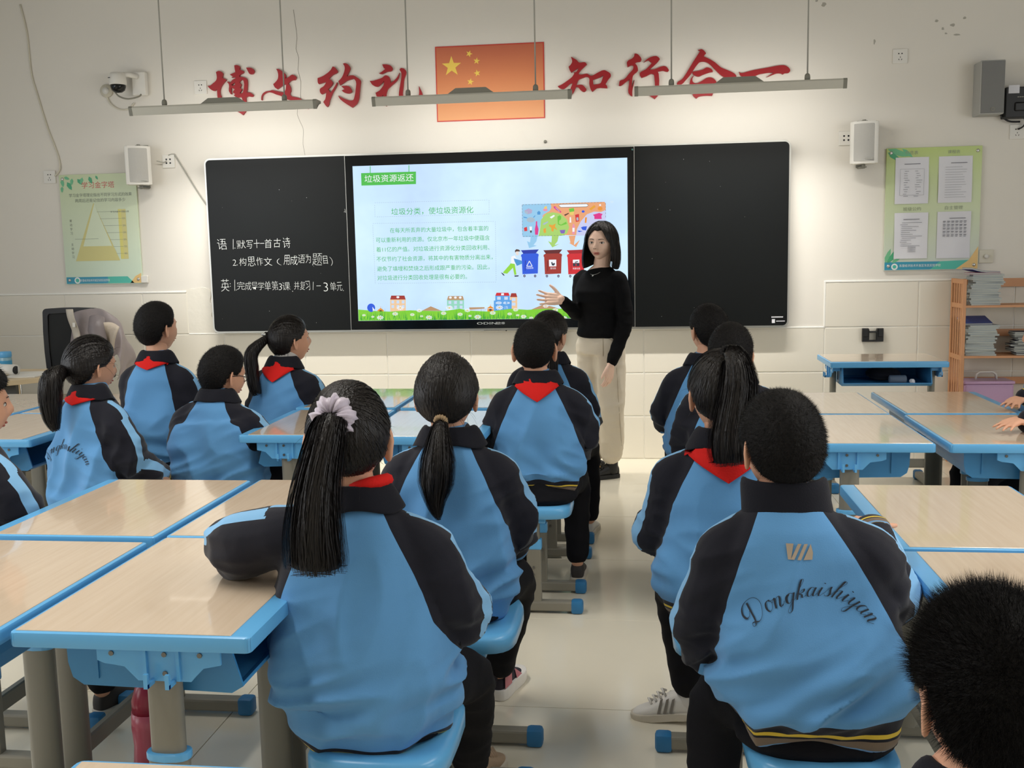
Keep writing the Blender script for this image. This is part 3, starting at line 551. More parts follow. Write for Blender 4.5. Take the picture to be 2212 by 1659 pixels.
# waste panel
sp('pblue',1,[(148,130),(160,113),(480,105),(490,150),(470,190),(400,230),(372,300),(352,400),(335,470),(330,490),(160,492),(150,470)],'b')
sp('porange',1,[(480,105),(1100,88),(1115,110),(1115,470),(690,470),(480,460),(400,300),(380,240),(470,190),(490,150)],'b')
sp('plime',2,[(340,480),(360,380),(370,290),(430,220),(510,205),(600,225),(670,290),(695,380),(670,450),(620,475),(560,480)],'b')
sp('plilac',2,[(775,475),(785,400),(830,310),(900,230),(980,200),(1060,205),(1115,180),(1115,470)],'b')
dash('dgrey',3,[(150,120),(1105,92)],'b',w=4,d=22,g=14);dash('dgrey',3,[(150,120),(155,480)],'b',w=4,d=22,g=14);dash('dgrey',3,[(155,485),(690,468)],'b',w=4,d=22,g=14);dash('dgrey',3,[(1112,100),(1115,280)],'b',w=4,d=22,g=14)
for c,dx,x0 in (('pblue',0,250),('plime',0,495),('porange',0,690)):
    sp(c,1,[(x0,478),(x0+80,474),(x0+65,540),(x0+30 if c!='porange' else x0+60,585),(x0+(70 if c=='pblue' else 90 if c=='plime' else 130),(592 if c=='pblue' else 570 if c=='plime' else 522)),(x0-20 if c=='pblue' else (x0+5 if c=='plime' else x0+85),(620 if c=='pblue' else 612 if c=='plime' else 608)),(x0-45 if c!='porange' else x0+5,538 if c!='porange' else 560),(x0-10 if c=='pblue' else x0-5 if c=='plime' else x0+20,555)],'b')
# items
sp('white',4,[(575,128),(600,118),(895,112),(915,128),(895,142),(600,147)],'b');sp('navy',3,[(572,130),(598,114),(897,108),(920,127),(897,147),(598,151)],'b')
sp('lav',3,[(178,185),(225,160),(268,178),(262,215),(215,228),(182,212)],'b');sp('grey',4,[(182,190),(215,200),(215,226),(184,210)],'b')
sp('grey',3,el(250,292,48,30),'b');sp('pblue2',4,[(163,255),(200,262),(215,275),(170,268)],'b');sp('pblue2',4,[(300,240),(304,248),(285,268),(278,262)],'b')
sp('pblue2',3,[(325,205),(345,188),(365,205),(360,232),(328,232)],'b')
sp('pink',3,el(420,178,28,16),'b');sp('yellow',4,[(400,165),(415,138),(438,135),(440,165)],'b')
sp('magenta',3,[(297,400),(308,350),(310,310),(325,308),(325,350),(340,400),(332,465),(300,465)],'b')
sp('red',3,[(170,385),(205,372),(210,420),(175,425)],'b');sp('white',3,[(235,370),(265,370),(260,440),(240,442)],'b');sp('navy',4,[(240,415),(262,415),(260,440),(242,442)],'b')
sp('white',3,[(470,262),(520,235),(530,250),(490,278)],'b');sp('grey',3,[(388,345),(400,330),(450,308),(452,322),(410,350)],'b')
sp('green2',3,[(560,255),(585,240),(605,255),(600,290),(580,300),(575,335),(600,350),(660,315),(668,340),(600,360),(565,345),(562,300)],'b')
sp('amber',3,[(465,345),(500,355),(540,335),(530,370),(560,412),(520,390),(512,430),(490,420),(488,385),(462,365)],'b')
sp('amber',3,[(395,400),(425,385),(428,440),(402,445)],'b');sp('purple',3,[(585,412),(652,408),(640,450),(600,450)],'b')
sp('magenta',3,[(515,135),(540,140),(605,200),(598,212),(545,180),(518,155)],'b');sp('lav',4,[(530,150),(545,150),(590,195),(580,200)],'b')
sp('green2',3,[(692,165),(750,158),(755,195),(700,205)],'b');sp('yellow',3,[(700,205),(752,198),(745,238),(706,238)],'b');sp('brown',3,[(635,235),(690,212),(692,222),(650,248)],'b')
sp('red',3,[(763,235),(808,225),(812,310),(772,318)],'b');sp('grey',4,[(778,268),(800,264),(802,300),(782,302)],'b');sp('white',3,[(702,262),(716,262),(720,325),(700,325)],'b')
sp('pink',3,[(730,370),(740,340),(752,340),(762,375),(758,455),(732,458)],'b');sp('white',4,[(733,385),(758,385),(757,430),(733,432)],'b')
sp('blue',3,el(856,198,18,14),'b');sp('amber',3,[(925,168),(985,125),(1000,145),(945,185)],'b');sp('orange',3,el(1050,165,28,22),'b');sp('white',4,el(1050,125,12,10),'b')
sp('magenta',3,[(968,235),(1005,225),(1040,215),(1080,228),(1065,250),(1070,285),(985,285),(985,255)],'b');sp('orange',3,[(878,265),(900,265),(893,330),(875,328)],'b')
sp('blue',3,[(830,380),(860,370),(900,368),(890,415),(850,410)],'b');sp('blue',3,[(790,420),(810,418),(850,424),(810,435)],'b')
# bins
for x0,w,dark,mid in ((135,205,'bluedk','blue'),(398,214,'maroon','brick'),(670,205,'reddk','red')):
    sp(dark,3,[(x0-3,645),(x0+w+3,635),(x0+w-35,685),(x0+30,690)],'b')
    sp(mid,4,[(x0,698),(x0+22,685),(x0+w-20,680),(x0+w,690),(x0+w,715),(x0,722)],'b')
    sp(mid,3,[(x0+6,715),(x0+w-4,712),(x0+w-10,915),(x0+15,925)],'b')
    sp(dark,4,[(x0+45,770),(x0+55,760),(x0+50,880),(x0+42,890)],'b')
    for xx in (x0+38,x0+w-42): sp('navy',4,el(xx,945,14,16),'b');sp('lav',5,el(xx,945,7,8),'b')
ring('white',[(232,770),(265,832),(200,832)],'b',8)
sp('white',5,[(460,755),(545,753),(546,832),(462,834)],'b');sp('navy',6,[(485,785),(500,780),(505,800),(525,790),(532,805),(515,824),(495,820)],'b')
sp('white',5,[(738,755),(813,752),(814,790),(738,792)],'b');sp('navy',6,[(760,780),(795,770),(800,778),(765,790)],'b');sp('navy',5,[(738,794),(814,792),(814,828),(740,830)],'b');sp('red',6,[(765,808),(785,805),(782,822),(768,820)],'b')
# man
sp('brown',3,[(62,650),(80,632),(110,638),(128,655),(105,662),(80,658),(66,675)],'b');sp('skin',3,[(68,665),(105,655),(108,700),(80,705)],'b')
sp('white',3,[(20,720),(60,705),(85,750),(140,760),(90,830),(55,800),(15,800)],'b');sp('pblue2',4,[(48,740),(140,765),(150,800),(85,828),(60,780)],'b')
sp('lime',3,[(0,815),(10,798),(60,805),(80,930),(55,935),(38,850),(-30,920),(-70,915),(-80,905)],'b');sp('navy',3,[(55,940),(108,938),(100,952),(58,955)],'b');sp('navy',3,[(-105,905),(-80,915),(-58,940),(-75,942)],'b')
sp('bg2',2,el(1185,90,22,14),'b')
# town strip (region scale 5.821 at 780,630)
def house(x0,x1,yt,yr,yb,wall,roof,win=3,rows=2):
    sp(roof,3,[(x0+15,yt),(x1-15,yt),(x1,yr),(x0,yr)],'c');sp(wall,2,[(x0,yr),(x1,yr),(x1,yb),(x0,yb)],'c')
    w=(x1-x0)/win
    for r in range(rows):
        for k in range(win): sp('winp',3,[(x0+w*(k+.25),yr+12+r*58),(x0+w*(k+.75),yr+12+r*58),(x0+w*(k+.75),yr+50+r*58),(x0+w*(k+.25),yr+50+r*58)],'c')
house(362,562,48,98,250,'peach','brick');sp('white',4,el(462,68,20,14),'c')
house(1090,1305,55,105,215,'mint','tan')
for x in (1133,1196,1258): sp('white',4,el(x,74,18,14),'c')
house(1700,1880,14,52,250,'sky2','red',2,3);house(1885,1975,20,68,230,'peach','brick',1,2);sp('white',4,[(1775,20),(1808,20),(1808,45),(1772,45)],'c')
sp('sky2',3,[(1682,112),(1905,105),(1905,250),(1682,250)],'c')
for x in (1705,1750,1800,1850): sp('winp',4,[(x,132),(x+30,130),(x+30,152),(x,154)],'c')
sp('tan',2,[(770,240),(882,184),(1020,242)],'c');sp('tan',3,[(1370,198),(1563,195),(1565,212),(1375,228)],'c');sp('winp',2,[(1385,222),(1590,210),(1590,240),(1385,240)],'c')
for x0 in (190,1592): sp('orange',3,[(x0,240-(x0>999)*28),(x0+47,205-(x0>999)*28),(x0+95,240-(x0>999)*28)],'c');sp('orange',3,[(x0+8,238-(x0>999)*20),(x0+87,238-(x0>999)*20),(x0+87,255),(x0+8,255)],'c');sp('brown',4,el(x0+47,245-(x0>999)*16,18,12),'c');sp('orange',3,[(x0+45,185-(x0>999)*25),(x0+50,185-(x0>999)*25),(x0+50,210-(x0>999)*25),(x0+45,210-(x0>999)*25)],'c')
sp('tan',2,[(2150,225),(2300,160),(2440,195),(2560,240)],'c');house(2820,2960,-10,40,160,'mint','tan',2,2)
rg = random.Random(4)
sp('grass',4,[(-60,225),(180,245),(360,252),(620,235),(760,240),(1050,245),(1250,215),(1400,240),(1620,250),(1900,215),(2100,228),(2330,215),(2700,212),(3100,225),(3400,215),(3400,380),(-60,380)],'c')
for i in range(560):
    x=rg.uniform(-30,3360);h=rg.uniform(30,80) if rg.random()<.93 else rg.uniform(90,150);yb=rg.uniform(300,360)
    sp(rg.choice(['grass2','grass3','lime']),5,[(x-4,min(yb+25,364)),(x+4,min(yb+25,364)),(x+rg.uniform(-14,14),yb-h)],'c')
for x,y,r in [(20,298,22),(425,280,36),(645,290,28),(735,238,34),(858,325,40),(1045,272,34),(1120,205,44),(1255,285,32),(1348,235,36),(1478,318,42),(1668,268,36),(1752,200,44),(1880,280,28),(1955,228,32),(2055,312,34),(230,328,42),(490,205,44),(135,318,20),(765,310,20),(1380,305,20),(1980,296,20),(2250,300,28),(2330,180,34),(2450,230,34),(2560,330,36),(2700,300,30),(2850,320,28),(3080,310,34),(3230,280,30),(2150,330,24)]:
    n=9
    for k in range(n):
        t=2*math.pi*k/n;sp('white',7,[(x,y),(x+r*math.cos(t-.22),y+.62*r*math.sin(t-.22)),(x+1.08*r*math.cos(t),y+.67*r*math.sin(t)),(x+r*math.cos(t+.22),y+.62*r*math.sin(t+.22))],'c')
    sp('yellow',8,el(x,y,r*.3,r*.2,8),'c')
sp('blue',9,el(116,203,52,54,20),'c');sp('white',10,[(132,190),(165,235),(150,238),(138,250)],'c')

for c, t, x0, x1, z0, z1 in SLIDE_TEXT:
    write(art, t, x0, x1, z0, z1, Y0 - .0012, keys.index(c))
par(art.obj('slide_artwork', smats), board)['kind'] = 'stuff'
mb = MB()
for t, x0, x1, z0, z1 in LOGO: write(mb, t, x0, x1, z0, z1, -BT - .0016)
par(mb.obj('maker_lettering', mat('silver_lettering', (176, 180, 180), 0.4)), board)
mb = MB(); mb.prism(rr(.835, .93, .938, .99, .006), -BT - .0006, -BT, 'y'); stk = par(mb.obj('corner_sticker', M['bezel']), board)
mb = MB()
for i in range(9): mb.box((.843 + i * .0085, -BT - .0012, .974), (.8495 + i * .0085, -BT - .0006, .982))
mb.box((.846, -BT - .0012, .938), (.866, -BT - .0006, .964)); mb.box((.874, -BT - .0012, .948), (.93, -BT - .0006, .953))
par(mb.obj('sticker_print', M['paper']), board)
# bracket hanging under the board
mb = MB(); mb.box((-.56, -.05, .80), (-.55, -.03, .91)); mb.box((-.58, -.055, .895), (-.53, -.02, .91)); tag(mb.obj('wall_bracket', M['blackpl']), 'thin black metal bracket hanging under the blackboard beside the teacher', 'bracket')

# ------------------------------------------------------------------ red wall characters and flag
NAMES = ['bo, first from the left, beside the wall socket', 'wen, second from the left, open bottom loop', 'yue, third from the left, with an inner dot', 'li, fourth from the left, next to the flag', 'zhi, first right of the flag', 'xing, second right of the flag', 'he, third right of the flag with a roof shape', 'yi, a single long bar at the far right']
for i, loops in enumerate(LETTERS):
    o = recenter(holed(loops, -.02, -.001, 'wall_character', M['red']))
    tag(o, 'red brush-style wall character ' + NAMES[i], 'wall letter', 'red brush-style motto characters on the front wall')
fx0, fx1, fz0, fz1 = -1.395, -.655, 2.333, 2.83
flag = empty('flag_print', ((fx0 + fx1) / 2, 0, (fz0 + fz1) / 2)); tag(flag, 'faded red flag print with five yellow stars above the blackboard', 'flag')
mb = MB(); mb.box((-.37, -.006, -.2485), (.37, -.0005, .2485)); mb.obj('flag_border', M['flag_edge'], flag)
mb = MB(); mb.box((-.363, -.0068, -.2415), (.363, -.006, .2415)); mb.obj('flag_field', M['flag'], flag)
for (x, z, r, a) in [(-.2595, .115, .069, 0), (-.137, .193, .024, 22), (-.087, .144, .024, 8), (-.085, .064, .024, -12), (-.133, .009, .024, 10)]:
    mb = MB(); pts = [(x + (r if k % 2 == 0 else r * .4) * math.sin(R(36 * k + a)), z + (r if k % 2 == 0 else r * .4) * math.cos(R(36 * k + a))) for k in range(10)]
    flatpoly(mb, pts, -.0074); mb.obj('star', M['star'], flag)
for (x, z) in [(fx1 + .03, fz1 - .08)]: pass

# ------------------------------------------------------------------ hanging blackboard lamps
M['tube'] = emitm('lamp_tube_glow', (255, 244, 226), 4.0)
def make_lamp():
    t = empty('hanging_lamp')
    prof = [(-.022, -.026), (-.045, .012), (-.045, .022), (.045, .022), (.052, -.004), (.052, -.018)]
    body = [( .050, .022), (-.045, .022), (-.052, .012), (-.040, -.034), (-.034, -.034), (-.030, -.012), (.046, .006)]
    mb = MB(); mb.prism(body, -.60, .60, 'x', bev=.0); o = mb.obj('lamp_body', M['lampgrey'], t)
    for s in (-1, 1):
        mb = MB(); b2 = [(y * 1.03, z * 1.05) for y, z in body]; mb.prism(b2, s * .60, s * .622, 'x'); mb.obj('end_cap', M['lampdk'], t)
    mb = MB()
    v = [(-.145, -.035, .022), (.145, -.035, .022), (.145, .035, .022), (-.145, .035, .022), (-.095, -.028, .058), (.095, -.028, .058), (.095, .028, .058), (-.095, .028, .058)]
    mb.add(v, [(0, 1, 5, 4), (1, 2, 6, 5), (2, 3, 7, 6), (3, 0, 4, 7), (4, 5, 6, 7)]); mb.obj('driver_box', M['lampdk'], t)
    for s in (-.40, .40):
        mb = MB(); mb.lathe([(.016, 0), (.017, .02), (.015, .035), (.009, .042)], (s, 0, .022), 12); mb.obj('cable_grip', M['lampdk'], t, True)
        mb = MB(); mb.tube([(s, 0, .06), (s, 0, 1.03)], .0045, 8); mb.obj('suspension_rod', M['cablegrey'], t, True)
    # glowing tube in the mouth of the reflector that opens towards the wall and down
    mb = MB(); mb.tube([(-.58, .012, -.016), (.58, .012, -.016)], .009, 10); mb.obj('lamp_tube', M['tube'], t, True)
    return t
lamp0 = make_lamp()
LZ = 2.395
for i, (x, lab) in enumerate([(-2.655, 'left grey linear lamp hanging in front of the first two red characters'), (-1.055, 'middle grey linear lamp hanging across the flag print'), (.57, 'right grey linear lamp hanging below the last two red characters')]):
    o = lamp0 if i == 0 else copy_tree(lamp0)
    o.location = (x, -.62, LZ); tag(o, lab, 'lamp', 'linear lamps hanging over the blackboard')
    # asymmetric optic: a wide wash on the upper wall and a tighter throw down to the foot of the wall
    for tgt, pw, spd in (((x, 0, LZ - .30), 3.0, 150), ((x, -.22, .9), 11.5, 96)):
        al = area('blackboard_lamp_light', (x, -.60, LZ - .03), tgt, 1.16, .03, pw, (1.0, .97, .915), spd); al.parent = o; al.matrix_parent_inverse = Matrix.Translation(-Vector(o.location))
# ------------------------------------------------------------------ school desks (local: pupil sits on +x, long side along y)
def make_desk():
    t = empty('school_desk'); H = .75; hx, hy = .238, .328
    mb = MB()
    # moulded blue rim: flat top, rolled edge, wide sloping lip on the pupil's side
    outline = rr(-hx, -hy, hx, hy, .012, 3)
    mb.prism([(a, b) for a, b in outline], H - .032, H - .001, 'z', bev=.005)
    smooth_by_angle(mb.obj('desk_rim', M['blue'], t), 35)
    mb = MB(); mb.box((-hx + .010, -hy + .010, H - .004), (hx - .040, hy - .010, H + .0008), .0008); mb.obj('desktop_panel', M['laminate'], t)
    # tray under the top, open towards the pupil
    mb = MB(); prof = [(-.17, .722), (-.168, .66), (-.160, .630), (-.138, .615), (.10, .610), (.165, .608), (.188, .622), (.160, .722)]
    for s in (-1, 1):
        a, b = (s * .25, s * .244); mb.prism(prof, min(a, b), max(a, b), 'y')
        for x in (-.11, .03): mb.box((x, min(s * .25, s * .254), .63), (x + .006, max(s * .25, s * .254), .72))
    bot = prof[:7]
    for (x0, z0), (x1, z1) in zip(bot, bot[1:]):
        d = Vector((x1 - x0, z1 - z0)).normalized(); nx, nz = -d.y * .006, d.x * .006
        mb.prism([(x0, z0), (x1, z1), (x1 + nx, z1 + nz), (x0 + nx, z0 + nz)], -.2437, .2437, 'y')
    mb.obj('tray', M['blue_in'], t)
    for s in (-1, 1):
        poly = [(-.085, .722), (-.085, .690), (-.07, .684), (-.03, .680), (-.005, .652), (.10, .652), (.125, .680), (.16, .686), (.16, .722)]
        mb = MB(); mb.prism([(a + .01, b) for a, b in poly], .300 if s > 0 else -.306, .306 if s > 0 else -.300, 'y', bev=.001); mb.box((-.05, min(s * .256, s * .301), .69), (.14, max(s * .256, s * .301), .72))
        for x in (.02, .085): mb.box((x, min(s * .305, s * .312), .655), (x + .006, max(s * .305, s * .312), .72))
        # the bag hook: two prongs
        for x in (.03, .072):
            mb.box((x, min(s * .305, s * .335), .648), (x + .008, max(s * .305, s * .335), .656)); mb.box((x, min(s * .328, s * .335), .648), (x + .008, max(s * .328, s * .335), .676))
        mb.obj('bracket', M['blue'], t)
        mb = MB()
        for x, z in ((-.045, .705), (.06, .705), (.06, .668), (.13, .705)): mb.tube([(x, s * .305, z), (x, s * .3085, z)], .005, 8)
        mb.obj('screw', M['screw'], t)
        def oval(rx, ry, n=16): return [(.045 + rx * (abs(math.cos(a)) ** .7) * (1 if math.cos(a) > 0 else -1), ry * (abs(math.sin(a)) ** .8) * (1 if math.sin(a) > 0 else -1)) for a in [2 * math.pi * i / n for i in range(n)]]
        mb = MB(); mb.prism([(a, b + s * .280) for a, b in oval(.034, .017)], .45, .70, 'z'); smooth_by_angle(mb.obj('upper_column', M['steel'], t))
        mb = MB(); mb.prism([(a, b + s * .280) for a, b in oval(.040, .021)], .04, .50, 'z'); smooth_by_angle(mb.obj('lower_column', M['steel'], t))
        mb = MB(); mb.prism([(a, b + s * .280) for a, b in oval(.044, .025)], .488, .503, 'z', bev=.002); smooth_by_angle(mb.obj('column_ring', M['blue'], t))
        mb = MB(); mb.box((-.19, s * .285 - .024, .012), (.19, s * .285 + .024, .052), .008, seg=2); mb.obj('foot_bar', M['steel'], t)
        for q in (-1, 1):
            mb = MB(); mb.box((min(q * .175, q * .225), s * .285 - .027, 0), (max(q * .175, q * .225), s * .285 + .027, .057), .012, seg=2); smooth_by_angle(mb.obj('foot_cap', M['bluecap'], t))
    mb = MB(); mb.box((.03, -.27, .12), (.055, .27, .17), .005); mb.obj('cross_bar', M['steel'], t)
    return t
desk0 = make_desk(); _dk = [0]
def desk(x, y, side, label, group, z=0, rz=None):
    o = desk0 if _dk[0] == 0 else copy_tree(desk0); _dk[0] += 1
    o.location = (x, y, z); o.rotation_euler = (0, 0, (0 if side > 0 else math.pi) if rz is None else rz)
    tag(o, label, 'desk', group); return o
G1 = 'wood-topped blue pupils desks pushed together in groups'
desk(-.965, -5.055, 1, 'blue-rimmed school desk under the arm of the girl with the lavender scrunchie', G1)
desk(-1.462, -5.10, -1, 'blue-rimmed school desk cut by the left edge of the photo, nearest the bottom left', G1)
desk(-.968, -4.395, 1, 'blue-rimmed desk directly behind the one the scrunchie girl leans on', G1)
desk(-1.465, -4.405, -1, 'empty blue-rimmed desk in front of the child at the far left edge', G1)
desk(-.855, -2.99, 1, 'blue-rimmed desk left of the low ponytail girl, lit by the screen', G1)
desk(-1.352, -2.96, -1, 'blue-rimmed desk beside the boy with glasses, its side and tray showing', G1)
desk(-.868, -2.25, 1, 'far desk of the middle group, reflecting green from the screen', G1)
desk(-1.365, -2.24, -1, 'far desk of the middle group beside the girl in profile', G1)
desk(.765, -3.105, -1, 'blue-rimmed desk with a bare top behind the spiky-haired boy in the logo jacket', G1)
desk(1.285, -3.11, 1, 'blue-rimmed desk under the plump hand of the nearer child at the right edge', G1)
desk(.765, -2.43, -1, 'empty far desk in front of the lone desk by the wall, left half', G1)
desk(1.30, -2.42, 1, 'far desk under the hand of the farther child at the right edge', G1)
desk(.795, -4.40, -1, 'bare desk right of the collar of the logo jacket boy, its left lip blue', G1)
desk(.80, -5.075, -1, 'bare desk beside the logo jacket boy, above the black spiky hair', G1)
desk(1.30, -4.42, 1, 'blue-rimmed desk just showing at the right edge of the photo', G1)
desk(-2.63, -3.07, 1, 'blue-rimmed desk in front of the girl with the lettered jacket at the left', G1)
desk(-3.13, -3.07, -1, 'blue-rimmed desk at the left edge, nearer of the far left group', G1)
desk(-2.63, -2.40, 1, 'blue-rimmed desk of the far left group beside the tall boy', G1)
desk(-3.13, -2.40, -1, 'farthest desk at the left edge beside the teacher desk', G1)
desk(-.56, -6.17, 1, 'desk of which only the front rim shows along the bottom edge', G1)
wd = desk(1.39, -.80, 1, 'lone blue desk by the tiled wall with its open tray facing the camera', G1, rz=-math.pi / 2); wd.location.z = .03
wd.location.z = 0; wd.scale = (1, 1.0, 1.035)

# ------------------------------------------------------------------ stools
def make_stool():
    t = empty('school_stool'); H = .44
    mb = MB(); nu, nv = 28, 5; pts = []
    # saddle-shaped plastic seat with rounded skirt
    for (sc, z) in ((.0, .436), (.55, .434), (.86, .440), (.97, .434), (1.0, .424), (1.0, .400), (.97, .398), (.93, .41), (.0, .412)):
        for j in range(nu):
            a = 2 * math.pi * j / nu; c, s_ = math.cos(a), math.sin(a)
            x = .150 * sc * abs(c) ** .45 * (1 if c > 0 else -1); y = .178 * sc * abs(s_) ** .45 * (1 if s_ > 0 else -1)
            dip = .010 * (abs(y) / .178) ** 2 * sc if z > .42 else 0
            pts.append((x, y, z + dip - .004))
    mb.grid(pts, nu, 9, closed=True); mb.obj('seat', M['blue'], t, True)
    for s in (-1, 1):
        mb = MB(); mb.box((-.05, s * .125 - .02, .37), (.05, s * .125 + .02, .418), .006, seg=2); mb.obj('seat_socket', M['blue'], t)
        mb = MB()
        for x in (-.03, .03):
            for q in (-1, 1): mb.tube([(x, s * .125 + q * .02, .395), (x, s * .125 + q * .023, .395)], .005, 8)
        for z in (.19, .16):
            for q in (-1, 1): mb.tube([(0, s * .125 + q * .018, z), (0, s * .125 + q * .021, z)], .005, 8)
        mb.obj('screw', M['screw'], t)
        mb = MB(); mb.box((-.024, s * .125 - .014, .28), (.024, s * .125 + .014, .38), .006, seg=2); mb.obj('upper_column', M['steel'], t)
        mb = MB(); mb.box((-.032, s * .125 - .019, .262), (.032, s * .125 + .019, .305), .006, seg=2); mb.obj('column_ring', M['blue'], t)
        mb = MB(); mb.box((-.029, s * .125 - .017, .04), (.029, s * .125 + .017, .265), .006, seg=2); mb.obj('lower_column', M['steel'], t)
        mb = MB(); mb.box((-.16, s * .125 - .021, .010), (.16, s * .125 + .021, .050), .007, seg=2); mb.obj('foot_bar', M['steel'], t)
        for q in (-1, 1):
            mb = MB(); mb.box((min(q * .145, q * .195), s * .125 - .025, 0), (max(q * .145, q * .195), s * .125 + .025, .055), .012, seg=2); smooth_by_angle(mb.obj('foot_cap', M['bluecap'], t))
    mb = MB(); mb.box((-.012, -.11, .15), (.012, .11, .20), .004); mb.obj('cross_bar', M['steel'], t)
    return t
stool0 = make_stool(); _st = [0]
G2 = 'blue plastic stools with grey legs'
def stool(x, y, label, rz=0):
    o = stool0 if _st[0] == 0 else copy_tree(stool0); _st[0] += 1
    o.location = (x, y, 0); o.rotation_euler = (0, 0, rz); tag(o, label, 'stool', G2); return o

# ------------------------------------------------------------------ things on the front wall
def socket(x, z, label, s=.092, style=0):
    t = empty('wall_socket', (x, 0, z)); tag(t, label, 'socket', 'white wall sockets and switches')
    mb = MB(); mb.box((-s / 2, -.010, -s / 2), (s / 2, 0, s / 2), .003, seg=2); mb.obj('face_plate', M['white_pl'], t)
    mb = MB()
    if style == 0:
        for a in (-.010, .010): mb.tube([(a, -.0112, .016), (a, -.0098, .016)], .0042, 8)
        mb.box((-.0016, -.0112, -.010), (.0016, -.0098, -.002)); mb.add([(-.012, -.0112, -.018), (-.008, -.0112, -.026), (-.005, -.0112, -.024), (-.009, -.0112, -.016)], [(0, 1, 2, 3)]); mb.add([(.012, -.0112, -.018), (.008, -.0112, -.026), (.005, -.0112, -.024), (.009, -.0112, -.016)], [(0, 3, 2, 1)])
    else:
        for a in (-.014, .014):
            for b in (-.012, .014): mb.tube([(a, -.0115, b), (a, -.0098, b)], .0062, 10)
    mb.obj('socket_holes', M['blackpl'], t)
    return t
socket(-3.07, 2.628, 'white wall socket left of the first red character')
socket(1.641, 2.64, 'white wall socket high on the wall right of the lamps')
socket(-3.338, 2.128, 'white wall socket with four dark holes beside the left loudspeaker', style=1)
socket(1.315, 2.135, 'white wall socket half hidden by the right loudspeaker', style=1)
sl = socket(-4.245, 2.045, 'white surface socket box at the top left corner of the pyramid poster')
socket(2.375, 2.14, 'white wall socket under the black power unit at the right edge')
# dimmer knob
t = empty('dimmer_switch', (2.212, 0, 1.352)); tag(t, 'square white rotary switch beside the notice board corner', 'switch')
mb = MB(); mb.box((-.046, -.012, -.043), (.046, 0, .043), .003, seg=2); mb.obj('face_plate', M['white_pl2'], t)
mb = MB(); mb.tube([(0, -.012, 0), (0, -.028, 0)], .014, 14); mb.obj('knob', M['white_pl'], t, True)
# small white box at the right lower corner of the left poster
mb = MB(); mb.box((-3.595, -.02, 1.275), (-3.545, 0, 1.325), .004, seg=2); tag(mb.obj('junction_box', M['white_pl']), 'tiny white box at the lower right corner of the pyramid poster', 'box')
# wall speakers
def speaker(x, z, rz, label):
    t = empty('wall_speaker', (x, 0, z), 0); tag(t, label, 'speaker', 'white cabinet loudspeakers on the front wall')
    T = Matrix.Translation((0, -.11, 0)) @ Matrix.Rotation(rz, 4, 'Z')
    def shell(w, h, d0, d1, name, m, n=9, crown=.02):
        mb = MB(); pts = []
        for i in range(n):
            u = -1 + 2 * i / (n - 1); x_ = u * w / 2; y_ = d1 - crown * (1 - u * u)
            pts.append((x_, y_))
        for z0, z1 in ((-h / 2, h / 2),):
            poly = [(w / 2 * .82, d0)] + [(a, b) for a, b in pts[::-1]] + [(-w / 2 * .82, d0)]
            mb.prism(poly, z0, z1, 'z', bev=.006, T=T)
        return smooth_by_angle(mb.obj(name, m, t), 30)
    shell(.175, .265, .07, -.03, 'cabinet', M['white_pl'])
    shell(.155, .235, -.02, -.032, 'grille', M['grille'], crown=.0225)
    mb = MB(); mb.box((.01, -.0565, -.108), (.055, -.0545, -.098), T=T); mb.obj('badge', M['silver'], t)
    mb = MB(); mb.box((-.02, -.1, -.155), (.02, 0, -.148), .001); mb.box((-.02, -.1, .135), (.02, 0, .142), .001); mb.tube([(0, -.09, -.16), (0, -.09, -.13)], .01, 10); mb.tube([(0, -.09, .13), (0, -.09, .148)], .012, 10); mb.box((-.03, -.006, -.15), (.03, 0, .15), .002); mb.obj('mount', M['lampdk'], t)
    return t
speaker(-3.515, 2.095, R(28), 'white loudspeaker on the wall left of the blackboard, turned inwards')
speaker(1.41, 2.092, R(-14), 'white loudspeaker on the wall right of the blackboard')
tag(cable('speaker_cable', [(-3.41, -.04, 2.13), (-3.365, -.03, 2.12), (-3.35, -.016, 2.13)], .004, M['cablegrey']), 'short cable plugged from the left loudspeaker into its socket', 'cable')
tag(cable('wall_cable', [(-3.335, -.008, 2.17), (-3.30, -.006, 2.176), (-3.275, -.006, 2.15), (-3.14, -.006, 1.92), (-3.045, -.006, 1.775)], .005, M['cablegrey']), 'grey cable running down from the left socket to the blackboard edge', 'cable')
tag(cable('wall_cable', [(-4.37, -.006, 3.25), (-4.335, -.006, 3.05), (-4.325, -.006, 2.78), (-4.29, -.006, 2.62), (-4.235, -.006, 2.40), (-4.195, -.006, 2.28), (-4.165, -.006, 2.18), (-4.16, -.012, 2.1), (-4.2, -.012, 2.05)], .0055, M['white_pl2']), 'thin pale cable sagging down the wall to the top left of the pyramid poster', 'cable')
# grey column speaker and black power unit at the upper right
t = empty('column_speaker', (2.165, 0, 2.405)); tag(t, 'tall grey box loudspeaker on the wall at the upper right', 'speaker')
mb = MB(); mb.box((-.068, -.15, -.165), (.078, -.0, .165), .004); mb.obj('cabinet', mat('grey_white_cabinet', (176, 176, 172), 0.6), t)
mb = MB(); mb.box((-.062, -.156, -.158), (.074, -.149, .158), .002); mb.obj('front_cloth', M['greybox'], t)
mb = MB(); mb.tube([(.008, -.159, -.135), (.008, -.155, -.135)], .013, 14); mb.obj('badge', M['lampdk'], t)
mb = MB(); mb.tube([(.008, -.1605, -.135), (.008, -.1585, -.135)], .008, 14); mb.obj('badge_centre', M['greybox'], t)
t = empty('power_unit', (2.40, 0, 2.315)); tag(t, 'black plastic power unit with a white sticker at the upper right edge', 'power supply')
mb = MB(); mb.box((-.13, -.09, -.095), (.16, 0, .095), .006, seg=2); mb.obj('case', M['blackpl'], t)
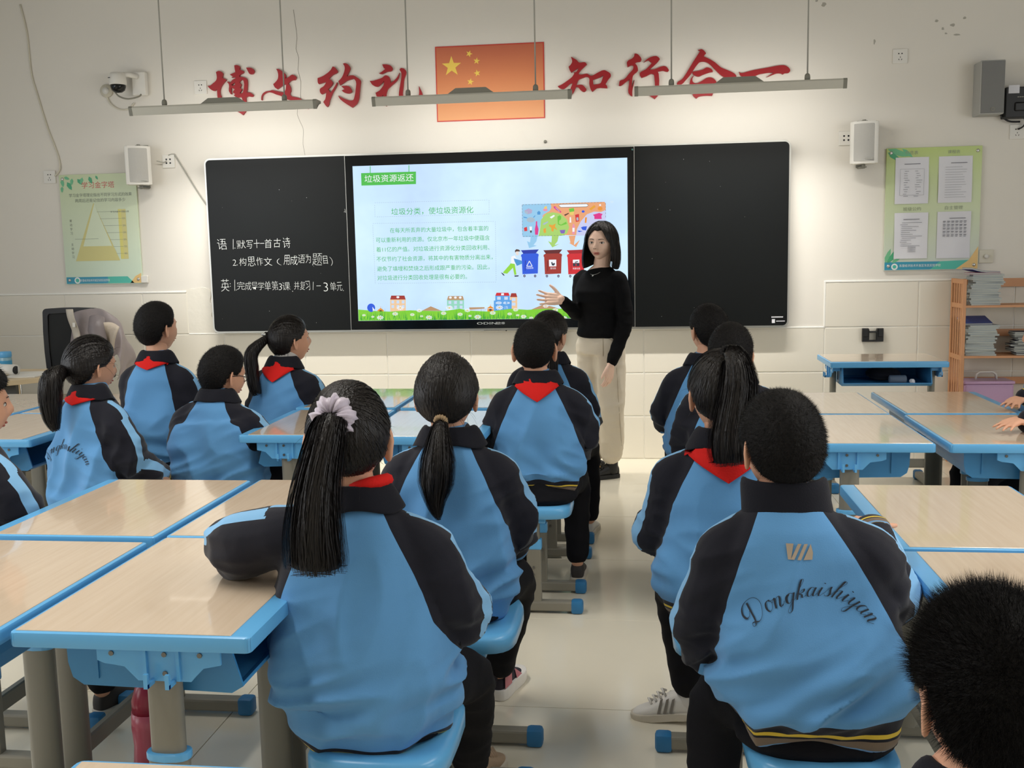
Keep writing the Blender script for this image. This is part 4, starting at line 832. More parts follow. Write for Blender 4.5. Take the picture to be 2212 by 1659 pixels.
mb = MB(); mb.box((-.075, -.094, -.055), (.06, -.089, .0), .008, seg=2); mb.obj('recessed_panel', M['leather'], t)
mb = MB(); mb.box((-.115, -.0925, .055), (-.05, -.09, .105)); mb.obj('sticker', M['paper'], t)
mb2 = MB()
for i in range(5): mb2.box((-.06 + i * .013, -.0925, .030), (-.05 + i * .013, -.09, .034))
mb2.obj('printed_mark', M['cablegrey'], t)
tag(cable('power_cable', [(2.27, -.05, 2.40), (2.245, -.06, 2.375), (2.20, -.07, 2.37)], .012, M['blackpl']), 'thick black plug cable at the upper left of the power unit', 'cable')
tag(cable('power_cable', [(2.245, -.04, 2.28), (2.26, -.05, 2.24), (2.31, -.04, 2.205), (2.38, -.03, 2.2)], .006, M['blackpl']), 'black cable curving under the power unit', 'cable')
tag(cable('power_cable', [(2.40, -.04, 2.23), (2.41, -.04, 2.19), (2.395, -.03, 2.165), (2.372, -.02, 2.155)], .005, M['blackpl']), 'short black cable dropping into the socket at the right edge', 'cable')
# dome camera
t = empty('security_camera', (-3.61, 0, 2.66)); tag(t, 'white wall-mounted dome camera with a black eye at the upper left', 'security camera')
mb = MB(); mb.box((.055, -.05, -.075), (.155, 0, .085), .008, seg=2); mb.obj('mount_box', M['white_pl'], t)
mb = MB(); mb.tube([(.1, -.05, .05), (.06, -.09, .06), (0, -.12, .055)], .018, 10); mb.obj('bracket_arm', M['white_pl'], t, True)
mb = MB(); mb.lathe([(.02, .075), (.045, .07), (.058, .05), (.060, -.005), (.056, -.012)], (-.01, -.12, 0), 20); mb.obj('dome_shroud', M['white_pl'], t, True)
mb = MB(); mb.lathe([(.052, -.01), (.052, -.025), (.044, -.048), (.025, -.062), (.0, -.066)], (-.01, -.12, 0), 20); mb.obj('dome_eye', M['bezel'], t, True)
mb = MB(); mb.box((-.05, -.1795, .028), (-.035, -.178, .033)); mb.obj('printed_mark', M['blackpl'], t)
tag(cable('camera_cable', [(-3.64, -.13, 2.60), (-3.615, -.12, 2.57), (-3.56, -.10, 2.555), (-3.50, -.06, 2.575), (-3.49, -.04, 2.6)], .006, M['lampdk']), 'dark cable looped under the dome camera', 'cable')
t = empty('wall_disc', (-3.765, 0, 2.63)); tag(t, 'round white cover disc left of the dome camera', 'wall cover')
mb = MB(); mb.tube([(0, -.018, 0), (0, 0, 0)], .045, 24); mb.obj('disc', M['white_pl2'], t, True)
mb = MB(); mb.tube([(0, -.024, 0), (0, -.017, 0)], .024, 20); mb.obj('centre_cap', M['white_pl'], t, True)
tag(cable('wall_cable', [(-3.765, -.01, 2.59), (-3.74, -.01, 2.54), (-3.68, -.01, 2.5), (-3.61, -.01, 2.5), (-3.565, -.01, 2.54)], .005, M['white_pl2']), 'pale cable curving from the wall disc to below the dome camera', 'cable')
# black screw head above the board
mb = MB(); mb.ball((-.656, -.008, 2.178), (.011, .01, .011), 12); tag(mb.obj('wall_screw', M['lampdk'], smooth=True), 'small dark round screw head above the blackboard below the flag', 'screw')
# black eraser holder
t = empty('eraser_holder', (1.507, -.012, .848)); tag(t, 'black plastic wall holder with a square opening on the tiles', 'holder')
mb = MB(); poly = [(-.067, -.044), (.067, -.044), (.067, .044), (.028, .044), (.022, .026), (-.022, .026), (-.028, .044), (-.067, .044)]
holed([poly, [(-.024, -.034), (.024, -.034), (.024, .016), (-.024, .016)]], -.03, 0, 'holder_frame', M['blackpl'], t)
for s in (-1, 1): mb = MB(); mb.box((s * .048 - .016, -.04, -.012), (s * .048 + .016, -.028, .04), .004, seg=2); mb.obj('clip', M['blackpl'], t)

# ------------------------------------------------------------------ posters
PG = postermat((188, 208, 120), (206, 218, 176), (204, 212, 206)); PG2 = postermat((204, 216, 172), (212, 224, 192), (206, 226, 204))  # left poster is paler: glare is put into its print colours
pcol = dict(teal=(40, 150, 180), aqua=(70, 190, 170), leaf=(70, 170, 120), leaf2=(110, 190, 140), sand=(236, 196, 120), yel=(222, 214, 110), pale=(220, 232, 200), red=(206, 90, 80), ink=(120, 130, 110), white=(235, 240, 238), fold=(150, 160, 130), gold=(214, 206, 130))
pk = list(pcol); pm = [mat('poster_' + k, pcol[k], 0.35) for k in pk]
def poster(name, x0, z0, x1, z1, label, base, y=.014):
    t = empty(name, ((x0 + x1) / 2, 0, (z0 + z1) / 2)); tag(t, label, 'poster'); w, h = (x1 - x0) / 2, (z1 - z0) / 2
    mb = MB(); mb.box((-w, -y, -h), (w, -.002, h), .001); mb.obj('backing_board', base, t)
    for a in (-1, 1):
        for b in (-1, 1):
            mb = MB(); mb.ball((a * (w - .028), -y - .002, b * (h - .03)), (.011, .005, .011), 12); mb.obj('stud', M['silver'], t, True)
    return t, w, h
t, w, h = poster('learning_poster', -4.172, 1.272, -3.588, 2.056, 'pale green learning pyramid poster on the left wall part', PG2)
A = MB(); Yp = -.0146
def pp_(c, pts, l=0): flatpoly(A, pts, Yp - l * .0002, pk.index(c))
pp_('teal', [(-w + .004, -h + .004), (w - .25, -h + .004), (w - .25, -h + .052), (-w + .004, -h + .052)]); pp_('aqua', [(w - .26, -h + .004), (w - .06, -h + .004), (w - .11, -h + .052), (w - .26, -h + .052)], 1); pp_('sand', [(w - .09, -h + .004), (w - .004, -h + .004), (w - .004, -h + .075), (w - .05, -h + .052)], 1)
rp = random.Random(5)
for i, (x, z, s, a) in enumerate([(-.27, .36, .05, -80), (-.23, .34, .06, -60), (-.19, .365, .045, -100), (-.15, .36, .05, -50), (-.11, .37, .045, -110), (-.06, .375, .05, -70), (-.27, .31, .04, -95), (-.01, .38, .03, -60), (-.25, .375, .04, -20)]):
    c_, s_ = math.cos(R(a)), math.sin(R(a)); L_ = [(0, 0), (.35, .28), (.8, .2), (1.1, 0), (.8, -.2), (.35, -.28)]
    pp_('leaf' if i % 2 else 'leaf2', [(max(-w + .003, x + s * (u * c_ - v * s_)), min(h - .003, z + s * (u * s_ + v * c_))) for u, v in L_], 1 + i * .3)
pp_('gold', [(-.205, -.225), (.135, -.225), (-.04, .19)], 1); pp_('pale', [(-.14, -.12), (.08, -.12), (-.035, .18)], 2)
for i in range(7): pp_('ink', [(-.02 + i * .022, .125 - i * .05), (.17, .125 - i * .05), (.17, .1235 - i * .05), (-.02 + i * .022, .1235 - i * .05)], 3)
pp_('ink', [(-.20, -.066), (-.02, -.066), (-.02, -.068), (-.20, -.068)], 3)
pp_('yel', [(.142, -.215), (.165, -.215), (.165, .14), (.142, .14)], 1); pp_('gold', [(.165, -.215), (.20, -.215), (.20, .14), (.165, .14)], 1)
write(A, '学习金字塔', -.12, .128, .292, .338, Yp - .0004, pk.index('red')); write(A, '学习金字塔理论指出不同学习方式的效果', -.222, .255, .232, .258, Yp - .0004, pk.index('ink')); write(A, '两周后还能记住的学习内容多少', -.178, .205, .194, .220, Yp - .0004, pk.index('ink'))
write(A, '学习内容平均留存率', .085, .225, .115, .128, Yp - .0004, pk.index('ink'))
for i, ch_ in enumerate('被动学习'): write(A, ch_, -.232, -.214, .055 - i * .03, .075 - i * .03, Yp - .0004, pk.index('ink'))
for i, ch_ in enumerate('主动学习'): write(A, ch_, -.232, -.214, -.115 - i * .03, -.095 - i * .03, Yp - .0004, pk.index('ink'))
for i in range(7): write(A, ['5%', '10%', '20%', '30%', '50%', '75%', '90%'][i], .172, .195, .118 - i * .05, .13 - i * .05, Yp - .0004, pk.index('ink'))
write(A, '东营经济技术开发区东凯实验学校', -.18, .045, -h + .018, -h + .036, Yp - .0004, pk.index('white')); flatpoly(A, el(-w + .088, -h + .028, .023, .023, 18), Yp - .0004, pk.index('white')); flatpoly(A, el(-w + .088, -h + .028, .014, .014, 14), Yp - .0006, pk.index('aqua'))
A.obj('poster_print', pm, t)['kind'] = 'stuff'
t, w, h = poster('notice_poster', 1.570, 1.270, 2.163, 2.060, 'green notice board poster holding four white sheets on the right', PG, .018)
A = MB(); Yp = -.0186; cx, cz = 1.8665, 1.665
pp_('teal', [(-w + .004, -h + .004), (w - .28, -h + .004), (w - .2, -h + .056), (-w + .004, -h + .056)]); pp_('aqua', [(w - .3, -h + .004), (w - .14, -h + .004), (w - .06, -h + .062), (w - .24, -h + .056)], 1); pp_('sand', [(w - .14, -h + .004), (w - .004, -h + .004), (w - .004, -h + .15), (w - .06, -h + .062)], 1)
for i, (x, z, s, a) in enumerate([(-.29, .39, .13, -20), (-.29, .37, .1, -35), (-.2, .39, .08, -40), (-.28, .345, .05, -10), (-.29, -.345, .09, 70), (-.28, -.345, .08, 45), (-.25, -.345, .06, 30), (-.27, -.345, .1, 58)]):
    c_, s_ = math.cos(R(a)), math.sin(R(a)); L_ = [(0, 0), (.35, .16), (.8, .12), (1.1, 0), (.8, -.12), (.35, -.16)]
    pp_('leaf' if i % 2 else 'leaf2', [(max(-w + .003, x + s * (u * c_ - v * s_)), min(h - .003, z + s * (u * s_ + v * c_))) for u, v in L_], 1 + i * .25)
for tt, x0, x1, z0, z1 in [('作息表', 1.687, 1.767, 2.0157, 2.0414), ('课程表', 1.9505, 2.027, 2.0157, 2.0382), ('班级公约', 1.6814, 1.794, 1.6562, 1.6807), ('自主管理', 1.9432, 2.0548, 1.6585, 1.6829)]: write(A, tt, x0 - cx, x1 - cx, z0 - cz, z1 - cz, Yp - .0011, pk.index('fold'))
write(A, '东营经济技术开发区东凯实验学校', 1.668 - cx, 1.928 - cx, 1.292 - cz, 1.310 - cz, Yp - .0006, pk.index('white')); flatpoly(A, el(1.637 - cx, 1.295 - cz, .021, .021, 18), Yp - .0006, pk.index('white')); flatpoly(A, el(1.637 - cx, 1.295 - cz, .012, .012, 14), Yp - .0008, pk.index('aqua'))
A.obj('poster_print', pm, t)['kind'] = 'stuff'
sheets = [(1.626, 1.7015, 1.8355, 1.999, 'timetable sheet, upper left of the four on the green notice board'), (1.896, 1.7025, 2.105, 1.9985, 'faint class schedule sheet, upper right on the green notice board'), (1.629, 1.347, 1.8395, 1.644, 'sheet of printed rules, lower left on the green notice board'), (1.897, 1.3455, 2.106, 1.6455, 'sheet with a grid of names, lower right on the green notice board')]
for i, (x0, z0, x1, z1, lab) in enumerate(sheets):
    t = empty('notice_sheet', ((x0 + x1) / 2, -.02, (z0 + z1) / 2)); tag(t, lab, 'paper', 'white sheets on the notice board')
    w, h = (x1 - x0) / 2, (z1 - z0) / 2; mb = MB(); nu, nv = 7, 7
    mb.grid([(-w + 2 * w * a / 6, -.003 - .004 * math.sin(a * 1.3 + i) * math.sin(b * .8), -h + 2 * h * b / 6) for b in range(7) for a in range(7)], 7, 7); mb.obj('sheet', M['paper'], t, True)
    mb = MB(); rs = random.Random(i)
    def ln(x, z, L_, hh=.0022): mb.box((x, -.0092, z), (x + L_, -.0088, z + hh))
    ln(-.05 + .02 * (i % 2), h - .045, .1, .004)
    if i == 0:
        ring_ = [(-w + .03, h - .075), (w - .03, h - .075), (w - .03, -h + .055), (-w + .03, -h + .055)]
        for (a, b), (c_, d_) in zip(ring_, ring_[1:] + ring_[:1]): mb.box((min(a, c_) - .0005, -.0092, min(b, d_) - .0005), (max(a, c_) + .0005, -.0088, max(b, d_) + .0005))
        for k in range(12): ln(-w + .05 + rs.uniform(0, .01), h - .09 - k * .0145, rs.uniform(.012, .03)); ln(.01 + rs.uniform(0, .02), h - .09 - k * .0145, rs.uniform(.01, .04))
    elif i == 1:
        for k in range(13): ln(-w + .04, h - .07 - k * .016, rs.uniform(.1, .14), .0012)
    elif i == 2:
        for k in range(13): ln(-w + .035 + rs.uniform(0, .012), h - .065 - k * .0125, rs.uniform(.04, .13))
        for k in range(5): ln(-.02, -h + .075 - k * .008, .05)
    else:
        for k in range(5):
            for q in range(6): ln(-w + .035 + q * .026, h - .065 - k * .022, .016, .005); ln(-w + .035 + q * .026, h - .073 - k * .022, .014, .003)
    mb.obj('printed_lines', M['ink'], t)['kind'] = 'stuff'

# ------------------------------------------------------------------ bamboo shelf with books
t = empty('bookshelf', (2.0, -.29, 0)); tag(t, 'orange bamboo shelf with a slatted side, stacked with notebooks, at the right edge', 'shelf')
SD = .26; X0 = -.005; X1 = 1.1
for s, x in (('l', X0), ('r', X1)):
    for y in (0, SD - .02):
        mb = MB(); mb.box((x, y, 0), (x + .022, y + .022, 1.215), .002); mb.obj('upright', M['wood'], t)
    for z in (.02, .36, .70, 1.03, 1.185):
        mb = MB(); mb.box((x + .002, .02, z), (x + .018, SD - .02, z + .03), .001); mb.obj('side_rail', M['wood'], t)
    for k in range(4):
        mb = MB(); mb.box((x + .005, .045 + k * .048, .05), (x + .013, .063 + k * .048, 1.19)); mb.obj('side_slat', M['wood'], t)
for z in (.10, .40, .715, 1.035):
    for k in range(5): mb = MB(); mb.box((X0 + .02, k * .05, z), (X1, k * .05 + .044, z + .014), .001); mb.obj('shelf_slat', M['wood'], t)
    mb = MB(); mb.box((X0 + .02, SD - .012, z + .12 if z < 1 else z + .12), (X1, SD - .002, z + (.165 if z < 1 else .175)), .001); mb.obj('back_rail', M['wood'], t)
mb = MB()
for x in (.25, .275): mb.ball((x, SD - .0135, 1.19), (.008, .001, .006), 8)
mb.obj('wood_knot', mat('wood_knot', (90, 54, 36), 0.7), t)
# notebooks: each one on its own
book_mats = [mat('notebook_pages', (196, 198, 190), 0.8), mat('notebook_cover_pale', (176, 190, 200), 0.6), mat('notebook_cover_blue', (78, 96, 160), 0.5), mat('notebook_cover_pink', (190, 60, 130), 0.5), mat('notebook_cover_dark', (46, 50, 72), 0.6)]
def book_mesh(cover, bend=0.0):
    mb = MB(); n = 6; w, d, th = .185, .13, .011
    def sheet(z0, z1, mi, inset):
        pts = []
        for k in range(n + 1):
            x = -w / 2 + inset + (w - 2 * inset) * k / n; lift = bend * max(0, (.5 - k / n)) ** 2 * 4
            pts.append((x, lift))
        v = []; f = []
        for x, l in pts:
            v += [(x, -d / 2 + inset, z0 + l), (x, d / 2 - inset, z0 + l), (x, d / 2 - inset, z1 + l), (x, -d / 2 + inset, z1 + l)]
        for k in range(n):
            a = k * 4; f += [(a, a + 1, a + 5, a + 4), (a + 1, a + 2, a + 6, a + 5), (a + 2, a + 3, a + 7, a + 6), (a + 3, a, a + 4, a + 7)]
        f += [(0, 3, 2, 1), (n * 4, n * 4 + 1, n * 4 + 2, n * 4 + 3)]
        mb.add(v, f, mi)
    sheet(0, .001, 1, 0); sheet(.001, th - .001, 0, .002); sheet(th - .001, th, 1, 0)
    me = bpy.data.meshes.new('notebook'); me.from_pydata(mb.v, [], mb.f); me.materials.append(book_mats[0]); me.materials.append(book_mats[cover]); me.polygons.foreach_set('material_index', mb.m); return me
bm_pale, bm_blue, bm_pink, bm_dark = book_mesh(1), book_mesh(2, .014), book_mesh(3), book_mesh(4)
bm_blue0 = book_mesh(2)
rb = random.Random(11)
ORD = ['', 'lowest', 'second', 'third', 'fourth', 'fifth', 'sixth', 'seventh', 'eighth', 'ninth', 'tenth', 'eleventh', 'twelfth', 'thirteenth', 'fourteenth', 'fifteenth', 'sixteenth', 'seventeenth']
def stack(x, y, z, n, top, label, group, mesh=None, jit=.012, rz0=0):
    for i in range(n):
        me = mesh or bm_pale
        if i == n - 1 and top: me = top
        o = link(bpy.data.objects.new('notebook', me)); o.location = (x + rb.uniform(-jit, jit) + (.014 if i > n * .6 else 0), y + rb.uniform(-jit, jit) * .6, z + i * .0114); o.rotation_euler = (0, 0, rz0 + rb.uniform(-.12, .12))
        tag(o, label % (ORD[i + 1],) if '%s' in label else label, 'notebook', group)
stack(2.135, -.21, 1.0495, 17, None, 'pale notebook, %s from the bottom of the stack on the upper shelf', 'pale notebooks in the upper stack')
stack(2.14, -.205, 1.0495 + 17 * .0114, 1, bm_pink, 'pink and dark notebook near the top of the upper stack', 'coloured notebooks on the shelf')
o = link(bpy.data.objects.new('notebook', bm_blue)); o.location = (2.125, -.20, 1.0495 + 18 * .0114); o.rotation_euler = (0, R(4), .2); tag(o, 'blue-covered notebook with curling corner on top of the upper stack', 'notebook', 'coloured notebooks on the shelf')
stack(2.115, -.21, .7295, 17, None, 'pale notebook, %s from the bottom of the stack on the middle shelf', 'pale notebooks in the middle stack')
o = link(bpy.data.objects.new('notebook', bm_blue0)); o.location = (2.10, -.18, .7295 + 17 * .0114 + .02); o.rotation_euler = (R(18), 0, .1); tag(o, 'blue notebook leaning on top of the middle shelf stack', 'notebook', 'coloured notebooks on the shelf')
stack(2.42, -.2, .7295, 13, None, 'dark notebook, %s from the bottom at the right edge of the middle shelf', 'dark notebooks on the middle shelf', bm_dark, .02)
# lilac storage box on the lower shelf
t = empty('storage_box', (2.16, -.17, .4145)); tag(t, 'translucent lilac plastic box with a white handle on the lower shelf', 'storage box')
M['lilac'] = mat('lilac_plastic', (204, 166, 204), 0.35); mb = MB(); mb.box((-.125, -.09, 0), (.175, .09, .13), .012, seg=2); mb.obj('box_body', M['lilac'], t)
mb = MB(); mb.box((-.13, -.095, .13), (.18, .095, .15), .006, seg=2); mb.obj('box_lid', M['lilac'], t)
mb = MB(); mb.tube([(-.035, -.0, .15), (-.03, -.0, .185), (-.01, -.0, .20), (.07, -.0, .20), (.09, -.0, .185), (.095, -.0, .15)], .008, 8); mb.obj('handle', M['white_pl'], t, True)

# ------------------------------------------------------------------ things in the lone desk's tray
t = empty('black_bag', (1.41, -.78, .645)); tag(t, 'black cloth bag pushed into the tray of the lone desk', 'bag')
mb = MB(); mb.ball((0, 0, .036), (.10, .12, .038), 16); mb.obj('bag_body', M['navy'], t, True)
mb = MB(); mb.tube([(-.048, 0, .024), (-.044, 0, .024), (.044, 0, .024), (.048, 0, .024)], [.018, .024, .024, .018], 16); o = mb.obj('pencil_case', mat('grey_blue_case', (104, 118, 136), 0.7), smooth=True); o.location = (1.46, -.93, .640); tag(o, 'grey cylindrical pencil case in front of the black bag in the tray', 'pencil case')
mb = MB(); rn = random.Random(2); bm_ = bmesh.new(); bmesh.ops.create_icosphere(bm_, subdivisions=2, radius=.018)
for v in bm_.verts: v.co *= rn.uniform(.7, 1.15)
mb.addbm(bm_); o = mb.obj('paper_ball', M['paper']); o.location = (1.535, -.955, .652); tag(o, 'small crumpled white tissue beside the grey pencil case', 'tissue')

# ------------------------------------------------------------------ teacher's desk, office chair and things on them (far left)
t = empty('teacher_desk', (-4.2, -1.15, 0)); tag(t, 'light maple teacher desk top at the far left behind the pupils', 'desk')
mb = MB(); mb.prism([(-.9, -.28), (.38, -.28), (.60, .02), (.60, .42), (-.9, .42)], .705, .735, 'z', bev=.003); mb.obj('desk_top', M['maple'], t)
mb = MB(); mb.box((.30, -.10, .62), (.36, -.04, .705), .002); mb.obj('apron_block', M['maple'], t)
mb = MB(); mb.box((-.85, -.18, .0), (.42, -.15, .70)); mb.obj('modesty_panel', mat('dark_grey_panel', (70, 70, 68), 0.7), t)
t = empty('office_chair', (-3.90, -.45, 0)); tag(t, 'black mesh office chair behind the maple desk, draped with a jacket', 'chair')
mb = MB(); hw = .24
holed([rr(-.20, 0, .20, .46, .03), rr(-.165, .035, .165, .425, .02)], -.015, .015, 'back_frame', M['blackpl'], t).location = (0, 0, .66)
mb = MB(); mb.box((-.168, -.004, .69), (.168, .004, 1.09)); mb.obj('back_mesh', mat('black_chair_mesh', (34, 36, 37), 0.8), t)
mb = MB(); mb.box((-.24, -.46, .42), (.24, -.02, .50), .03, seg=3); smooth_by_angle(mb.obj('seat', M['blackpl'], t), 50)
mb = MB(); mb.tube([(0, -.25, .06), (0, -.25, .43)], .03, 12); mb.obj('gas_post', M['silver'], t, True)
for k in range(5):
    a = 2 * math.pi * k / 5; mb = MB(); mb.tube([(0, -.25, .10), (.28 * math.cos(a), -.25 + .28 * math.sin(a), .07)], [.025, .015], 8); mb.obj('base_leg', M['blackpl'], t, True)
    mb = MB(); mb.ball((.28 * math.cos(a), -.25 + .28 * math.sin(a), .03), (.03, .03, .03), 10); mb.obj('castor', M['blackpl'], t, True)
for s in (-1, 1):
    mb = MB(); mb.tube([(s * .24, -.2, .45), (s * .29, -.2, .5), (s * .29, -.2, .66)], .012, 8); mb.obj('arm_support', M['silver'], t, True)
    mb = MB(); mb.tube([(s * .29, -.02, .66), (s * .29, -.1, .675), (s * .29, -.3, .67)], [.018, .024, .018], 8); mb.obj('armrest', M['blackpl'], t, True)
# jacket hanging over the chair back
def draped():
    t = empty('hanging_jacket', (-3.70, -.48, 0)); tag(t, 'grey outdoor jacket with pale lining draped over the office chair', 'jacket')
    prof = [(-.18, 1.085), (-.15, 1.115), (-.10, 1.125), (-.02, 1.13), (.06, 1.12), (.11, 1.09), (.15, 1.03), (.19, .95), (.20, .86), (.19, .78), (.17, .70)]
    nu = len(prof); pts = []; nv = 9
    mb = MB()
    for j in range(nv):
        v = j / (nv - 1)
        for i, (x, z) in enumerate(prof):
            yy = -.10 + .22 * v + .02 * math.sin(i * 2.1 + v * 3); sag = -.33 * (abs(v - .5) * 2) ** 1.6 * (1 - .3 * i / nu)
            pts.append((x + .015 * math.sin(i * 1.7 + j), yy * (1 if v else 1), max(.62, z + sag * (1 if i < 7 else .4)) + .012 * math.sin(j * 2.3 + i * 1.4)))
    mb.grid(pts, nu, nv); o = mb.obj('outer_shell', mat('grey_nylon', (142, 132, 132), 0.5, bump=.4, bscale=14), t, True)
    m = o.modifiers.new('s', 'SUBSURF'); m.levels = 2; m.render_levels = 2
    lin_ = mat('pale_lining', (200, 186, 168), 0.7, bump=.5, bscale=20)
    mb = MB(); pts = []
    for j in range(14):
        v = j / 13
        for i in range(10):
            u = i / 9; pts.append((-.02 + .20 * u * (1 - .35 * v) + .05 * (1 - v), -.115 - .02 * math.sin(u * 7 + v * 2) - .015 * math.sin(v * 9), 1.0 - .36 * v + .03 * math.sin(u * 3.2)))
    mb.grid(pts, 10, 14); o = mb.obj('lining', lin_, t, True); m = o.modifiers.new('s', 'SOLIDIFY'); m.thickness = .006
    mb = MB(); pts = []
    for j in range(12):
        v = j / 11
        for i in range(4): pts.append((-.15 + .05 * i / 3 + .04 * v, -.112 - .008 * math.sin(v * 6), 1.12 - .2 * v))
    mb.grid(pts, 4, 12); o = mb.obj('zip_placket', mat('pale_placket', (200, 192, 178), 0.5), t, True); m = o.modifiers.new('s', 'SOLIDIFY'); m.thickness = .005
    mb = MB(); mb.box((-.105, -.128, 1.0), (-.085, -.122, 1.03), .002); mb.obj('buckle', M['white_pl'], t)
    # hanging sleeve
    mb = MB(); mb.tube([(.06, -.10, 1.06), (.07, -.14, .98), (.10, -.15, .88), (.06, -.15, .78)], [.05, .055, .05, .045], 14); mb.obj('sleeve', mat('grey_nylon_dark', (128, 119, 120), 0.5, bump=.5, bscale=18), t, True)
draped()
t = empty('candy_jar', (-4.05, -1.0, .735)); tag(t, 'clear jar with a blue lid and blue cartoon label at the left edge', 'jar')
mb = MB(); mb.lathe([(.036, 0), (.038, .01), (.038, .10), (.034, .11)], n=20); mb.obj('jar_body', mat('pale_jar', (150, 190, 205), 0.2), t, True)
mb = MB(); mb.lathe([(.0388, .015), (.0388, .085)], n=20, cap=False); mb.obj('label_band', mat('blue_label', (70, 160, 205), 0.5), t, True)
mb = MB(); mb.lathe([(.037, .105), (.04, .108), (.04, .135), (.036, .142)], n=20); mb.obj('lid', M['blue'], t, True)
mb = MB(); mb.ball((.012, -.038, .045), (.010, .002, .012), 8); mb.ball((-.012, -.038, .06), (.008, .002, .009), 8); mb.obj('label_spot', M['white_pl'], t, True)
mb = MB(); mb.prism([(-3.98, -.95), (-3.90, -1.28), (-3.72, -1.22), (-3.66, -.92)], .736, .742, 'z'); o = mb.obj('paper_sheet', M['white_pl']); tag(o, 'white paper lying on the maple desk in front of the chair', 'paper')
t = empty('paper_roll', (-3.93, -1.12, .772)); tag(t, 'white roll with a dark core lying on the maple desk', 'roll')
mb = MB(); mb.tube([(-.12, .03, 0), (.03, -.01, 0)], .035, 20); mb.obj('roll', M['white_pl'], t, True)
mb = MB(); mb.tube([(.03, -.01, 0), (.031, -.0102, 0)], .026, 16); mb.obj('core', M['blackpl'], t, True)
mb = MB(); mb.tube([(-3.93, -1.3, .742), (-3.88, -1.32, .744), (-3.85, -1.30, .742)], .010, 8); mb.tube([(-3.90, -1.33, .752), (-3.87, -1.31, .756)], .008, 8); tag(mb.obj('snack_pieces', mat('golden_snack', (206, 160, 90), 0.7), smooth=True), 'small golden snack pieces beside the white roll', 'snack')
# pink bottle under the near desks
t = empty('pink_bottle', (-1.33, -4.62, 0)); tag(t, 'deep pink plastic bottle standing on the floor behind the desk leg', 'bottle')
pk1, pk2 = mat('deep_pink_plastic', (156, 44, 66), 0.3), mat('pink_plastic', (196, 96, 112), 0.3)
mb = MB(); mb.lathe([(.045, 0), (.05, .01), (.05, .09)], n=20); mb.obj('bottle_base', pk1, t, True)
mb = MB(); mb.lathe([(.047, .09), (.05, .1), (.046, .15), (.05, .2), (.048, .24)], n=20); mb.obj('bottle_body', pk2, t, True)
mb = MB(); mb.lathe([(.046, .24), (.046, .27), (.034, .31), (.012, .325)], n=20); mb.obj('bottle_cap', pk1, t, True)
# ------------------------------------------------------------------ people
def unify(name, mb, voxel, mats, smooth_it=3, fac=.5):
    # closed lofts -> one continuous skin
    me = bpy.data.meshes.new(name); me.from_pydata(mb.v, [], mb.f); o = bpy.data.objects.new(name, me); COL.objects.link(o)
    m = o.modifiers.new('r', 'REMESH'); m.mode = 'VOXEL'; m.voxel_size = voxel
    if smooth_it: s = o.modifiers.new('s', 'SMOOTH'); s.iterations = smooth_it; s.factor = fac
    r = evalmesh(o); r.name = name; r.materials.clear()
    for q in (mats if isinstance(mats, list) else [mats]): r.materials.append(q)
    r.polygons.foreach_set('use_smooth', np.ones(len(r.polygons), dtype=bool)); return r
def co(me):
    a = np.empty(len(me.vertices) * 3, dtype=np.float32); me.vertices.foreach_get('co', a); return a.reshape(-1, 3).astype(np.float64)
def setco(me, a): me.vertices.foreach_set('co', a.astype(np.float32).ravel()); me.update()
def nrm(me):
    a = np.empty(len(me.vertices) * 3, dtype=np.float32); me.vertices.foreach_get('normal', a) if False else me.vertex_normals.foreach_get('vector', a); return a.reshape(-1, 3).astype(np.float64)
def attrf(me, name, a):
    t = me.attributes.new(name, 'FLOAT', 'POINT'); t.data.foreach_set('value', a.astype(np.float32))
def chain(mb, pts, rad, n=14, sub=4):
    # tapered limb with rounded ends through the joints
    P = [Vector(p) for p in pts]; Q = []; RR = []
    for i in range(len(P) - 1):
        for k in range(sub):
            t = k / sub; Q.append(P[i].lerp(P[i + 1], t)); RR.append(rad[i] + (rad[i + 1] - rad[i]) * t)
    Q.append(P[-1]); RR.append(rad[-1])
    # soften bends
    for _ in range(2):
        Q2 = [q.copy() for q in Q]
        for i in range(1, len(Q) - 1): Q2[i] = (Q[i - 1] + Q[i] * 2 + Q[i + 1]) / 4
        Q = Q2
    d0 = (Q[0] - Q[1]).normalized(); d1 = (Q[-1] - Q[-2]).normalized()
    A = [Q[0] + d0 * RR[0] * .95, Q[0] + d0 * RR[0] * .6] + Q + [Q[-1] + d1 * RR[-1] * .6, Q[-1] + d1 * RR[-1] * .95]
    B = [RR[0] * .25, RR[0] * .78] + RR + [RR[-1] * .78, RR[-1] * .25]
    mb.tube(A, B, n); return mb
def torso(mb, rings, n=28, p=2.5):
    # rings: (cx, cy, cz, rx, ry, yaw, tilt)
    v = []
    for r in rings:
        cx, cy, cz, rx, ry = r[:5]; yaw = r[5] if len(r) > 5 else 0
        for j in range(n):
            a = 2 * math.pi * j / n; c, s_ = math.cos(a), math.sin(a)
            x = rx * abs(c) ** (2 / p) * (1 if c > 0 else -1); y = ry * abs(s_) ** (2 / p) * (1 if s_ > 0 else -1)
            v.append((cx + x * math.cos(yaw) - y * math.sin(yaw), cy + x * math.sin(yaw) + y * math.cos(yaw), cz))
    k = len(rings); f = []
    for i in range(k - 1):
        for j in range(n): f.append((i * n + j, i * n + (j + 1) % n, (i + 1) * n + (j + 1) % n, (i + 1) * n + j))
    f.append(tuple(range(n - 1, -1, -1))); f.append(tuple((k - 1) * n + j for j in range(n))); mb.add(v, f); return mb

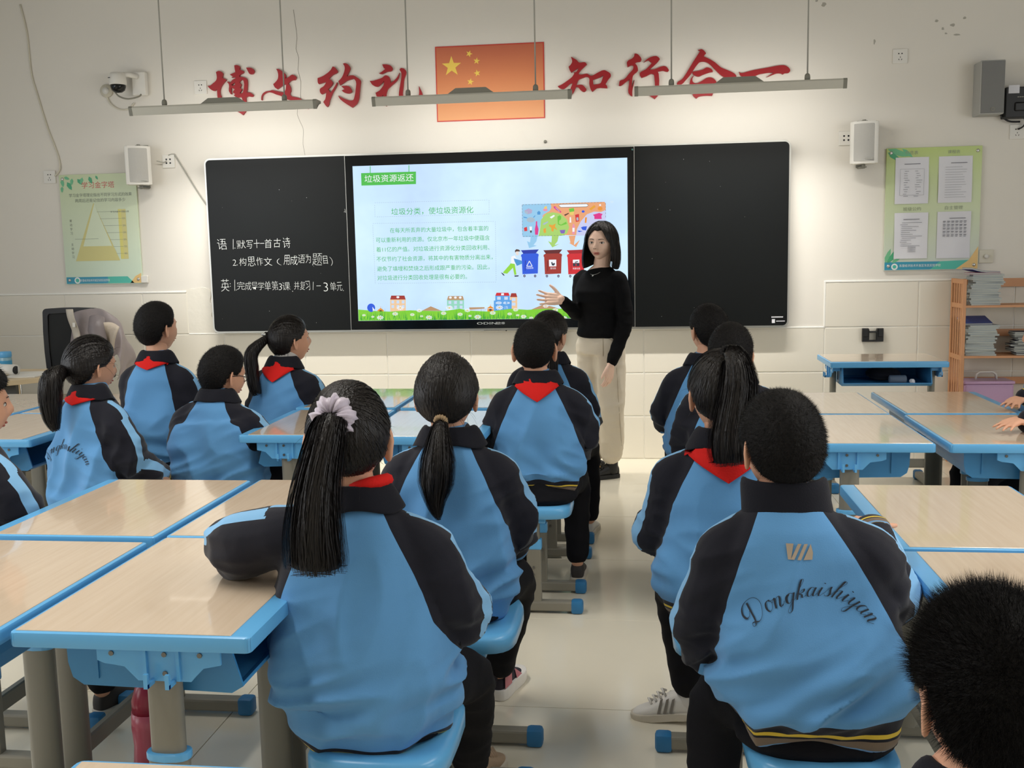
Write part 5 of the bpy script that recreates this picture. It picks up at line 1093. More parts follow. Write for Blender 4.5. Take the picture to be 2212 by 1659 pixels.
# ---- head: unit directions -> skull, jaw and face
def headfn(D, child=True):
    x, y, z = D[:, 0], D[:, 1], D[:, 2]
    hx, hy, hz = (.073, .089, .106) if child else (.071, .090, .112)
    sx = np.ones_like(x); low = np.clip(-z, 0, 1)
    sx *= 1 - (.30 if child else .36) * low ** 1.5
    X = hx * np.sign(x) * np.abs(x) ** .93 * sx; Y = hy * y; Z = hz * z
    back = (y < 0); Y = np.where(back, Y * (1 - .42 * low ** 1.3) * 1.04, Y * (1 - .10 * low))
    Y = np.where(~back, Y + .010 * low, Y)
    top = np.clip(z, 0, 1); X *= 1 + .05 * top * (1 - top)
    P = np.stack([X, Y, Z], 1)
    g = lambda cx, cz, s, s2=None: np.exp(-((x - cx) ** 2 / (2 * s * s) + (z - cz) ** 2 / (2 * (s2 or s) ** 2))) * (y > 0)
    a = .9 if child else 1.0
    dy = .021 * a * g(0, -.27, .10, .12)* (.62 if child else 1) + .013 * a * g(0, -.10, .07, .16) - .012 * (g(.36, -.02, .15, .10) + g(-.36, -.02, .15, .10))
    dy += .006 * (g(.38, .18, .2, .07) + g(-.38, .18, .2, .07)) + .009 * g(0, -.56, .16, .05) + .007 * g(0, -.67, .14, .045) - .005 * g(0, -.615, .2, .018) - .004 * g(0, -.745, .18, .04) + .008 * g(0, -.90, .22, .10)
    dy += .005 * (g(.55, -.35, .2, .15) + g(-.55, -.35, .2, .15))
    dy += .006 * (g(.12, -.33, .05, .05) + g(-.12, -.33, .05, .05)) + .005 * (g(.35, -.02, .075, .055) + g(-.35, -.02, .075, .055))
    P[:, 1] += dy
    return P
def dirs(nu, nv):
    v = []
    for i in range(nv + 1):
        a = math.pi * i / nv
        for j in range(nu): b = 2 * math.pi * j / nu; v.append((math.sin(a) * math.sin(b), math.sin(a) * math.cos(b), math.cos(a)))
    f = []
    for i in range(nv):
        for j in range(nu): f.append((i * nu + j, i * nu + (j + 1) % nu, (i + 1) * nu + (j + 1) % nu, (i + 1) * nu + j)[::-1])
    return np.array(v), f
HL_B = ([0, 30, 50, 66, 74, 84, 98, 106, 118, 145, 180], [.60, .58, .46, .25, .06, .05, .10, -.22, -.48, -.62, -.66])
HL_G = ([0, 30, 55, 75, 88, 100, 112, 145, 180], [.60, .50, .28, .04, .0, -.02, -.42, -.62, -.66])
def hairmask(D, hl=HL_B):
    a = np.degrees(np.arctan2(np.abs(D[:, 0]), D[:, 1])); return D[:, 2] - np.interp(a, hl[0], hl[1])
def ear_mesh(mb, s, T, k=1.12):
    nu, nv = 14, 9; v = []
    for i in range(nv):
        a = math.pi * i / (nv - 1)
        for j in range(nu):
            b = 2 * math.pi * j / nu; x = math.cos(a); u, w = math.sin(a) * math.cos(b), math.sin(a) * math.sin(b)
            rad = math.hypot(u, w); X = .007 * x
            if x > 0: X -= .011 * max(0, 1 - rad * 1.25) ** .7
            v.append((s * (X + .004), u * .0165 * (1 - .25 * (w < 0)) - .002, w * .031))
    f = []
    for i in range(nv - 1):
        for j in range(nu): q = (i * nu + j, i * nu + (j + 1) % nu, (i + 1) * nu + (j + 1) % nu, (i + 1) * nu + j); f.append(q)
    mb.add(v, f, 0, T @ Matrix.Translation((s * .0735, -.006, -.010)) @ Matrix.Scale(k, 4) @ Matrix.Rotation(s * R(38), 4, 'Z') @ Matrix.Rotation(R(-8), 4, 'X'))

def surf(x, z, child=True, off=0.0):
    d = np.array([[x, math.sqrt(max(0, 1 - x * x - z * z)), z]]); p = Vector(headfn(d, child)[0]); return p + p.normalized() * off
def face_parts(rt, T, child, lipm=None):
    R3 = T.to_3x3()
    for s in (-1, 1):
        c = surf(s * .36, -.03, child, -.0035); q = Matrix.Translation(c) @ Matrix.Rotation(-s * R(14), 4, 'Z'); mb = MB(); mb.ball((0, 0, 0), (.0135, .0075, .0062), 12, T=T @ q); eo = mb.obj('eye', M['eye_w'], rt, True)
        mb = MB(); mb.ball((0, .0042, 0), (.0056, .0042, .0056), 10, T=T @ q); mb.obj('iris', M['eye_b'], eo, True)
        mb = MB(); ribbon(mb, [T @ surf(s * (.20 + .065 * k), -.03 + .052 * math.sin(math.pi * k / 5) + .006, child, .0022) for k in range(6)], .0022, .0030, R3 @ Vector((0, 1, 0))); mb.obj('eyelashes', M['hair_d'], eo)
        mb = MB(); ribbon(mb, [T @ surf(s * (.15 + .075 * k), .135 + .045 * math.sin(math.pi * (k + .6) / 7), child, .0018) for k in range(6)], .0042, .0026, R3 @ Vector((0, 1, 0))); mb.obj('eyebrow', M['hair_b'], rt)
    mb = MB(); k_ = .0025 if child else 0; c1 = surf(0, -.575, child, -.0015 - k_); c2 = surf(0, -.66, child, -.002 - k_); mb.ball(c1, (.019, .0062, .0042), 12, T=T); mb.ball(c2, (.016, .0066, .0052), 12, T=T); lo = mb.obj('lips', lipm or M['lips'], rt, True)
    mb = MB(); c = surf(0, -.617, child, .0022); ribbon(mb, [T @ (c + Vector((x, -.0006 * (x / .006) ** 2, .0006 * math.sin(x * 200)))) for x in (-.017, -.009, 0, .009, .017)], .0012, .0012, R3 @ Vector((0, 1, 0))); mb.obj('mouth_line', M['shoe_nv'], lo)

def hand(mb, wrist, d, palm_n, size=.15, curl=.25, spread=.16, side=1, thumb=.9):
    # d: pointing direction, palm_n: palm normal, side: which way the thumb leaves
    d = Vector(d).normalized(); n = Vector(palm_n); n = (n - d * n.dot(d)).normalized(); a = d.cross(n) * side; wr = Vector(wrist); L = size
    # palm: four flattened rays
    for k, o_ in enumerate((-.19, -.065, .06, .18)):
        chain(mb, [wr + a * (o_ * .55 * L), wr + d * (.25 * L) + a * (o_ * .9 * L), wr + d * (.50 * L) + a * (o_ * L)], [.085 * L, .085 * L, .072 * L], 10, 2)
    lens = (.30, .40, .43, .38); rads = (.047, .052, .053, .05)
    for k in range(4):
        o_ = (-.19, -.065, .06, .18)[k]; base = wr + d * (.50 * L) + a * (o_ * L); dd = (d + a * ((k - 1.5) * spread)).normalized(); p = [base - dd * .06 * L]; c_ = curl * (1.15 if k == 0 else 1); cur = base; ang = c_ * .5
        p.append(base)
        for q, fr in enumerate((.46, .30, .24)):
            v = (dd * math.cos(ang) + n * math.sin(ang)).normalized(); cur = cur + v * (lens[k] * L * fr); p.append(cur); ang += c_
        r_ = rads[k] * L; chain(mb, p, [r_ * 1.1, r_ * 1.08, r_, r_ * .92, r_ * .78], 8, 2)
    tb = wr + d * (.10 * L) + a * (.16 * L); td = (d * (1 - thumb * .45) + a * thumb + n * .18).normalized()
    m1 = tb + td * (.22 * L); t2 = (td + d * .35).normalized(); m2 = m1 + t2 * (.17 * L); m3 = m2 + (t2 + d * .3).normalized() * (.12 * L)
    chain(mb, [tb, m1, m2, m3], [.085 * L, .068 * L, .058 * L, .048 * L], 8, 2)

def ribbon(mb, path, w0, w1, nrm_, mi=0):
    k = len(path); v = []
    for i in range(k):
        t = (path[min(i + 1, k - 1)] - path[max(i - 1, 0)]); n_ = nrm_[i] if isinstance(nrm_, list) else nrm_
        a = t.cross(n_)
        if a.length < 1e-6: a = Vector((1, 0, 0))
        a.normalize(); w = (w0 + (w1 - w0) * i / (k - 1)) / 2; v += [path[i] - a * w, path[i] + a * w]
    mb.add(v, [(2 * i, 2 * i + 1, 2 * i + 3, 2 * i + 2) for i in range(k - 1)], mi)

def hair_cap(D, F, child, T, hl, thick, rough_=.003, seed=0):
    P = headfn(D, child); mk_ = hairmask(D, hl); C = P / np.linalg.norm(P, axis=1)[:, None]
    e = np.clip(mk_ / .16, -1, 1); th = thick(D) if callable(thick) else thick
    off = np.where(mk_ > 0, .0035 + th * np.sqrt(np.clip(e, 0, 1)), -.012 * np.clip(-mk_ / .05, 0, 1) + .0035 * (1 - np.clip(-mk_ / .02, 0, 1)))
    Q = P + C * off[:, None]; keep = mk_ > -.09
    Ff = [q for q in F if all(keep[i] for i in q)]
    return Q, Ff, mk_, C

def short_hair(root, T, child=True, n=6000, ln=.012, w=.0016, spiky=.8, thick=.011, seed=1, hl=HL_B, m=None, flat=0.0):
    D, F = dirs(56, 40); th = (lambda D_: thick * (1 + .45 * np.clip(D_[:, 2], 0, 1)) * (1 + flat * (np.abs(D_[:, 0]) * np.clip(D_[:, 2], 0, 1))))
    Q, Ff, mk_, C = hair_cap(D, F, child, T, hl, th)
    mb = MB(); mb.add([T @ Vector(q) for q in Q], Ff, 0)
    r = np.random.default_rng(seed); d = r.normal(size=(n * 3, 3)); d /= np.linalg.norm(d, axis=1)[:, None]
    mm = hairmask(d, hl) + r.normal(0, .02, len(d)); d = d[mm > .01][:n]; mm = hairmask(d, hl)
    P = headfn(d, child); C = P / np.linalg.norm(P, axis=1)[:, None]; th_ = th(d) * np.sqrt(np.clip(mm / .16, 0, 1)); base = P + C * (.001 + th_ * .75)[:, None]
    # hair flows out from a crown whorl at the back of the top, downwards on the sides
    crown = np.array([.12, -.55, .82]); crown /= np.linalg.norm(crown); fl = d - crown; fl -= (fl * C).sum(1)[:, None] * C; fl /= (np.linalg.norm(fl, axis=1)[:, None] + 1e-6)
    dr = C * spiky + fl * (1 - spiky * .6) + r.normal(0, .28, d.shape); dr /= np.linalg.norm(dr, axis=1)[:, None]
    L = ln * r.uniform(.6, 1.25, len(d)) * np.clip(.35 + mm * 2.2, .3, 1); tip = base + dr * L[:, None]
    sd = np.cross(dr, C + r.normal(0, .4, d.shape)); sd /= (np.linalg.norm(sd, axis=1)[:, None] + 1e-6)
    V = np.empty((len(d) * 3, 3)); V[0::3] = base - sd * w / 2; V[1::3] = base + sd * w / 2; V[2::3] = tip
    M_ = np.array(T); V = V @ M_[:3, :3].T + M_[:3, 3]
    k = len(mb.v); mb.v += [tuple(q) for q in V]; mb.f += [(k + 3 * i, k + 3 * i + 1, k + 3 * i + 2) for i in range(len(d))]; mb.m += [0] * len(d)
    return mb.obj('hair', m or M['hair_d'], root, True)

def long_hair(root, T, tie, tail, n_cap=420, n_tail=420, w=.0035, thick=.012, seed=1, child=True, hl=HL_G, tail_r=None, m=None, wisps=10, flat_tail=1.0, loose=.0):
    # combed to TIE (head-local direction), then a tail along the points TAIL (root-local) with radii TAIL_R
    m = m or M['hair']; D, F = dirs(48, 34); Q, Ff, mk_, C = hair_cap(D, F, child, T, hl, thick)
    mb = MB(); mb.add([T @ Vector(q) for q in Q], Ff, 0); r = np.random.default_rng(seed)
    td = Vector(tie).normalized(); tp = Vector(headfn(np.array([td[:]]), child)[0]); tp += tp.normalized() * (thick + .006)
    for _ in range(n_cap):
        while True:
            d = r.normal(size=3); d /= np.linalg.norm(d); q = hairmask(d[None], hl)[0]
            if 0 < q < 1.0 and (q < .10 or r.random() < .55): break
        a = Vector(d); ang = a.angle(td)
        if ang < .12: continue
        K = 8; path = []; nr = []; o_ = thick * 1.0 + r.uniform(.001, .0035); jx = Vector(r.normal(0, .035, 3))
        dl = [(a.slerp(td, min(1, k / (K - 1))) + jx * math.sin(math.pi * k / (K - 1))).normalized() for k in range(K)]
        PP = headfn(np.array([v[:] for v in dl]), child); mm = hairmask(np.array([v[:] for v in dl]), hl)
        for k in range(K):
            c_ = Vector(PP[k]).normalized(); e = math.sqrt(min(1, max(.02, mm[k] / .16))); path.append(T @ (Vector(PP[k]) + c_ * (o_ * e + .003))); nr.append((T.to_3x3() @ c_))
        ribbon(mb, path, w * .8, w * 1.1, nr)
    for _ in range(wisps):
        a_ = r.uniform(-180, 180); z = np.interp(abs(a_), hl[0], hl[1]) + .02; rr_ = math.sqrt(1 - z * z); d = np.array([[rr_ * math.sin(R(a_)), rr_ * math.cos(R(a_)), z]]); p0 = Vector(headfn(d, child)[0]); c_ = p0.normalized(); 
        g_ = Vector((0, 0, -1)); path = [T @ (p0 + c_ * .006)]; dd = (T.to_3x3() @ (c_ * .6 + Vector(r.normal(0, .4, 3)))).normalized(); L = r.uniform(.02, .05)
        for k in range(4): dd = (dd + g_ * .35).normalized(); path.append(path[-1] + dd * L / 3)
        ribbon(mb, path, .0009, .0004, T.to_3x3() @ c_)
    cap = mb.obj('hair', m, root, True)
    if tail:
        mb = MB(); P = [Vector(p) for p in tail]; TR = tail_r or [.02, .035, .04, .035, .02]
        def at(t):
            t *= len(P) - 1; i = min(int(t), len(P) - 2); u = t - i; a, b, c_, e = P[max(i - 1, 0)], P[i], P[i + 1], P[min(i + 2, len(P) - 1)]
            return .5 * ((2 * b) + (c_ - a) * u + (2 * a - 5 * b + 4 * c_ - e) * u * u + (3 * b - a - 3 * c_ + e) * u ** 3)
        def rad(t): t *= len(TR) - 1; i = min(int(t), len(TR) - 2); return TR[i] + (TR[i + 1] - TR[i]) * (t - i)
        K = 14; ts = [k / (K - 1) for k in range(K)]
        core = [at(t) for t in ts]; mbc = MB(); mbc.tube(core[:-1], [rad(t) * .78 for t in ts[:-1]], 14, flat=flat_tail); mb.add(mbc.v, mbc.f)
        for _ in range(n_tail):
            a = r.uniform(0, 2 * math.pi); q = math.sqrt(r.uniform(.45, 1)); cut = r.uniform(.86, 1.03); wob = r.normal(0, .10, 2); path = []; nr = []
            for k in range(K):
                t = ts[k] * cut; c_ = at(min(t, 1)); 
                if t > 1: c_ = c_ + (at(1) - at(.95)) * ((t - 1) / .05)
                T1 = (at(min(t + .02, 1)) - at(max(t - .02, 0))).normalized(); s_ = T1.cross(Vector((0, 1, 0)))
                s_ = s_.normalized() if s_.length > .1 else Vector((1, 0, 0)); u_ = s_.cross(T1); an = a + wob[0] * t * 3
                off = (s_ * math.cos(an) + u_ * math.sin(an) * flat_tail) * rad(min(t, 1)) * (q + .1 * wob[1] * t + loose * t * abs(wob[0]) * 4); path.append(c_ + off); nr.append(off.normalized() if off.length > 1e-5 else Vector((0, -1, 0)))
            ribbon(mb, path, w, w * .35, nr)
        mb.obj('ponytail', m, root, True)
    return cap, T @ tp

def scrunchie(root, c, axis, m, R_=.026, r_=.014, name='hair_scrunchie', fold=11, amp=.35, seed=0):
    ax = Vector(axis).normalized(); q = ax.to_track_quat('Z', 'Y').to_matrix().to_4x4(); T = Matrix.Translation(c) @ q; nu, nv = 66, 12; v = []
    for i in range(nu):
        a = 2 * math.pi * i / nu; k = 1 + amp * math.sin(a * fold + math.sin(a * 3 + seed) * 1.3) * .6 + amp * .35 * math.sin(a * fold * 2.3 + seed)
        for j in range(nv):
            b = 2 * math.pi * j / nv; rr2 = r_ * k; v.append(T @ Vector(((R_ + rr2 * math.cos(b)) * math.cos(a), (R_ + rr2 * math.cos(b)) * math.sin(a), rr2 * math.sin(b) * 1.15)))
    f = []
    for i in range(nu):
        for j in range(nv): f.append((i * nv + j, i * nv + (j + 1) % nv, ((i + 1) % nu) * nv + (j + 1) % nv, ((i + 1) % nu) * nv + j))
    return mk(name, v, f, m, root, True)

def shoe(root, heel, d, L=.22, mats=('shoe_w', 'shoe_sole'), style='plain', pitch=0.0, name='shoe'):
    # heel point on the floor, direction d (xy)
    a = math.atan2(d[1], d[0]); T = Matrix.Translation(heel) @ Matrix.Rotation(a, 4, 'Z') @ Matrix.Rotation(-pitch, 4, 'Y'); w = L * .17
    def ringp(x, hw, z0, z1, n=12, sh=2.6):
        out = []
        for j in range(n):
            t = 2 * math.pi * j / n; c, s_ = math.cos(t), math.sin(t); out.append((x, hw * abs(c) ** (2 / sh) * (1 if c > 0 else -1), (z0 + z1) / 2 + (z1 - z0) / 2 * abs(s_) ** (2 / sh) * (1 if s_ > 0 else -1)))
        return out
    xs = [0, .03, .12, .25, .40, .55, .70, .84, .94, 1.0]
    hw = [.45, .72, .88, .88, .84, .92, 1.0, .94, .72, .35]; top = [.26, .36, .42, .43, .40, .31, .23, .19, .16, .11]
    if style == 'chunky': sole = [.085] * 10
    else: sole = [.05, .055, .055, .05, .045, .045, .05, .055, .065, .075]
    mb = MB(); pts = []
    for x, h, t, z in zip(xs, hw, top, sole): pts += ringp(x * L, h * w, .03 * L, t * L)
    mb.add(pts, [(i * 12 + j, i * 12 + (j + 1) % 12, (i + 1) * 12 + (j + 1) % 12, (i + 1) * 12 + j) for i in range(9) for j in range(12)] + [tuple(range(11, -1, -1)), tuple(range(108, 120))], 0, T)
    o = mb.obj(name, M[mats[0]], root, True); s_ = o.modifiers.new('s', 'SUBSURF'); s_.levels = 1; s_.render_levels = 1
    mb = MB(); k = 1.10 if style != 'chunky' else 1.22; sh = .11 if style != 'chunky' else .17; out = [(x * L * 1.03 - .01 * L, h * w * k) for x, h in zip(xs, hw)]; poly = out + [(x, -y) for x, y in out[::-1]]
    mb.prism(poly, 0.0, sh * L, 'z', T=T, bev=.004); mb.obj('sole', M[mats[1]], o, True)
    if style == 'stripes':
        for k_ in range(3):
            mb = MB(); x0 = (.40 + k_ * .085) * L
            for sd in (-1, 1): mb.add([T @ Vector(p) for p in [(x0, sd * w * .97, .12 * L), (x0 + .045 * L, sd * w * .97, .12 * L), (x0 - .02 * L, sd * w * .80, .315 * L), (x0 - .065 * L, sd * w * .86, .34 * L)]], [(0, 1, 2, 3)])
            mb.obj('side_stripe', M['shoe_g'], o)['kind'] = 'stuff'
        mb = MB()
        for k_ in range(4): x = (.48 + k_ * .07) * L; z = (.37 - k_ * .045) * L; mb.tube([T @ Vector((x, -w * .45, z)), T @ Vector((x + .01, 0, z + .012)), T @ Vector((x, w * .45, z))], .004, 6)
        mb.obj('laces', M['shoe_w'], o, True)
    if style == 'chunky':
        for sd in (-1, 1):
            mb = MB(); mb.add([T @ Vector(p) for p in [(.05 * L, sd * w * .93, .18 * L), (.30 * L, sd * w * 1.0, .18 * L), (.34 * L, sd * w * .9, .33 * L), (.08 * L, sd * w * .86, .34 * L)]], [(0, 1, 2, 3)]); mb.obj('side_panel', M['shoe_pk'], o); mb = MB(); mb.add([T @ Vector(p) for p in [(.5 * L, sd * w * 1.0, .17 * L), (.7 * L, sd * w * 1.04, .17 * L), (.58 * L, sd * w * .72, .28 * L), (.5 * L, sd * w * .8, .32 * L)]], [(0, 1, 2, 3)]); mb.obj('side_panel', M['shoe_pk'], o)
        mb = MB(); mb.tube([T @ Vector((.02 * L, 0, .30 * L)), T @ Vector((-.01 * L, 0, .46 * L)), T @ Vector((.03 * L, 0, .52 * L))], .012, 8); mb.obj('heel_tab', M['shoe_nv'], o, True)
    if style == 'mesh':
        mb = MB()
        for k_ in range(5): x = (.42 + k_ * .08) * L; z = (.40 - k_ * .045) * L; mb.tube([T @ Vector((x, -w * .6, z - .01)), T @ Vector((x + .01, 0, z + .012)), T @ Vector((x, w * .6, z - .01))], .0055, 6)
        mb.obj('laces', M['shoe_bg'], o, True)
    if style == 'loafer':
        mb = MB(); mb.tube([T @ Vector((.52 * L, -w * .75, .30 * L)), T @ Vector((.56 * L, 0, .38 * L)), T @ Vector((.52 * L, w * .75, .30 * L))], .011, 8)
        for s1 in (-1, 1): mb.add([T @ Vector(p) for p in [(.55 * L, 0, .40 * L), (.50 * L, s1 * .035, .46 * L), (.62 * L, s1 * .042, .40 * L)]], [(0, 1, 2)])
        mb.obj('bow', M['leather'], o, True)
        mb = MB(); mb.ball(T @ Vector((.62 * L, -.03, .37 * L)), .0095, 10); mb.ball(T @ Vector((.62 * L, .026, .37 * L)), .0095, 10); mb.obj('gold_ball', M['gold'], o, True)
    return o

# pen strokes of a copperplate hand: thin upstrokes, thick downstrokes
GL = {
 'D': (1.15, [[(.42, .98), (.36, .6), (.28, .2), (.12, .03), (-.02, .08), (.02, .2), (.2, .14), (.45, .0), (.75, .08), (.98, .4), (1.0, .75), (.8, 1.02), (.45, 1.08), (.1, .98), (-.1, .75), (-.05, .52), (.15, .48), (.3, .62)]]),
 'o': (.50, [[(.30, .50), (.10, .42), (.02, .18), (.14, .0), (.32, .08), (.42, .32), (.30, .50), (.36, .42), (.56, .44)]]),
 'n': (.66, [[(-.06, .3), (.08, .48), (.10, .4), (.02, .0)], [(.04, .15), (.18, .42), (.34, .5), (.38, .38), (.30, .08), (.38, .0), (.58, .22)]]),
 'g': (.56, [[(.40, .42), (.22, .50), (.04, .32), (.04, .06), (.2, .02), (.38, .26), (.44, .48)], [(.44, .48), (.34, .0), (.22, -.42), (.02, -.52), (-.06, -.38), (.16, -.14), (.56, .18)]]),
 'k': (.62, [[(-.04, .2), (.26, .72), (.36, 1.0), (.26, 1.04), (.18, .7), (.04, .0)], [(.06, .16), (.26, .42), (.42, .48), (.40, .34), (.18, .26), (.30, .2), (.36, .02), (.56, .12)]]),
 'a': (.62, [[(.40, .42), (.22, .50), (.04, .30), (.04, .06), (.18, .01), (.36, .24), (.44, .48)], [(.44, .48), (.34, .10), (.42, .0), (.60, .18)]]),
 'i': (.36, [[(-.04, .2), (.14, .48)], [(.14, .48), (.04, .1), (.12, .0), (.32, .18)], [(.20, .70), (.22, .74)]]),
 's': (.46, [[(-.04, .14), (.22, .56), (.24, .4), (.30, .18), (.22, .02), (.04, .02), (.02, .1)], [(.2, .02), (.42, .18)]]),
 'h': (.62, [[(-.04, .2), (.26, .72), (.36, 1.0), (.26, 1.04), (.18, .7), (.02, .0)], [(.05, .16), (.2, .42), (.36, .5), (.38, .38), (.30, .08), (.38, .0), (.56, .2)]]),
 'y': (.60, [[(-.04, .3), (.08, .48), (.12, .42), (.06, .12), (.16, .0), (.32, .16), (.46, .48)], [(.46, .48), (.34, .0), (.22, -.42), (.02, -.52), (-.04, -.38), (.18, -.14), (.56, .18)]]),
}
def pen_word(word, width, radius, size):
    # letters set on an arch, returned as quads in a flat (x, z) frame centred on 0
    quads = []; tot = sum(GL[c][0] for c in word); sc = width / tot; x = 0; pos = []
    for c in word: pos.append(x); x += GL[c][0] * sc
    for c, x0 in zip(word, pos):
        for st in GL[c][1]:
            P = [np.array(p, float) for p in st]; Q = []
            if len(P) > 2:
                for i in range(len(P) - 1):
                    a, b, d, e = P[max(i - 1, 0)], P[i], P[i + 1], P[min(i + 2, len(P) - 1)]
                    for k in range(4): t = k / 4; Q.append(.5 * (2 * b + (d - a) * t + (2 * a - 5 * b + 4 * d - e) * t * t + (3 * b - a - 3 * d + e) * t ** 3))
                Q.append(P[-1])
            else: Q = P
            W_ = []
            for i in range(len(Q)):
                dv = Q[min(i + 1, len(Q) - 1)] - Q[max(i - 1, 0)]; dv /= (np.linalg.norm(dv) + 1e-9); W_.append(.022 + .085 * max(0, -dv[1] + .0) ** 1.5)
            if len(P) == 2 and abs(P[0][1] - .70) < .01: W_ = [.09, .09]
            L_, R_ = [], []
            for i in range(len(Q)):
                dv = Q[min(i + 1, len(Q) - 1)] - Q[max(i - 1, 0)]; nn = np.array([-dv[1], dv[0]]); nn /= (np.linalg.norm(nn) + 1e-9); L_.append(Q[i] + nn * W_[i] / 2); R_.append(Q[i] - nn * W_[i] / 2)
            def arch(p):
                X = x0 + p[0] * sc + (p[1] * .18 * size) - width / 2; an = X / radius; rr_ = radius + p[1] * size; return (rr_ * math.sin(an), rr_ * math.cos(an) - radius)
            for i in range(len(Q) - 1): quads.append([arch(L_[i]), arch(L_[i + 1]), arch(R_[i + 1]), arch(R_[i])])
    return quads

def project(mb, bvh, pts2, faces, cz, org, back, right, off=.002, mi=0):
    # drop a flat print onto the cloth along the body's own front-back axis
    v = []; ok = True
    for x, z in pts2:
        o_ = Vector(org) + right * x + Vector((0, 0, cz + z)) + back * .6; h = bvh.ray_cast(o_, -back)
        if h[0] is None: h = bvh.find_nearest(Vector(org) + right * x + Vector((0, 0, cz + z)) + back * .05)
        n = h[1] if h[1].dot(back) > 0 else -h[1]; v.append(h[0] + n * off)
    mb.add(v, faces, mi); return True

def make_child(label, loc, face=0, turn=0, nod=0, tilt=0, hscale=1.0, boy=True, near=1.0, lean=(0, 0), wide=1.0, head=(0, .02, 1.065),
               la=None, ra=None, legs=None, collar='flat', scarf=False, word=False, wx=0.0, emblem=False, hem=None, seed=1, voxel=.009, hands=(None, None), bulk=1.0, stretch=1.0, hemz=.46, shoulders=.9, hide_hem=False, ears=1.12, lsh=(0, 0), zb=0.0):
    rt = empty('person', (loc[0], loc[1], 0), R(-face)); tag(rt, label, 'person'); rs = np.random.default_rng(seed)
    lx, ly = lean; sh = lambda p: (p[0] + lx * max(0, p[2] - .5), p[1] + ly * max(0, p[2] - .5), p[2])
    la = la or [(-.185, .06, .66), (-.12, .27, .58)]; ra = ra or [(.185, .06, .66), (.12, .27, .58)]
    SZ = shoulders; sw = .138 * wide
    S = {-1: [sh((-.05, .0, SZ + .05)), sh((-sw - lsh[0], .0, SZ - .072 + lsh[1])), la[0], la[1]], 1: [sh((.05, .0, SZ + .05)), sh((sw, .0, SZ - .072)), ra[0], ra[1]]}
    # --- jacket
    mb = MB(); b = bulk
    R_ = [(0, 0, .432 + zb, .135 * b, .10 * b), (0, -.0, .445 + zb, .150 * b, .112 * b), (0, 0, .475 + zb, .156 * b, .118 * b), (0, -.005, .52 + zb * .8, .178 * b, .135 * b), (0, -.005, .58, .176 * b, .13 * b), (0, -.004, .68, .172 * b * wide, .118 * b), (0, -.004, .78, .168 * wide, .108), (0, 0, SZ - .06, .152 * wide, .100), (0, .002, SZ - .01, .112 * wide, .086), (0, .006, SZ + .03, .074, .066), (0, .01, SZ + .06, .058, .056), (0, .012, SZ + .075, .052, .050)]
    torso(mb, [(sh((r[0], r[1], r[2])) + (r[3], r[4])) for r in R_], 30, 2.4)
    for s in (-1, 1):
        c = S[s]; chain(mb, [Vector(c[0]) * .45 + Vector(c[1]) * .55 + Vector((0, 0, -.02)), c[1], c[2], c[3]], [.050, .066, .061 * b, .042], 16, 5)
    jk = unify('jacket', mb, voxel, M['jacket'], 5, .5)
    # folds: long soft drapes, bunching above the hem, creases at the elbows
    P = co(jk); Nn = nrm(jk); z = P[:, 2]; f = np.zeros(len(P)); o1 = rs.uniform(0, 50, 3)
    elb = [np.array(S[s][2]) for s in (-1, 1)]; pit = [np.array(sh((s * .14 * wide, -.03, .76))) for s in (-1, 1)]
    for i in range(len(P)):
        p = P[i]; v1 = noise.noise(Vector((p[0] * 7.5 + p[2] * 2.2 * math.sin(o1[1]) + o1[0], p[1] * 7.5 + o1[1], p[2] * 3.0 + o1[2]))); a1 = 1 - abs(v1) * 2.2
        sk = p[2] * 1.0 + p[0] * .55 * math.sin(o1[0]); v2 = noise.noise(Vector((p[0] * 5 + o1[1], p[1] * 5, sk * 17 + o1[0]))); a2 = 1 - abs(v2) * 2.4
        low = math.exp(-((p[2] - .56 - zb * .7) / .075) ** 2); f[i] = .026 * (a1 - .45) * min(1, max(0, (.92 - p[2]) / .2)) + .022 * (a2 - .35) * low
        de = min(np.linalg.norm(p - elb[0]), np.linalg.norm(p - elb[1])); dp = min(np.linalg.norm(p - pit[0]), np.linalg.norm(p - pit[1]))
        v3 = noise.noise(Vector((p[0] * 7, p[1] * 7 + o1[2], p[2] * 22 + o1[1]))); f[i] += .013 * (.5 - abs(v3) * 2) * math.exp(-(de / .09) ** 2) + .011 * (.5 - abs(v2) * 2) * math.exp(-(dp / .10) ** 2)
    P = P + Nn * f[:, None]; P[:, 2] = np.maximum(P[:, 2], np.where((np.abs(P[:, 0]) < .16) & (np.abs(P[:, 1]) < .13), .4305 + zb, .40)); setco(jk, P)
    # seams
    def segd(p, a, b_):
        a, b_ = np.array(a, float), np.array(b_, float); ab = b_ - a; t = np.clip(((p - a) @ ab) / (ab @ ab), 0, 1); c_ = a + t[:, None] * ab; return np.linalg.norm(p - c_, axis=1), c_, t, ab / np.linalg.norm(ab)
    cx = lx * np.maximum(0, z - .5); X = P[:, 0] - cx; zs = [.43, .60, .70, .76, SZ - .06, SZ, SZ + .05, 1.2]; seam = np.interp(z, zs, [.30, .20 * wide * b, .165 * wide, .143 * wide, .108 * wide, .076, .048, .03])
    dark = np.abs(X) - seam
    for s in (-1, 1):
        d1, *_ = segd(P, S[s][1], S[s][2]); d2, *_ = segd(P, S[s][2], S[s][3]); dm = np.minimum(d1 - .073, d2 - .066); 
        aw = np.where(P[:, 1] > .10, .03, s * X - .118 * wide); dark = np.maximum(dark, np.minimum(np.minimum(-dm, .03), aw))
    st = np.full(len(P), -1.0)
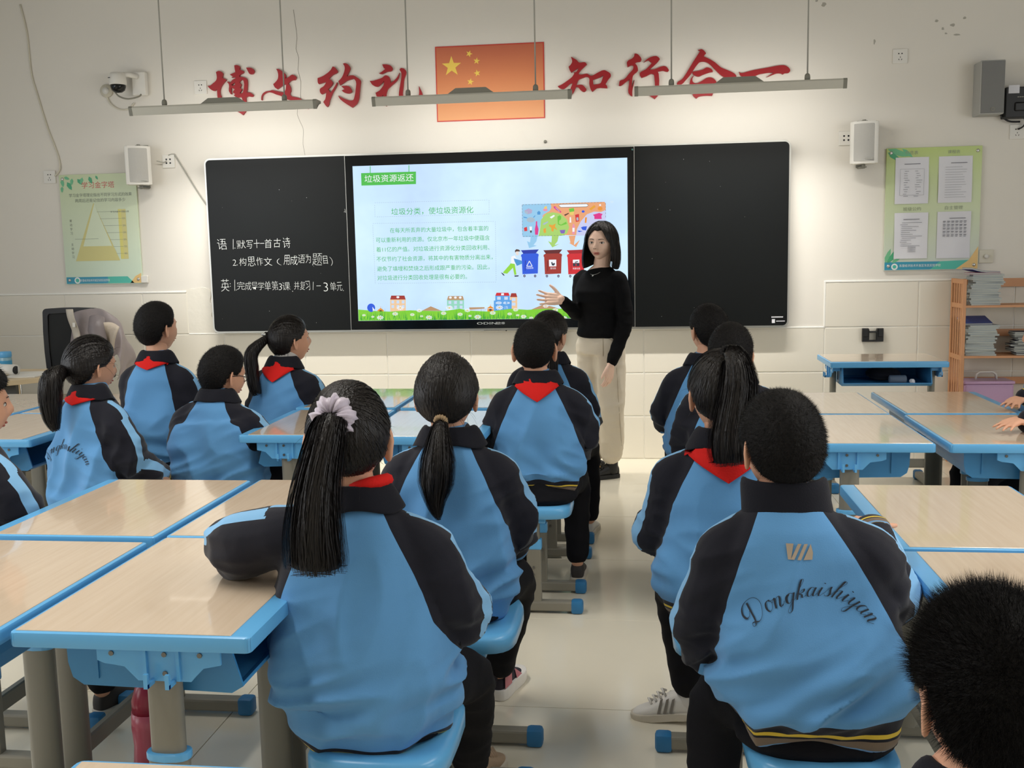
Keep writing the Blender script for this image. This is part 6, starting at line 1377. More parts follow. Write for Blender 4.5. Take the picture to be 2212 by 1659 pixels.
    for s in (-1, 1):
        best = None
        segs = [(S[s][0], S[s][1], (s * .25, .25, 1.0)), (S[s][1], S[s][2], (s * 1.0, .05, .35)), (S[s][2], S[s][3], (s * 1.0, .1, .5))]
        D_ = []; V_ = []
        for a, b_, o_ in segs:
            d_, c_, t, ax = segd(P, a, b_); o_ = np.array(o_, float); o_ -= ax * (o_ @ ax); o_ /= np.linalg.norm(o_); rel = P - c_; lat = np.cross(ax, o_); w_ = np.where(rel @ o_ > .02, .019 - np.abs(rel @ lat), -.02); D_.append(d_); V_.append(np.where(s * X > .045, w_, -1))
        D_ = np.array(D_); V_ = np.array(V_); k = D_.argmin(0); st = np.maximum(st, V_[k, np.arange(len(P))])
    st = np.where(dark > -.004, st, -1)
    hz = (z - .43 - zb) / (hemz - .43) if not hide_hem else np.full(len(P), 2.0)
    dist_arm = np.full(len(P), 9.0)
    for s in (-1, 1): d2, *_ = segd(P, S[s][2], S[s][3]); dist_arm = np.minimum(dist_arm, d2)
    hz = np.where(dist_arm < .07, 2.0, hz); dark = np.where(hz < 1, -1, dark); st = np.where(hz < 1, -1, st)
    # striped cuffs
    for s in (-1, 1):
        d2, c_, t, ax = segd(P, S[s][2], S[s][3]); L_ = np.linalg.norm(np.array(S[s][3]) - np.array(S[s][2])); along = (P - np.array(S[s][3])) @ ax
        cu = (d2 < .06) & (along > -.022); hz = np.where(cu, np.clip((along + .022) / .05, 0, .99), hz)
    attrf(jk, 'dark', dark); attrf(jk, 'stripe', st); attrf(jk, 'hem', hz)
    jo = link(bpy.data.objects.new('jacket', jk), rt)
    bvh = BVHTree.FromPolygons([Vector(p) for p in P], [tuple(q.vertices) for q in jk.polygons])
    # --- head transform
    hp = Vector(sh(head)); T = Matrix.Translation(hp) @ Matrix.Rotation(R(-turn), 4, 'Z') @ Matrix.Rotation(R(-nod), 4, 'X') @ Matrix.Rotation(R(tilt), 4, 'Y') @ Matrix.Scale(hscale, 4)
    # --- body: neck, trunk, limbs in one skin, with the head
    mb = MB(); nk = sh((0, .0, SZ + .02)); chain(mb, [sh((0, .0, .60)), sh((0, .0, .80)), nk, hp + Vector((0, -.008, -.05))], [.07, .08, .049, .046], 14, 4)
    for s in (-1, 1):
        c = S[s]; chain(mb, [sh((0, 0, .84)), c[1], c[2], c[3]], [.05, .04, .034, .024], 10, 3)
        hd = hands[0] if s < 0 else hands[1]; ax = (Vector(c[3]) - Vector(c[2])).normalized(); wr = Vector(c[3]) + ax * .025
        if hd: hand(mb, wr, hd[0], hd[1], .135, curl=hd[2], spread=.2, side=hd[3])
        else: hand(mb, wr, ax + Vector((0, 0, -.3)), (0, .2, -1), .125, curl=.5, side=-s)
    legs = legs or [[(-.12, .34, .47), (-.13, .30, .09)], [(.12, .34, .47), (.13, .30, .09)]]
    for s, lg in zip((-1, 1), legs): chain(mb, [(s * .075, 0, .52), lg[0], lg[1]], [.06, .045, .03], 10, 4)
    me = unify('body', mb, .0055 if near > .7 or any(hands) else .008, M['skin'], 2, .5)
    bv = co(me); D, F = dirs(44, 36); HP = headfn(D, True); mbh = MB(); mbh.v = [tuple(p) for p in bv]; mbh.f = [tuple(q.vertices) for q in me.polygons]; mbh.m = [0] * len(mbh.f); bpy.data.meshes.remove(me)
    mbh.add([T @ Vector(p) for p in HP], F); 
    for s in (-1, 1): ear_mesh(mbh, s, T, ears)
    mbh.obj('body', M['skin'], rt, True)
    face_parts(rt, T, True)
    # --- trousers
    mb = MB(); torso(mb, [(0, 0, .435, .135 * b, .105), (0, -.004, .445 + .3 * zb, .152 * b + .12 * zb, .108 + .22 * zb), (0, .0, .462 + zb, .134 * b, .092), (0, 0, .50 + zb, .125 * b, .085), (0, 0, .58, .11, .08)], 24)
    for s, lg in zip((-1, 1), legs):
        k0, a0 = Vector(lg[0]), Vector(lg[1]); chain(mb, [(s * .075, .02, .495), k0, a0 + (k0 - a0).normalized() * .03], [.082, .066, .050], 14, 5)
    tm = unify('trousers', mb, .011, M['trouser'], 5, .5); P2 = co(tm); N2 = nrm(tm); f2 = np.array([.006 * (.5 - abs(noise.noise(Vector((p[0] * 9, p[1] * 9, p[2] * 14 + seed)))) * 2) for p in P2]); P2 += N2 * f2[:, None]
    ank = min(lg[1][2] for lg in legs); setco(tm, P2); link(bpy.data.objects.new('trousers', tm), rt)
    # --- collar
    mbc = MB(); nu = 40
    if collar == 'stand': rows = [(.058, SZ + .020, 0), (.060, SZ + .05, 0), (.064, SZ + .080, 0), (.070, SZ + .086, 0), (.076, SZ + .076, 0), (.076, SZ + .045, 0), (.080, SZ + .012, 0)]
    else: rows = [(.056, SZ + .030, 0), (.055, SZ + .055, 0), (.056, SZ + .070, 0), (.061, SZ + .074, 0), (.073, SZ + .060, 0), (.085, SZ + .040, 0), (.093, SZ + .026, 0)]
    pts = []
    for i, (r_, zz, _) in enumerate(rows):
        for j in range(nu):
            a = 2 * math.pi * j / nu; c, s_ = math.cos(a), math.sin(a); p = sh((0, .008, zz)); fr = max(0, s_) ; r2 = r_ * (1 + .10 * abs(c) - (.0 if i < 4 else .10 * fr)); pts.append((p[0] + r2 * c * 1.03, p[1] + r2 * s_ * .86, zz - .03 * fr + (.004 * math.sin(a * 5 + seed) if i > 3 else 0) - (.010 * abs(c) if i > 4 else 0)))
    mbc.grid(pts, nu, len(rows), closed=True); co_ = mbc.obj('collar', M['navy'], rt, True); m_ = co_.modifiers.new('s', 'SOLIDIFY'); m_.thickness = .004; m_.offset = 0; m_ = co_.modifiers.new('b', 'SUBSURF'); m_.levels = m_.render_levels = 1
    back, right = Vector((0, -1, 0)), Vector((1, 0, 0)); org = lambda zz: (lx * max(0, zz - .5), 0, 0)
    if scarf:
        mbs = MB(); N_ = 9; zt = SZ + .046; W_, H_ = (.094, .092) if scarf is True else scarf; P3 = []
        for i in range(N_):
            v = i / (N_ - 1)
            for j in range(N_):
                u = -1 + 2 * j / (N_ - 1); xw = W_ * (1 - v ** 1.1) * u; P3.append((xw + .006 * v, -H_ * v * (1 - .0) - .030 * abs(u) * (1 - v)))
        fs = [(i * N_ + j, i * N_ + j + 1, (i + 1) * N_ + j + 1, (i + 1) * N_ + j) for i in range(N_ - 1) for j in range(N_ - 1)]
        if project(mbs, bvh, P3, fs, zt, org(SZ), back, right, .007):
            so = mbs.obj('scarf', M['scarf'], rt, True); m_ = so.modifiers.new('s', 'SOLIDIFY'); m_.thickness = .003
    if word:
        mbw = MB(); zc = .785 if word is True else word
        for q in pen_word('Dongkaishiyan', .262, .128, .034): project(mbw, bvh, [(a_ + wx, b_) for a_, b_ in q], [(0, 1, 2, 3)], zc, org(.75), back, right, .0022)
        mbw.obj('jacket_lettering', M['print_blk'], rt)
    if emblem:
        mbw = MB()
        for k in range(4):
            x = -.024 + k * .0145; w_ = .0085; q = [(x - .012, 0), (x - .012 + w_ + (.004 if k in (0, 3) else 0), 0), (x + .006 + w_, .032 + 0), (x + .006, .032)]
            if k == 0: q = [(x - .002, .0), (x + .006, .0), (x + .000, .032), (x - .014, .032)]; q = [(x - .004, 0), (x + .003, 0), (x + .010, .032), (x - .008, .032)]
            if k == 3: q = [(x - .012, 0), (x + .010, 0), (x + .012, .014), (x + .007, .032)]
            project(mbw, bvh, [(a * .78, b2 * .9) for a, b2 in q], [(0, 1, 2, 3)], SZ - .055, org(.85), back, right, .0022)
        mbw.obj('jacket_emblem', M['print_tan'], rt)
    return rt, T, hp, bvh, sh, S

# ---- the teacher, standing by the screen
def make_teacher():
    rt = empty('person', (-.27, -.66, 0)); tag(rt, 'woman in black sweater and cream trousers standing by the screen, one palm raised', 'person')
    yw = R(-38); w = Vector((math.cos(yw), math.sin(yw), 0)); fwd = Vector((-.62, -.79, 0))
    TH = Matrix.Translation((.014, -.035, 1.494)) @ Matrix.Rotation(R(161), 4, 'Z') @ Matrix.Diagonal((1.18, 1.04, .98, 1)) @ Matrix.Rotation(R(-3), 4, 'X') @ Matrix.Rotation(R(-3), 4, 'Y')
    hp = Vector((.022, -.035, 1.492))
    RS, LS = Vector((-.118, .085, 1.272)), Vector((.122, -.09, 1.268)); RE, RW = Vector((-.128, .02, 1.035)), Vector((-.218, -.125, 1.135)); LE, LW = Vector((.168, -.115, 1.005)), Vector((.078, -.185, .775))
    # sweater
    mb = MB(); torso(mb, [(0, 0, .905, .150, .112, yw), (0, 0, .92, .158, .118, yw), (0, -.0, .98, .150, .108, yw), (-.0, -.0, 1.05, .140, .102, yw), (-.008, -.01, 1.13, .148, .115, yw), (-.010, -.012, 1.19, .156, .122, yw), (-.002, -.004, 1.25, .150, .100, yw), (.002, 0, 1.295, .128, .078, yw), (.006, -.005, 1.325, .085, .062, yw), (.010, -.010, 1.338, .06, .05, yw)], 32, 2.3)
    chain(mb, [RS * .8 + Vector((0, 0, .25)), RS, RE, RW], [.05, .058, .050, .038], 16, 5); chain(mb, [LS * .8 + Vector((0, 0, .25)), LS, LE, LW], [.05, .052, .047, .038], 16, 5)
    sm = unify('sweater', mb, .0075, M['sweater'], 5, .5); P = co(sm); Nn = nrm(sm); f = np.zeros(len(P))
    for i, p in enumerate(P):
        v = noise.noise(Vector((p[0] * 8, p[1] * 8, p[2] * 15))); v2 = noise.noise(Vector((p[0] * 6, p[1] * 6 + 9, p[2] * 30))); de = min(np.linalg.norm(p - np.array(RE)), np.linalg.norm(p - np.array(LE)))
        f[i] = .005 * (.5 - abs(v) * 2) + .006 * (.5 - abs(v2) * 2) * math.exp(-(de / .1) ** 2)
    setco(sm, P + Nn * f[:, None]); link(bpy.data.objects.new('sweater', sm), rt)
    # body
    mb = MB(); chain(mb, [(0, 0, 1.0), (0, 0, 1.2), (.010, -.012, 1.335), hp + Vector((.004, .012, -.06))], [.09, .10, .052, .050], 16, 4)
    torso(mb, [(0, 0, 1.20, .12, .07, yw), (0, 0, 1.27, .13, .072, yw), (.004, -.004, 1.315, .095, .060, yw), (.008, -.01, 1.345, .056, .05, yw)], 24, 2.2)
    for a, b_, c_ in ((RS, RE, RW), (LS, LE, LW)): chain(mb, [Vector((0, 0, 1.22)), a, b_, c_, c_ + (c_ - b_).normalized() * .03], [.05, .04, .034, .025, .024], 12, 4)
    rw = RW + (RW - RE).normalized() * .025; lw = LW + (LW - LE).normalized() * .025
    hand(mb, rw, (-1, -.12, .10), (.1, -.88, .45), .165, curl=.10, spread=.17, side=1, thumb=.85)
    hand(mb, lw, (-.16, -.10, -1), (-.85, .5, 0), .160, curl=.32, spread=.06, side=-1, thumb=.45)
    FL = [((.060, -.045, .86), (.066, -.06, .48), (.064, .035, .08)), ((-.058, .05, .86), (-.062, .05, .48), (-.050, .125, .08))]
    for a, b_, c_ in FL: chain(mb, [a, b_, c_], [.07, .05, .033], 12, 5)
    me = unify('body', mb, .0040, M['skin_t'], 2, .5); bv = co(me); D, F = dirs(96, 80); HP = headfn(D, False); mbh = MB(); mbh.v = [tuple(p) for p in bv]; mbh.f = [tuple(q.vertices) for q in me.polygons]; mbh.m = [0] * len(mbh.f); bpy.data.meshes.remove(me)
    mbh.add([TH @ Vector(p) for p in HP], F)
    for s in (-1, 1): ear_mesh(mbh, s, TH)
    mbh.obj('body', M['skin_t'], rt, True); face_parts(rt, TH, False)
    mb = MB()
    for s in (-1, 1): mb.ball(surf(s * .055, -.335, False, .0005), (.0032, .003, .002), 8, T=TH)
    mb.obj('nostrils', M['shoe_nv'], rt, True)
    # hair: chin-to-shoulder bob, parted left of centre, fringe swept to her left
    mb = MB(); HL_T = ([0, 18, 30, 46, 60, 80, 100, 130, 180], [.62, .66, .52, .22, -.10, -.45, -.60, -.66, -.70]); D, F = dirs(110, 84); Q, Ff, mk_, C = hair_cap(D, F, False, TH, HL_T, .013); mb.add([TH @ Vector(q) for q in Q], Ff, 0)
    def curtain(a, t, o_):
        # a: azimuth from the face, t: 0 at the crown .. 1 at the tips
        top = Vector((.010, .01, 1)).normalized(); zt = [.98, .86, .62, .30, .0]; ar = R(a)
        if t < .5:
            k = t * 2 * 4; i = min(int(k), 3); z = zt[i] + (zt[i + 1] - zt[i]) * (k - i); r_ = math.sqrt(1 - z * z); p = Vector(headfn(np.array([[r_ * math.sin(ar), r_ * math.cos(ar), z]]), False)[0]); return p + p.normalized() * (.014 + o_)
        p = Vector(headfn(np.array([[math.sin(ar), math.cos(ar), 0]]), False)[0]); u = (t - .5) * 2; rad_ = 1.22 + .16 * math.sin(u * 2.2) - .06 * u ** 3; L_ = .150 - .02 * math.cos(ar * 2) 
        return Vector((p.x * rad_ * (1 + o_ * 8), p.y * rad_ * (1 + o_ * 8) * (1 if p.y < 0 else .92), -L_ * u))
    for s, a0, a1 in ((1, 50, 182), (-1, 58, 182)):
        nu, nv = 22, 18; pts = [TH @ curtain(s * (a0 + (a1 - a0) * j / (nu - 1)), i / (nv - 1), 0) for i in range(nv) for j in range(nu)]; mb.grid(pts, nu, nv)
    r = np.random.default_rng(5)
    for _ in range(760):
        s = 1 if r.random() < .5 else -1; a = s * r.uniform(46 if s > 0 else 54, 182); o_ = r.uniform(.0005, .006); cut = r.uniform(.93, 1.02); da = r.normal(0, 4); path = [TH @ curtain(a + da * k / 13, min(1.0, k / 13 * cut), o_) for k in range(14)]; c_ = TH.to_3x3() @ Vector((math.sin(R(a)), math.cos(R(a)), .2)); ribbon(mb, path, .0030, .0016, c_)
    for _ in range(460):
        # fringe from the parting across the forehead towards her left temple, and a short one on the other side
        s = -1 if r.random() < .72 else 1; t0 = r.uniform(0, 1); path = []; nr = []
        for k in range(9):
            t = k / 8; x = .13 - (.90 - .02 * t0) * t if s < 0 else .13 + (.82 - .10 * t0) * t ** .85; z = .88 - ((.46 + .44 * t0) * t ** (1.15 + .3 * t0) if s < 0 else (.55 + .42 * t0) * t ** 1.7)
            q_ = x * x + z * z
            if q_ > .97: k_ = math.sqrt(.97 / q_); x *= k_; z *= k_
            p = surf(x, z, False, .0185 - .006 * t + .003 * math.sin(math.pi * t) + r.uniform(0, .003)); path.append(TH @ p); nr.append(TH.to_3x3() @ p.normalized())
        ribbon(mb, path, .0032, .0016, nr)
    mb.obj('hair', M['hair'], rt, True)
    # trousers
    mb = MB(); torso(mb, [(0, 0, .80, .150, .115, yw), (0, 0, .86, .158, .120, yw), (0, 0, .91, .146, .108, yw), (0, 0, .945, .134, .098, yw)], 28, 2.2)
    for (a, b_, c_) in FL: chain(mb, [a, b_, (c_[0], c_[1], .155)], [.098, .084, .072], 18, 7)
    tm = unify('trousers', mb, .009, M['cream'], 5, .5); P = co(tm); Nn = nrm(tm); f = np.array([.007 * (.45 - abs(noise.noise(Vector((p[0] * 10, p[1] * 10, p[2] * 5)))) * 2) + .005 * (.4 - abs(noise.noise(Vector((p[0] * 6, p[1] * 6, p[2] * 16 + 4)))) * 2) for p in P]); setco(tm, P + Nn * f[:, None]); link(bpy.data.objects.new('trousers', tm), rt)
    bv_ = BVHTree.FromPolygons([Vector(p) for p in co(tm)], [tuple(q.vertices) for q in tm.polygons]); mb = MB()
    def onto(pts, r_):
        out = []
        for x, z in pts:
            h = bv_.ray_cast(Vector((x, -1, z)), Vector((0, 1, 0)))
            if h[0] is not None: out.append(h[0] + Vector((0, -.0012, 0)))
        if len(out) > 2: mb.tube(out, r_, 5)
    onto([(.02 - .0 * k, .93 - .012 * k) for k in range(12)], .0016); onto([(.055 + .05 * math.sin(k / 9 * 1.57), .90 - .045 * (1 - math.cos(k / 9 * 1.57))) for k in range(10)], .0016); onto([(-.09 + .2 * k / 12, .918 - .0 * k) for k in range(13)], .0014); onto([(.095 + .003 * k, .88 - .06 * k) for k in range(12)], .0014)
    mb.obj('trouser_seams', M['seam'], rt)
    # socks, shoes, necklace
    for (a, b_, c_) in FL: mb = MB(); chain(mb, [(c_[0], c_[1], .15), (c_[0], c_[1], .05)], [.038, .040], 12, 3); mb.obj('sock', M['blackpl'], rt, True)
    for c_, d_ in (((.105, .062, 0), (-.90, -.44)), ((.020, .150, 0), (-.90, -.42))): shoe(rt, Vector(c_), d_, .235, ('leather', 'leather'), 'loafer')
    mb = MB(); pts = []
    for k in range(13):
        a = R(-70 + 140 * k / 12); q = Vector((.008, -.010, 1.338 - .045 * math.cos(a) ** 2)) + (fwd * math.cos(a) + w * math.sin(a)) * (.055 + .022 * math.cos(a)); pts.append(q)
    mb.tube(pts, .0011, 5); c_ = pts[6]; mb.ball(c_ + Vector((0, -.003, -.006)), (.006, .003, .008), 8); mb.obj('necklace', M['silver'], rt, True)
make_teacher()

# ---- the pupils
def V(*a): return Vector(a)
def PT(T, *p): return T @ Vector(p)
stool(.345, -5.01, 'stool under the boy with the arched lettering on his back'); 
rt, T, hp, bv, sh, S = make_child('boy with cropped black hair in a blue jacket with arched lettering, lower right', (.335, -5.05), 0, -16, 4, 0, head=(.004, .015, 1.042), hscale=.93, lean=(-.14, 0), la=[(-.225, .02, .66), (-.14, .22, .52)], ra=[(.150, .04, .70), (.17, .30, .79)], collar='stand', word=.775, wx=.012, hemz=.495, zb=.03, bulk=1.08, emblem=True, seed=3, voxel=.0065, legs=[[(-.19, .16, .47), (-.20, .06, .09)], [(.16, .34, .47), (.16, .33, .09)]])
short_hair(rt, T, n=26000, ln=.015, w=.0009, spiky=.6, thick=.012, seed=3, flat=.10)
for s, lg in ((-1, (-.20, .02)), (1, (.16, .30))): shoe(rt, Vector((lg[0], lg[1], 0)), (0, 1), .22, ('shoe_dk', 'shoe_sole'))

stool(-.555, -5.06, 'stool at the bottom, under the girl with the lavender scrunchie')
rt, T, hp, bv, sh, S = make_child('girl with a long high ponytail in a lavender scrunchie, leaning an elbow on the desk', (-.600, -5.07), -4, -8, 6, 0, head=(-.010, .02, 1.06), la=[(-.312, .05, .822), (-.26, .32, .80)], ra=[(.20, .0, .69), (.13, .24, .60)], lsh=(.015, .032), ears=1.35, seed=8, voxel=.0065, lean=(-.02, .0), hemz=.452, bulk=1.13, legs=[[(-.10, .36, .47), (-.12, .34, .09)], [(.20, .26, .46), (.165, .50, .09)]])
long_hair(rt, T, (-.22, -.74, .58), [PT(T, -.02, -.088, .052), PT(T, -.028, -.128, .03), Vector((-.050, -.145, 1.0)), Vector((-.055, -.165, .92)), Vector((-.055, -.165, .865)), Vector((-.055, -.160, .835))], n_cap=900, n_tail=900, w=.0022, thick=.013, seed=8, tail_r=[.024, .040, .052, .062, .066, .064], wisps=26, flat_tail=.55)
scrunchie(rt, PT(T, -.022, -.098, .050), (-.1, -1, .35), M['scr_lav'], .024, .021, fold=9, amp=.36, seed=2)
shoe(rt, Vector((.155, .49, 0)), (.35, 1), .22, ('shoe_bg', 'shoe_sole'), 'mesh'); shoe(rt, Vector((-.12, .32, 0)), (0, 1), .22, ('shoe_bg', 'shoe_sole'), 'mesh')
mb = MB(); chain(mb, [(.165, .50, .13), (.165, .51, .05)], [.036, .036], 12, 3); mb.obj('sock', M['sock'], rt, True)
mb = MB(); mb.tube([PT(Matrix.Translation((0, 0, 0)), .058 * math.cos(R(a)), .012 + .05 * math.sin(R(a)), .965 + .012 * math.cos(R(a + 40))) for a in range(-100, 61, 20)], [.006, .010, .013, .014, .014, .014, .013, .010, .006], 8); mb.obj('scarf', M['scarf'], rt, True)

stool(-.50, -4.38, 'stool under the girl with the low ponytail and beige hair tie')
rt, T, hp, bv, sh, S = make_child('girl with a low ponytail in a small beige tie, centre of the photo', (-.54, -4.36), 0, 0, 5, 0, head=(-.008, .02, 1.05), la=[(-.19, .04, .67), (-.12, .24, .60)], ra=[(.185, .04, .66), (.12, .25, .58)], seed=14, voxel=.0075, hide_hem=True, legs=[[(-.10, .36, .47), (-.10, .34, .09)], [(.15, .30, .46), (.06, .42, .09)]])
long_hair(rt, T, (.0, -.84, -.42), [PT(T, 0, -.083, -.058), Vector((-.008, -.108, .955)), Vector((-.010, -.128, .90)), Vector((-.014, -.138, .84)), Vector((-.016, -.140, .79)), Vector((-.010, -.138, .745))], n_cap=800, n_tail=420, w=.0024, thick=.012, seed=14, tail_r=[.014, .034, .052, .052, .030, .008], wisps=34, flat_tail=.7)
scrunchie(rt, PT(T, 0, -.092, -.062), (0, -1, -.45), M['beige_tie'], .013, .0065, 'hair_tie', fold=17, amp=.3)
shoe(rt, Vector((.048, .395, 0)), (.25, 1), .22, ('shoe_nv', 'shoe_w'), 'chunky'); shoe(rt, Vector((-.10, .32, 0)), (0, 1), .22, ('shoe_nv', 'shoe_w'), 'chunky')

stool(-.445, -3.00, 'stool in the aisle under the big-eared boy with the red scarf')
rt, T, hp, bv, sh, S = make_child('boy with protruding ears and a red scarf seen from behind, in the aisle', (-.428, -3.03), 0, 0, 2, 0, head=(-.012, .015, 1.052), ears=1.32, hemz=.475, zb=.06, la=[(-.18, .05, .66), (-.12, .26, .60)], ra=[(.20, .05, .67), (.12, .27, .58)], scarf=True, seed=21, voxel=.0085, legs=[[(-.11, .35, .47), (-.11, .33, .09)], [(.13, .33, .47), (.13, .31, .09)]])
short_hair(rt, T, n=9000, ln=.011, w=.0013, thick=.008, seed=21)
for lg in ((-.11, .30), (.13, .28)): shoe(rt, Vector((lg[0], lg[1], 0)), (0, 1), .21, ('shoe_dk', 'shoe_sole'))

stool(-.445, -2.25, 'stool nearest the teacher, half hidden behind the big-eared boy')
rt, T, hp, bv, sh, S = make_child('girl mostly hidden behind the big-eared boy, beside the teacher', (-.45, -2.27), 8, 22, 0, 0, head=(.0, .02, 1.045), seed=27, voxel=.01, hide_hem=True)
long_hair(rt, T, (-.1, -.85, .1), [PT(T, -.01, -.10, .0), Vector((.03, -.12, 1.0)), Vector((.04, -.13, .90)), Vector((.04, -.13, .78))], n_cap=420, n_tail=240, w=.003, seed=27, tail_r=[.02, .035, .035, .02], wisps=14)
for lg in ((-.12, .28), (.12, .28)): shoe(rt, Vector((lg[0], lg[1], 0)), (0, 1), .21, ('shoe_w', 'shoe_sole'))

stool(.27, -2.36, 'stool farthest on the right of the aisle under the boy with the visible left ear')
rt, T, hp, bv, sh, S = make_child('boy farthest right of the teacher, his left ear and jaw showing', (.275, -2.38), 0, -28, 0, 0, head=(.012, .02, 1.07), la=[(-.20, .08, .66), (-.16, .28, .62)], seed=33, voxel=.01)
short_hair(rt, T, n=6000, ln=.012, w=.002, thick=.011, seed=33)
for lg in ((-.12, .28), (.12, .28)): shoe(rt, Vector((lg[0], lg[1], 0)), (0, 1), .21, ('shoe_dk', 'shoe_sole'))

stool(.33, -3.04, 'stool under the short-haired boy behind the high ponytail girl')
rt, T, hp, bv, sh, S = make_child('boy whose cropped head shows just above the girl with the high ponytail', (.335, -3.05), 0, 6, 0, 0, head=(-.005, .02, 1.03), seed=39, voxel=.01)
short_hair(rt, T, n=6500, ln=.013, w=.0018, thick=.012, seed=39)
for lg in ((-.12, .28), (.12, .28)): shoe(rt, Vector((lg[0], lg[1], 0)), (0, 1), .21, ('shoe_dk', 'shoe_sole'))

stool(.215, -4.38, 'stool under the girl with the high ponytail and red scarf on the right')
rt, T, hp, bv, sh, S = make_child('girl with a high loose ponytail and a wide red scarf, right of the aisle', (.205, -4.38), 3, -14, 6, 0, head=(-.012, .02, 1.055), la=[(-.185, .03, .67), (-.10, .24, .60)], scarf=(.115, .105), seed=44, voxel=.0075, hemz=.475, zb=.045, legs=[[(-.14, .24, .47), (-.095, .31, .10)], [(.12, .34, .47), (.12, .33, .09)]])
long_hair(rt, T, (.10, -.42, .90), [PT(T, .008, -.055, .108), PT(T, .012, -.105, .095), PT(T, .012, -.128, .03), Vector((.012, -.125, .98)), Vector((.012, -.13, .93)), Vector((.014, -.128, .90))], n_cap=800, n_tail=800, w=.0022, thick=.012, seed=44, tail_r=[.018, .036, .055, .064, .064, .058], wisps=30, flat_tail=.5, loose=.02)
scrunchie(rt, PT(T, .008, -.05, .112), (0, -.8, .6), M['hair_d'], .015, .006, 'hair_tie', fold=9, amp=.2)
shoe(rt, Vector((-.055, .31, .02)), (-1, .08), .215, ('shoe_w', 'shoe_sole'), 'stripes', pitch=R(-7)); shoe(rt, Vector((.12, .30, 0)), (0, 1), .215, ('shoe_w', 'shoe_sole'), 'stripes')
mb = MB(); chain(mb, [(-.095, .31, .17), (-.095, .31, .07)], [.034, .034], 12, 3); so = mb.obj('sock', M['sock_w'], rt, True)
mb = MB(); mb.tube([(-.115, .279, .135), (-.100, .275, .130), (-.107, .275, .124), (-.080, .278, .122)], .0022, 5); mb.obj('sock_print', M['print_blk'], so)
mb = MB(); mb.ball((-.077, .279, .108), (.005, .003, .004), 8); mb.obj('sock_heart', M['red'], so)

stool(-1.86, -4.40, 'stool under the child at the far left edge')
rt, T, hp, bv, sh, S = make_child('child at the far left edge with straight black hair, cheek and ear showing', (-1.955, -4.40), 22, 24, 2, 0, head=(.01, .03, 1.035), word=.74, seed=51, voxel=.0075)
short_hair(rt, T, n=9000, ln=.024, w=.0022, spiky=.15, thick=.016, seed=51, hl=([0, 30, 55, 70, 78, 88, 98, 110, 145, 180], [.45, .42, .34, .10, -.30, -.12, -.10, -.45, -.62, -.66]))
for lg in ((-.12, .28), (.12, .28)): shoe(rt, Vector((lg[0], lg[1], 0)), (0, 1), .21, ('shoe_dk', 'shoe_sole'))

stool(-2.16, -3.40, 'stool under the girl with the low ponytail and lettered jacket at the left')
rt, T, hp, bv, sh, S = make_child('girl with a low ponytail and lettered blue jacket at the left, head turned right', (-2.13, -3.40), 24, 10, 4, 0, head=(-.02, .03, 1.035), word=.735, scarf=(.085, .052), legs=[[(-.25, .26, .47), (-.25, .24, .09)], [(-.06, .30, .47), (-.06, .27, .09)]], seed=57, voxel=.0085, la=[(-.185, .08, .64), (-.14, .26, .58)], ra=[(.20, .02, .66), (.13, .22, .56)], bulk=1.08)
long_hair(rt, T, (-.25, -.88, -.12), [PT(T, -.025, -.092, -.012), Vector((-.03, -.135, 1.00)), Vector((-.028, -.150, .93)), Vector((-.02, -.155, .86)), Vector((-.01, -.150, .81))], n_cap=560, n_tail=380, w=.003, thick=.013, seed=57, tail_r=[.02, .045, .046, .036, .016], wisps=26)
scrunchie(rt, PT(T, -.026, -.096, -.012), (-.3, -1, -.1), M['hair_d'], .016, .007, 'hair_tie', fold=9, amp=.2)
for lg in ((-.25, .22), (-.06, .25)): shoe(rt, Vector((lg[0], lg[1], 0)), (0, 1), .21, ('shoe_w', 'shoe_sole'))

stool(-2.22, -2.62, 'stool under the tall boy with the red scarf at the left')
rt, T, hp, bv, sh, S = make_child('tall boy with a red scarf sitting upright at the left, looking to the right', (-2.235, -2.62), 6, 22, -4, 0, head=(.0, .025, 1.125), shoulders=.955, zb=.05, hemz=.475, scarf=(.09, .06), seed=63, voxel=.0095, wide=.94)
short_hair(rt, T, n=8000, ln=.013, w=.0016, spiky=.6, thick=.012, seed=63)
for lg in ((-.12, .28), (.12, .28)): shoe(rt, Vector((lg[0], lg[1], 0)), (0, 1), .21, ('shoe_dk', 'shoe_sole'))

stool(-1.77, -3.05, 'stool under the boy with glasses beside the desk')
rt, T, hp, bv, sh, S = make_child('stocky boy with black-rimmed glasses and a plain blue jacket back, slouching', (-1.765, -3.06), 8, 28, 8, 0, head=(.01, .045, .955), shoulders=.835, seed=69, voxel=.0085, bulk=1.14, wide=1.06, hide_hem=True)
short_hair(rt, T, n=8000, ln=.014, w=.0016, spiky=.65, thick=.012, seed=69)
mb = MB()
for s in (-1, 1):
    pts = [surf(s * .38, -.03, True, 0) + Vector((.021 * math.cos(a), .008, .017 * math.sin(a))) for a in [2 * math.pi * k / 16 for k in range(17)]]; mb.tube([T @ p for p in pts], .0016, 6); mb.tube([T @ Vector((s * .052, .074, .0)), T @ Vector((s * .075, .03, .004)), T @ Vector((s * .079, -.005, .0))], .0016, 6)
mb.tube([T @ (surf(-.1, -.03, True, 0) + Vector((0, .012, 0))), T @ (surf(.1, -.03, True, 0) + Vector((0, .012, 0)))], .0016, 6); mb.obj('glasses', M['blackpl'], rt, True)
for lg in ((-.12, .28), (.12, .28)): shoe(rt, Vector((lg[0], lg[1], 0)), (0, 1), .21, ('shoe_dk', 'shoe_sole'))

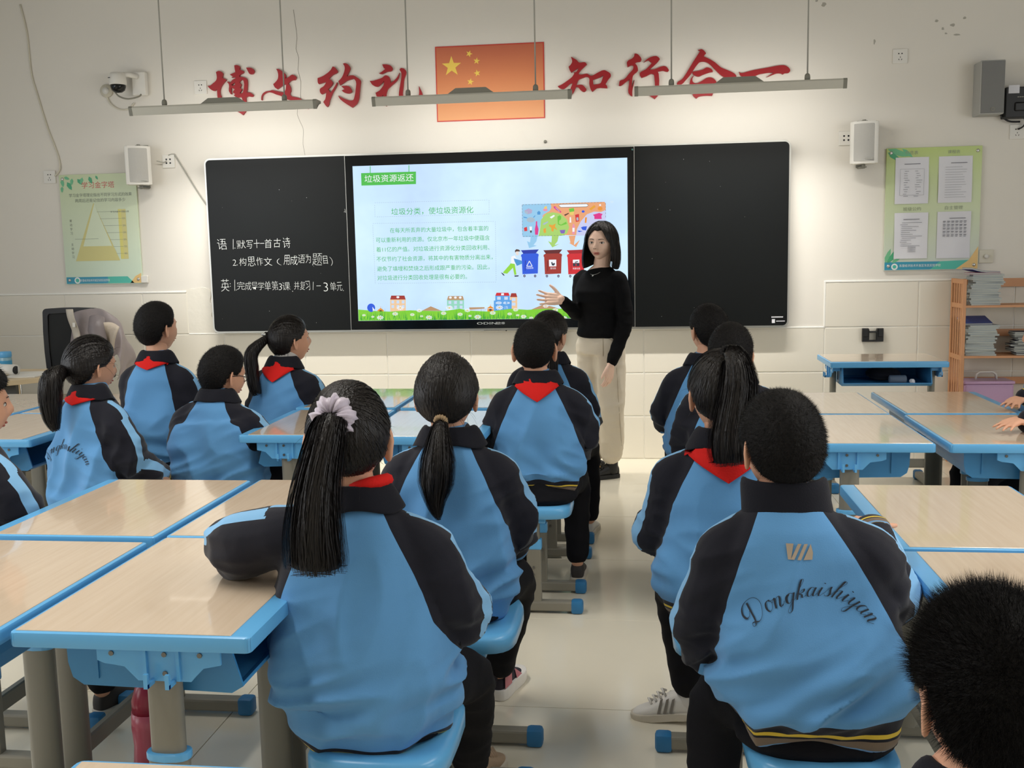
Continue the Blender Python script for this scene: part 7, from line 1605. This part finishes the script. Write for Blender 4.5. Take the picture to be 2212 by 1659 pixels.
stool(-1.71, -2.36, 'stool under the girl seen in profile in front of the blackboard')
rt, T, hp, bv, sh, S = make_child('girl with a ponytail and dark bow tie in profile before the blackboard, white inner collar', (-1.715, -2.38), 14, 34, -6, 0, head=(.025, .03, 1.045), scarf=True, seed=75, voxel=.0095)
long_hair(rt, T, (-.35, -.88, .22), [PT(T, -.03, -.095, .028), Vector((-.085, -.125, 1.0)), Vector((-.085, -.135, .92)), Vector((-.075, -.135, .84)), Vector((-.065, -.13, .80))], n_cap=480, n_tail=320, w=.003, thick=.012, seed=75, tail_r=[.016, .034, .036, .032, .024], wisps=20)
o = scrunchie(rt, PT(T, -.032, -.10, .03), (-.35, -.9, .2), M['hair_d'], .016, .008, 'hair_tie', fold=7, amp=.5)
mb = MB(); 
for s in (-1, 1): c_ = PT(T, -.032 + .012 * s, -.115, .045); mb.ball(c_, (.009, .005, .007), 8)
mb.obj('bow_bead', M['silver'], o, True)
mb = MB(); mb.lathe([(.058, 0), (.056, .03), (.054, .04)], (.012, .014, .965), 24, cap=False); wc = mb.obj('inner_collar', M['sock_w'], rt, True); m_ = wc.modifiers.new('s', 'SOLIDIFY'); m_.thickness = .004
for lg in ((-.12, .28), (.12, .28)): shoe(rt, Vector((lg[0], lg[1], 0)), (0, 1), .21, ('shoe_w', 'shoe_sole'))

stool(.40, -5.92, 'stool under the spiky-haired child in the bottom right corner')
rt, T, hp, bv, sh, S = make_child('child of whom only spiky black hair and an ear show, bottom right corner', (.390, -5.93), 0, -12, 0, 0, head=(.0, .02, .915), shoulders=.77, seed=81, voxel=.009, la=[(-.17, .10, .58), (-.12, .28, .56)], ra=[(.17, .10, .58), (.12, .28, .56)])
short_hair(rt, T, n=30000, ln=.026, w=.0007, spiky=.95, thick=.012, seed=81)

stool(1.745, -2.42, 'stool at the right edge, farther of the two')
rt, T, hp, bv, sh, S = make_child('farther child at the right edge with both sleeves on the desk, hand with yellow cuff', (1.765, -2.42), -90, 0, 4, 0, head=(.0, .04, 1.05), seed=87, voxel=.008, la=[(-.21, .02, .80), (-.225, .20, .797)], ra=[(.19, .02, .66), (.12, .16, .60)], hands=(((-.72, .55, -.12), (0, 0, -1), .12, 1), None))
short_hair(rt, T, n=4000, ln=.012, w=.002, thick=.013, seed=87)
for lg in ((-.12, .28), (.12, .28)): shoe(rt, Vector((lg[0], lg[1], 0)), (0, 1), .21, ('shoe_dk', 'shoe_sole'))
stool(1.72, -3.08, 'stool at the right edge, nearer of the two')
rt, T, hp, bv, sh, S = make_child('nearer child at the right edge, only a sleeve and spread hand on the desk', (1.745, -3.03), -90, 0, 4, 0, head=(.0, .02, 1.05), seed=93, voxel=.008, la=[(-.20, .14, .80), (-.165, .365, .797)], ra=[(.19, .02, .66), (.12, .16, .60)], hands=(((-.60, .72, -.12), (0, 0, -1), .12, 1), None))
short_hair(rt, T, n=4000, ln=.012, w=.002, thick=.013, seed=93)
for lg in ((-.12, .28), (.12, .28)): shoe(rt, Vector((lg[0], lg[1], 0)), (0, 1), .21, ('shoe_dk', 'shoe_sole'))
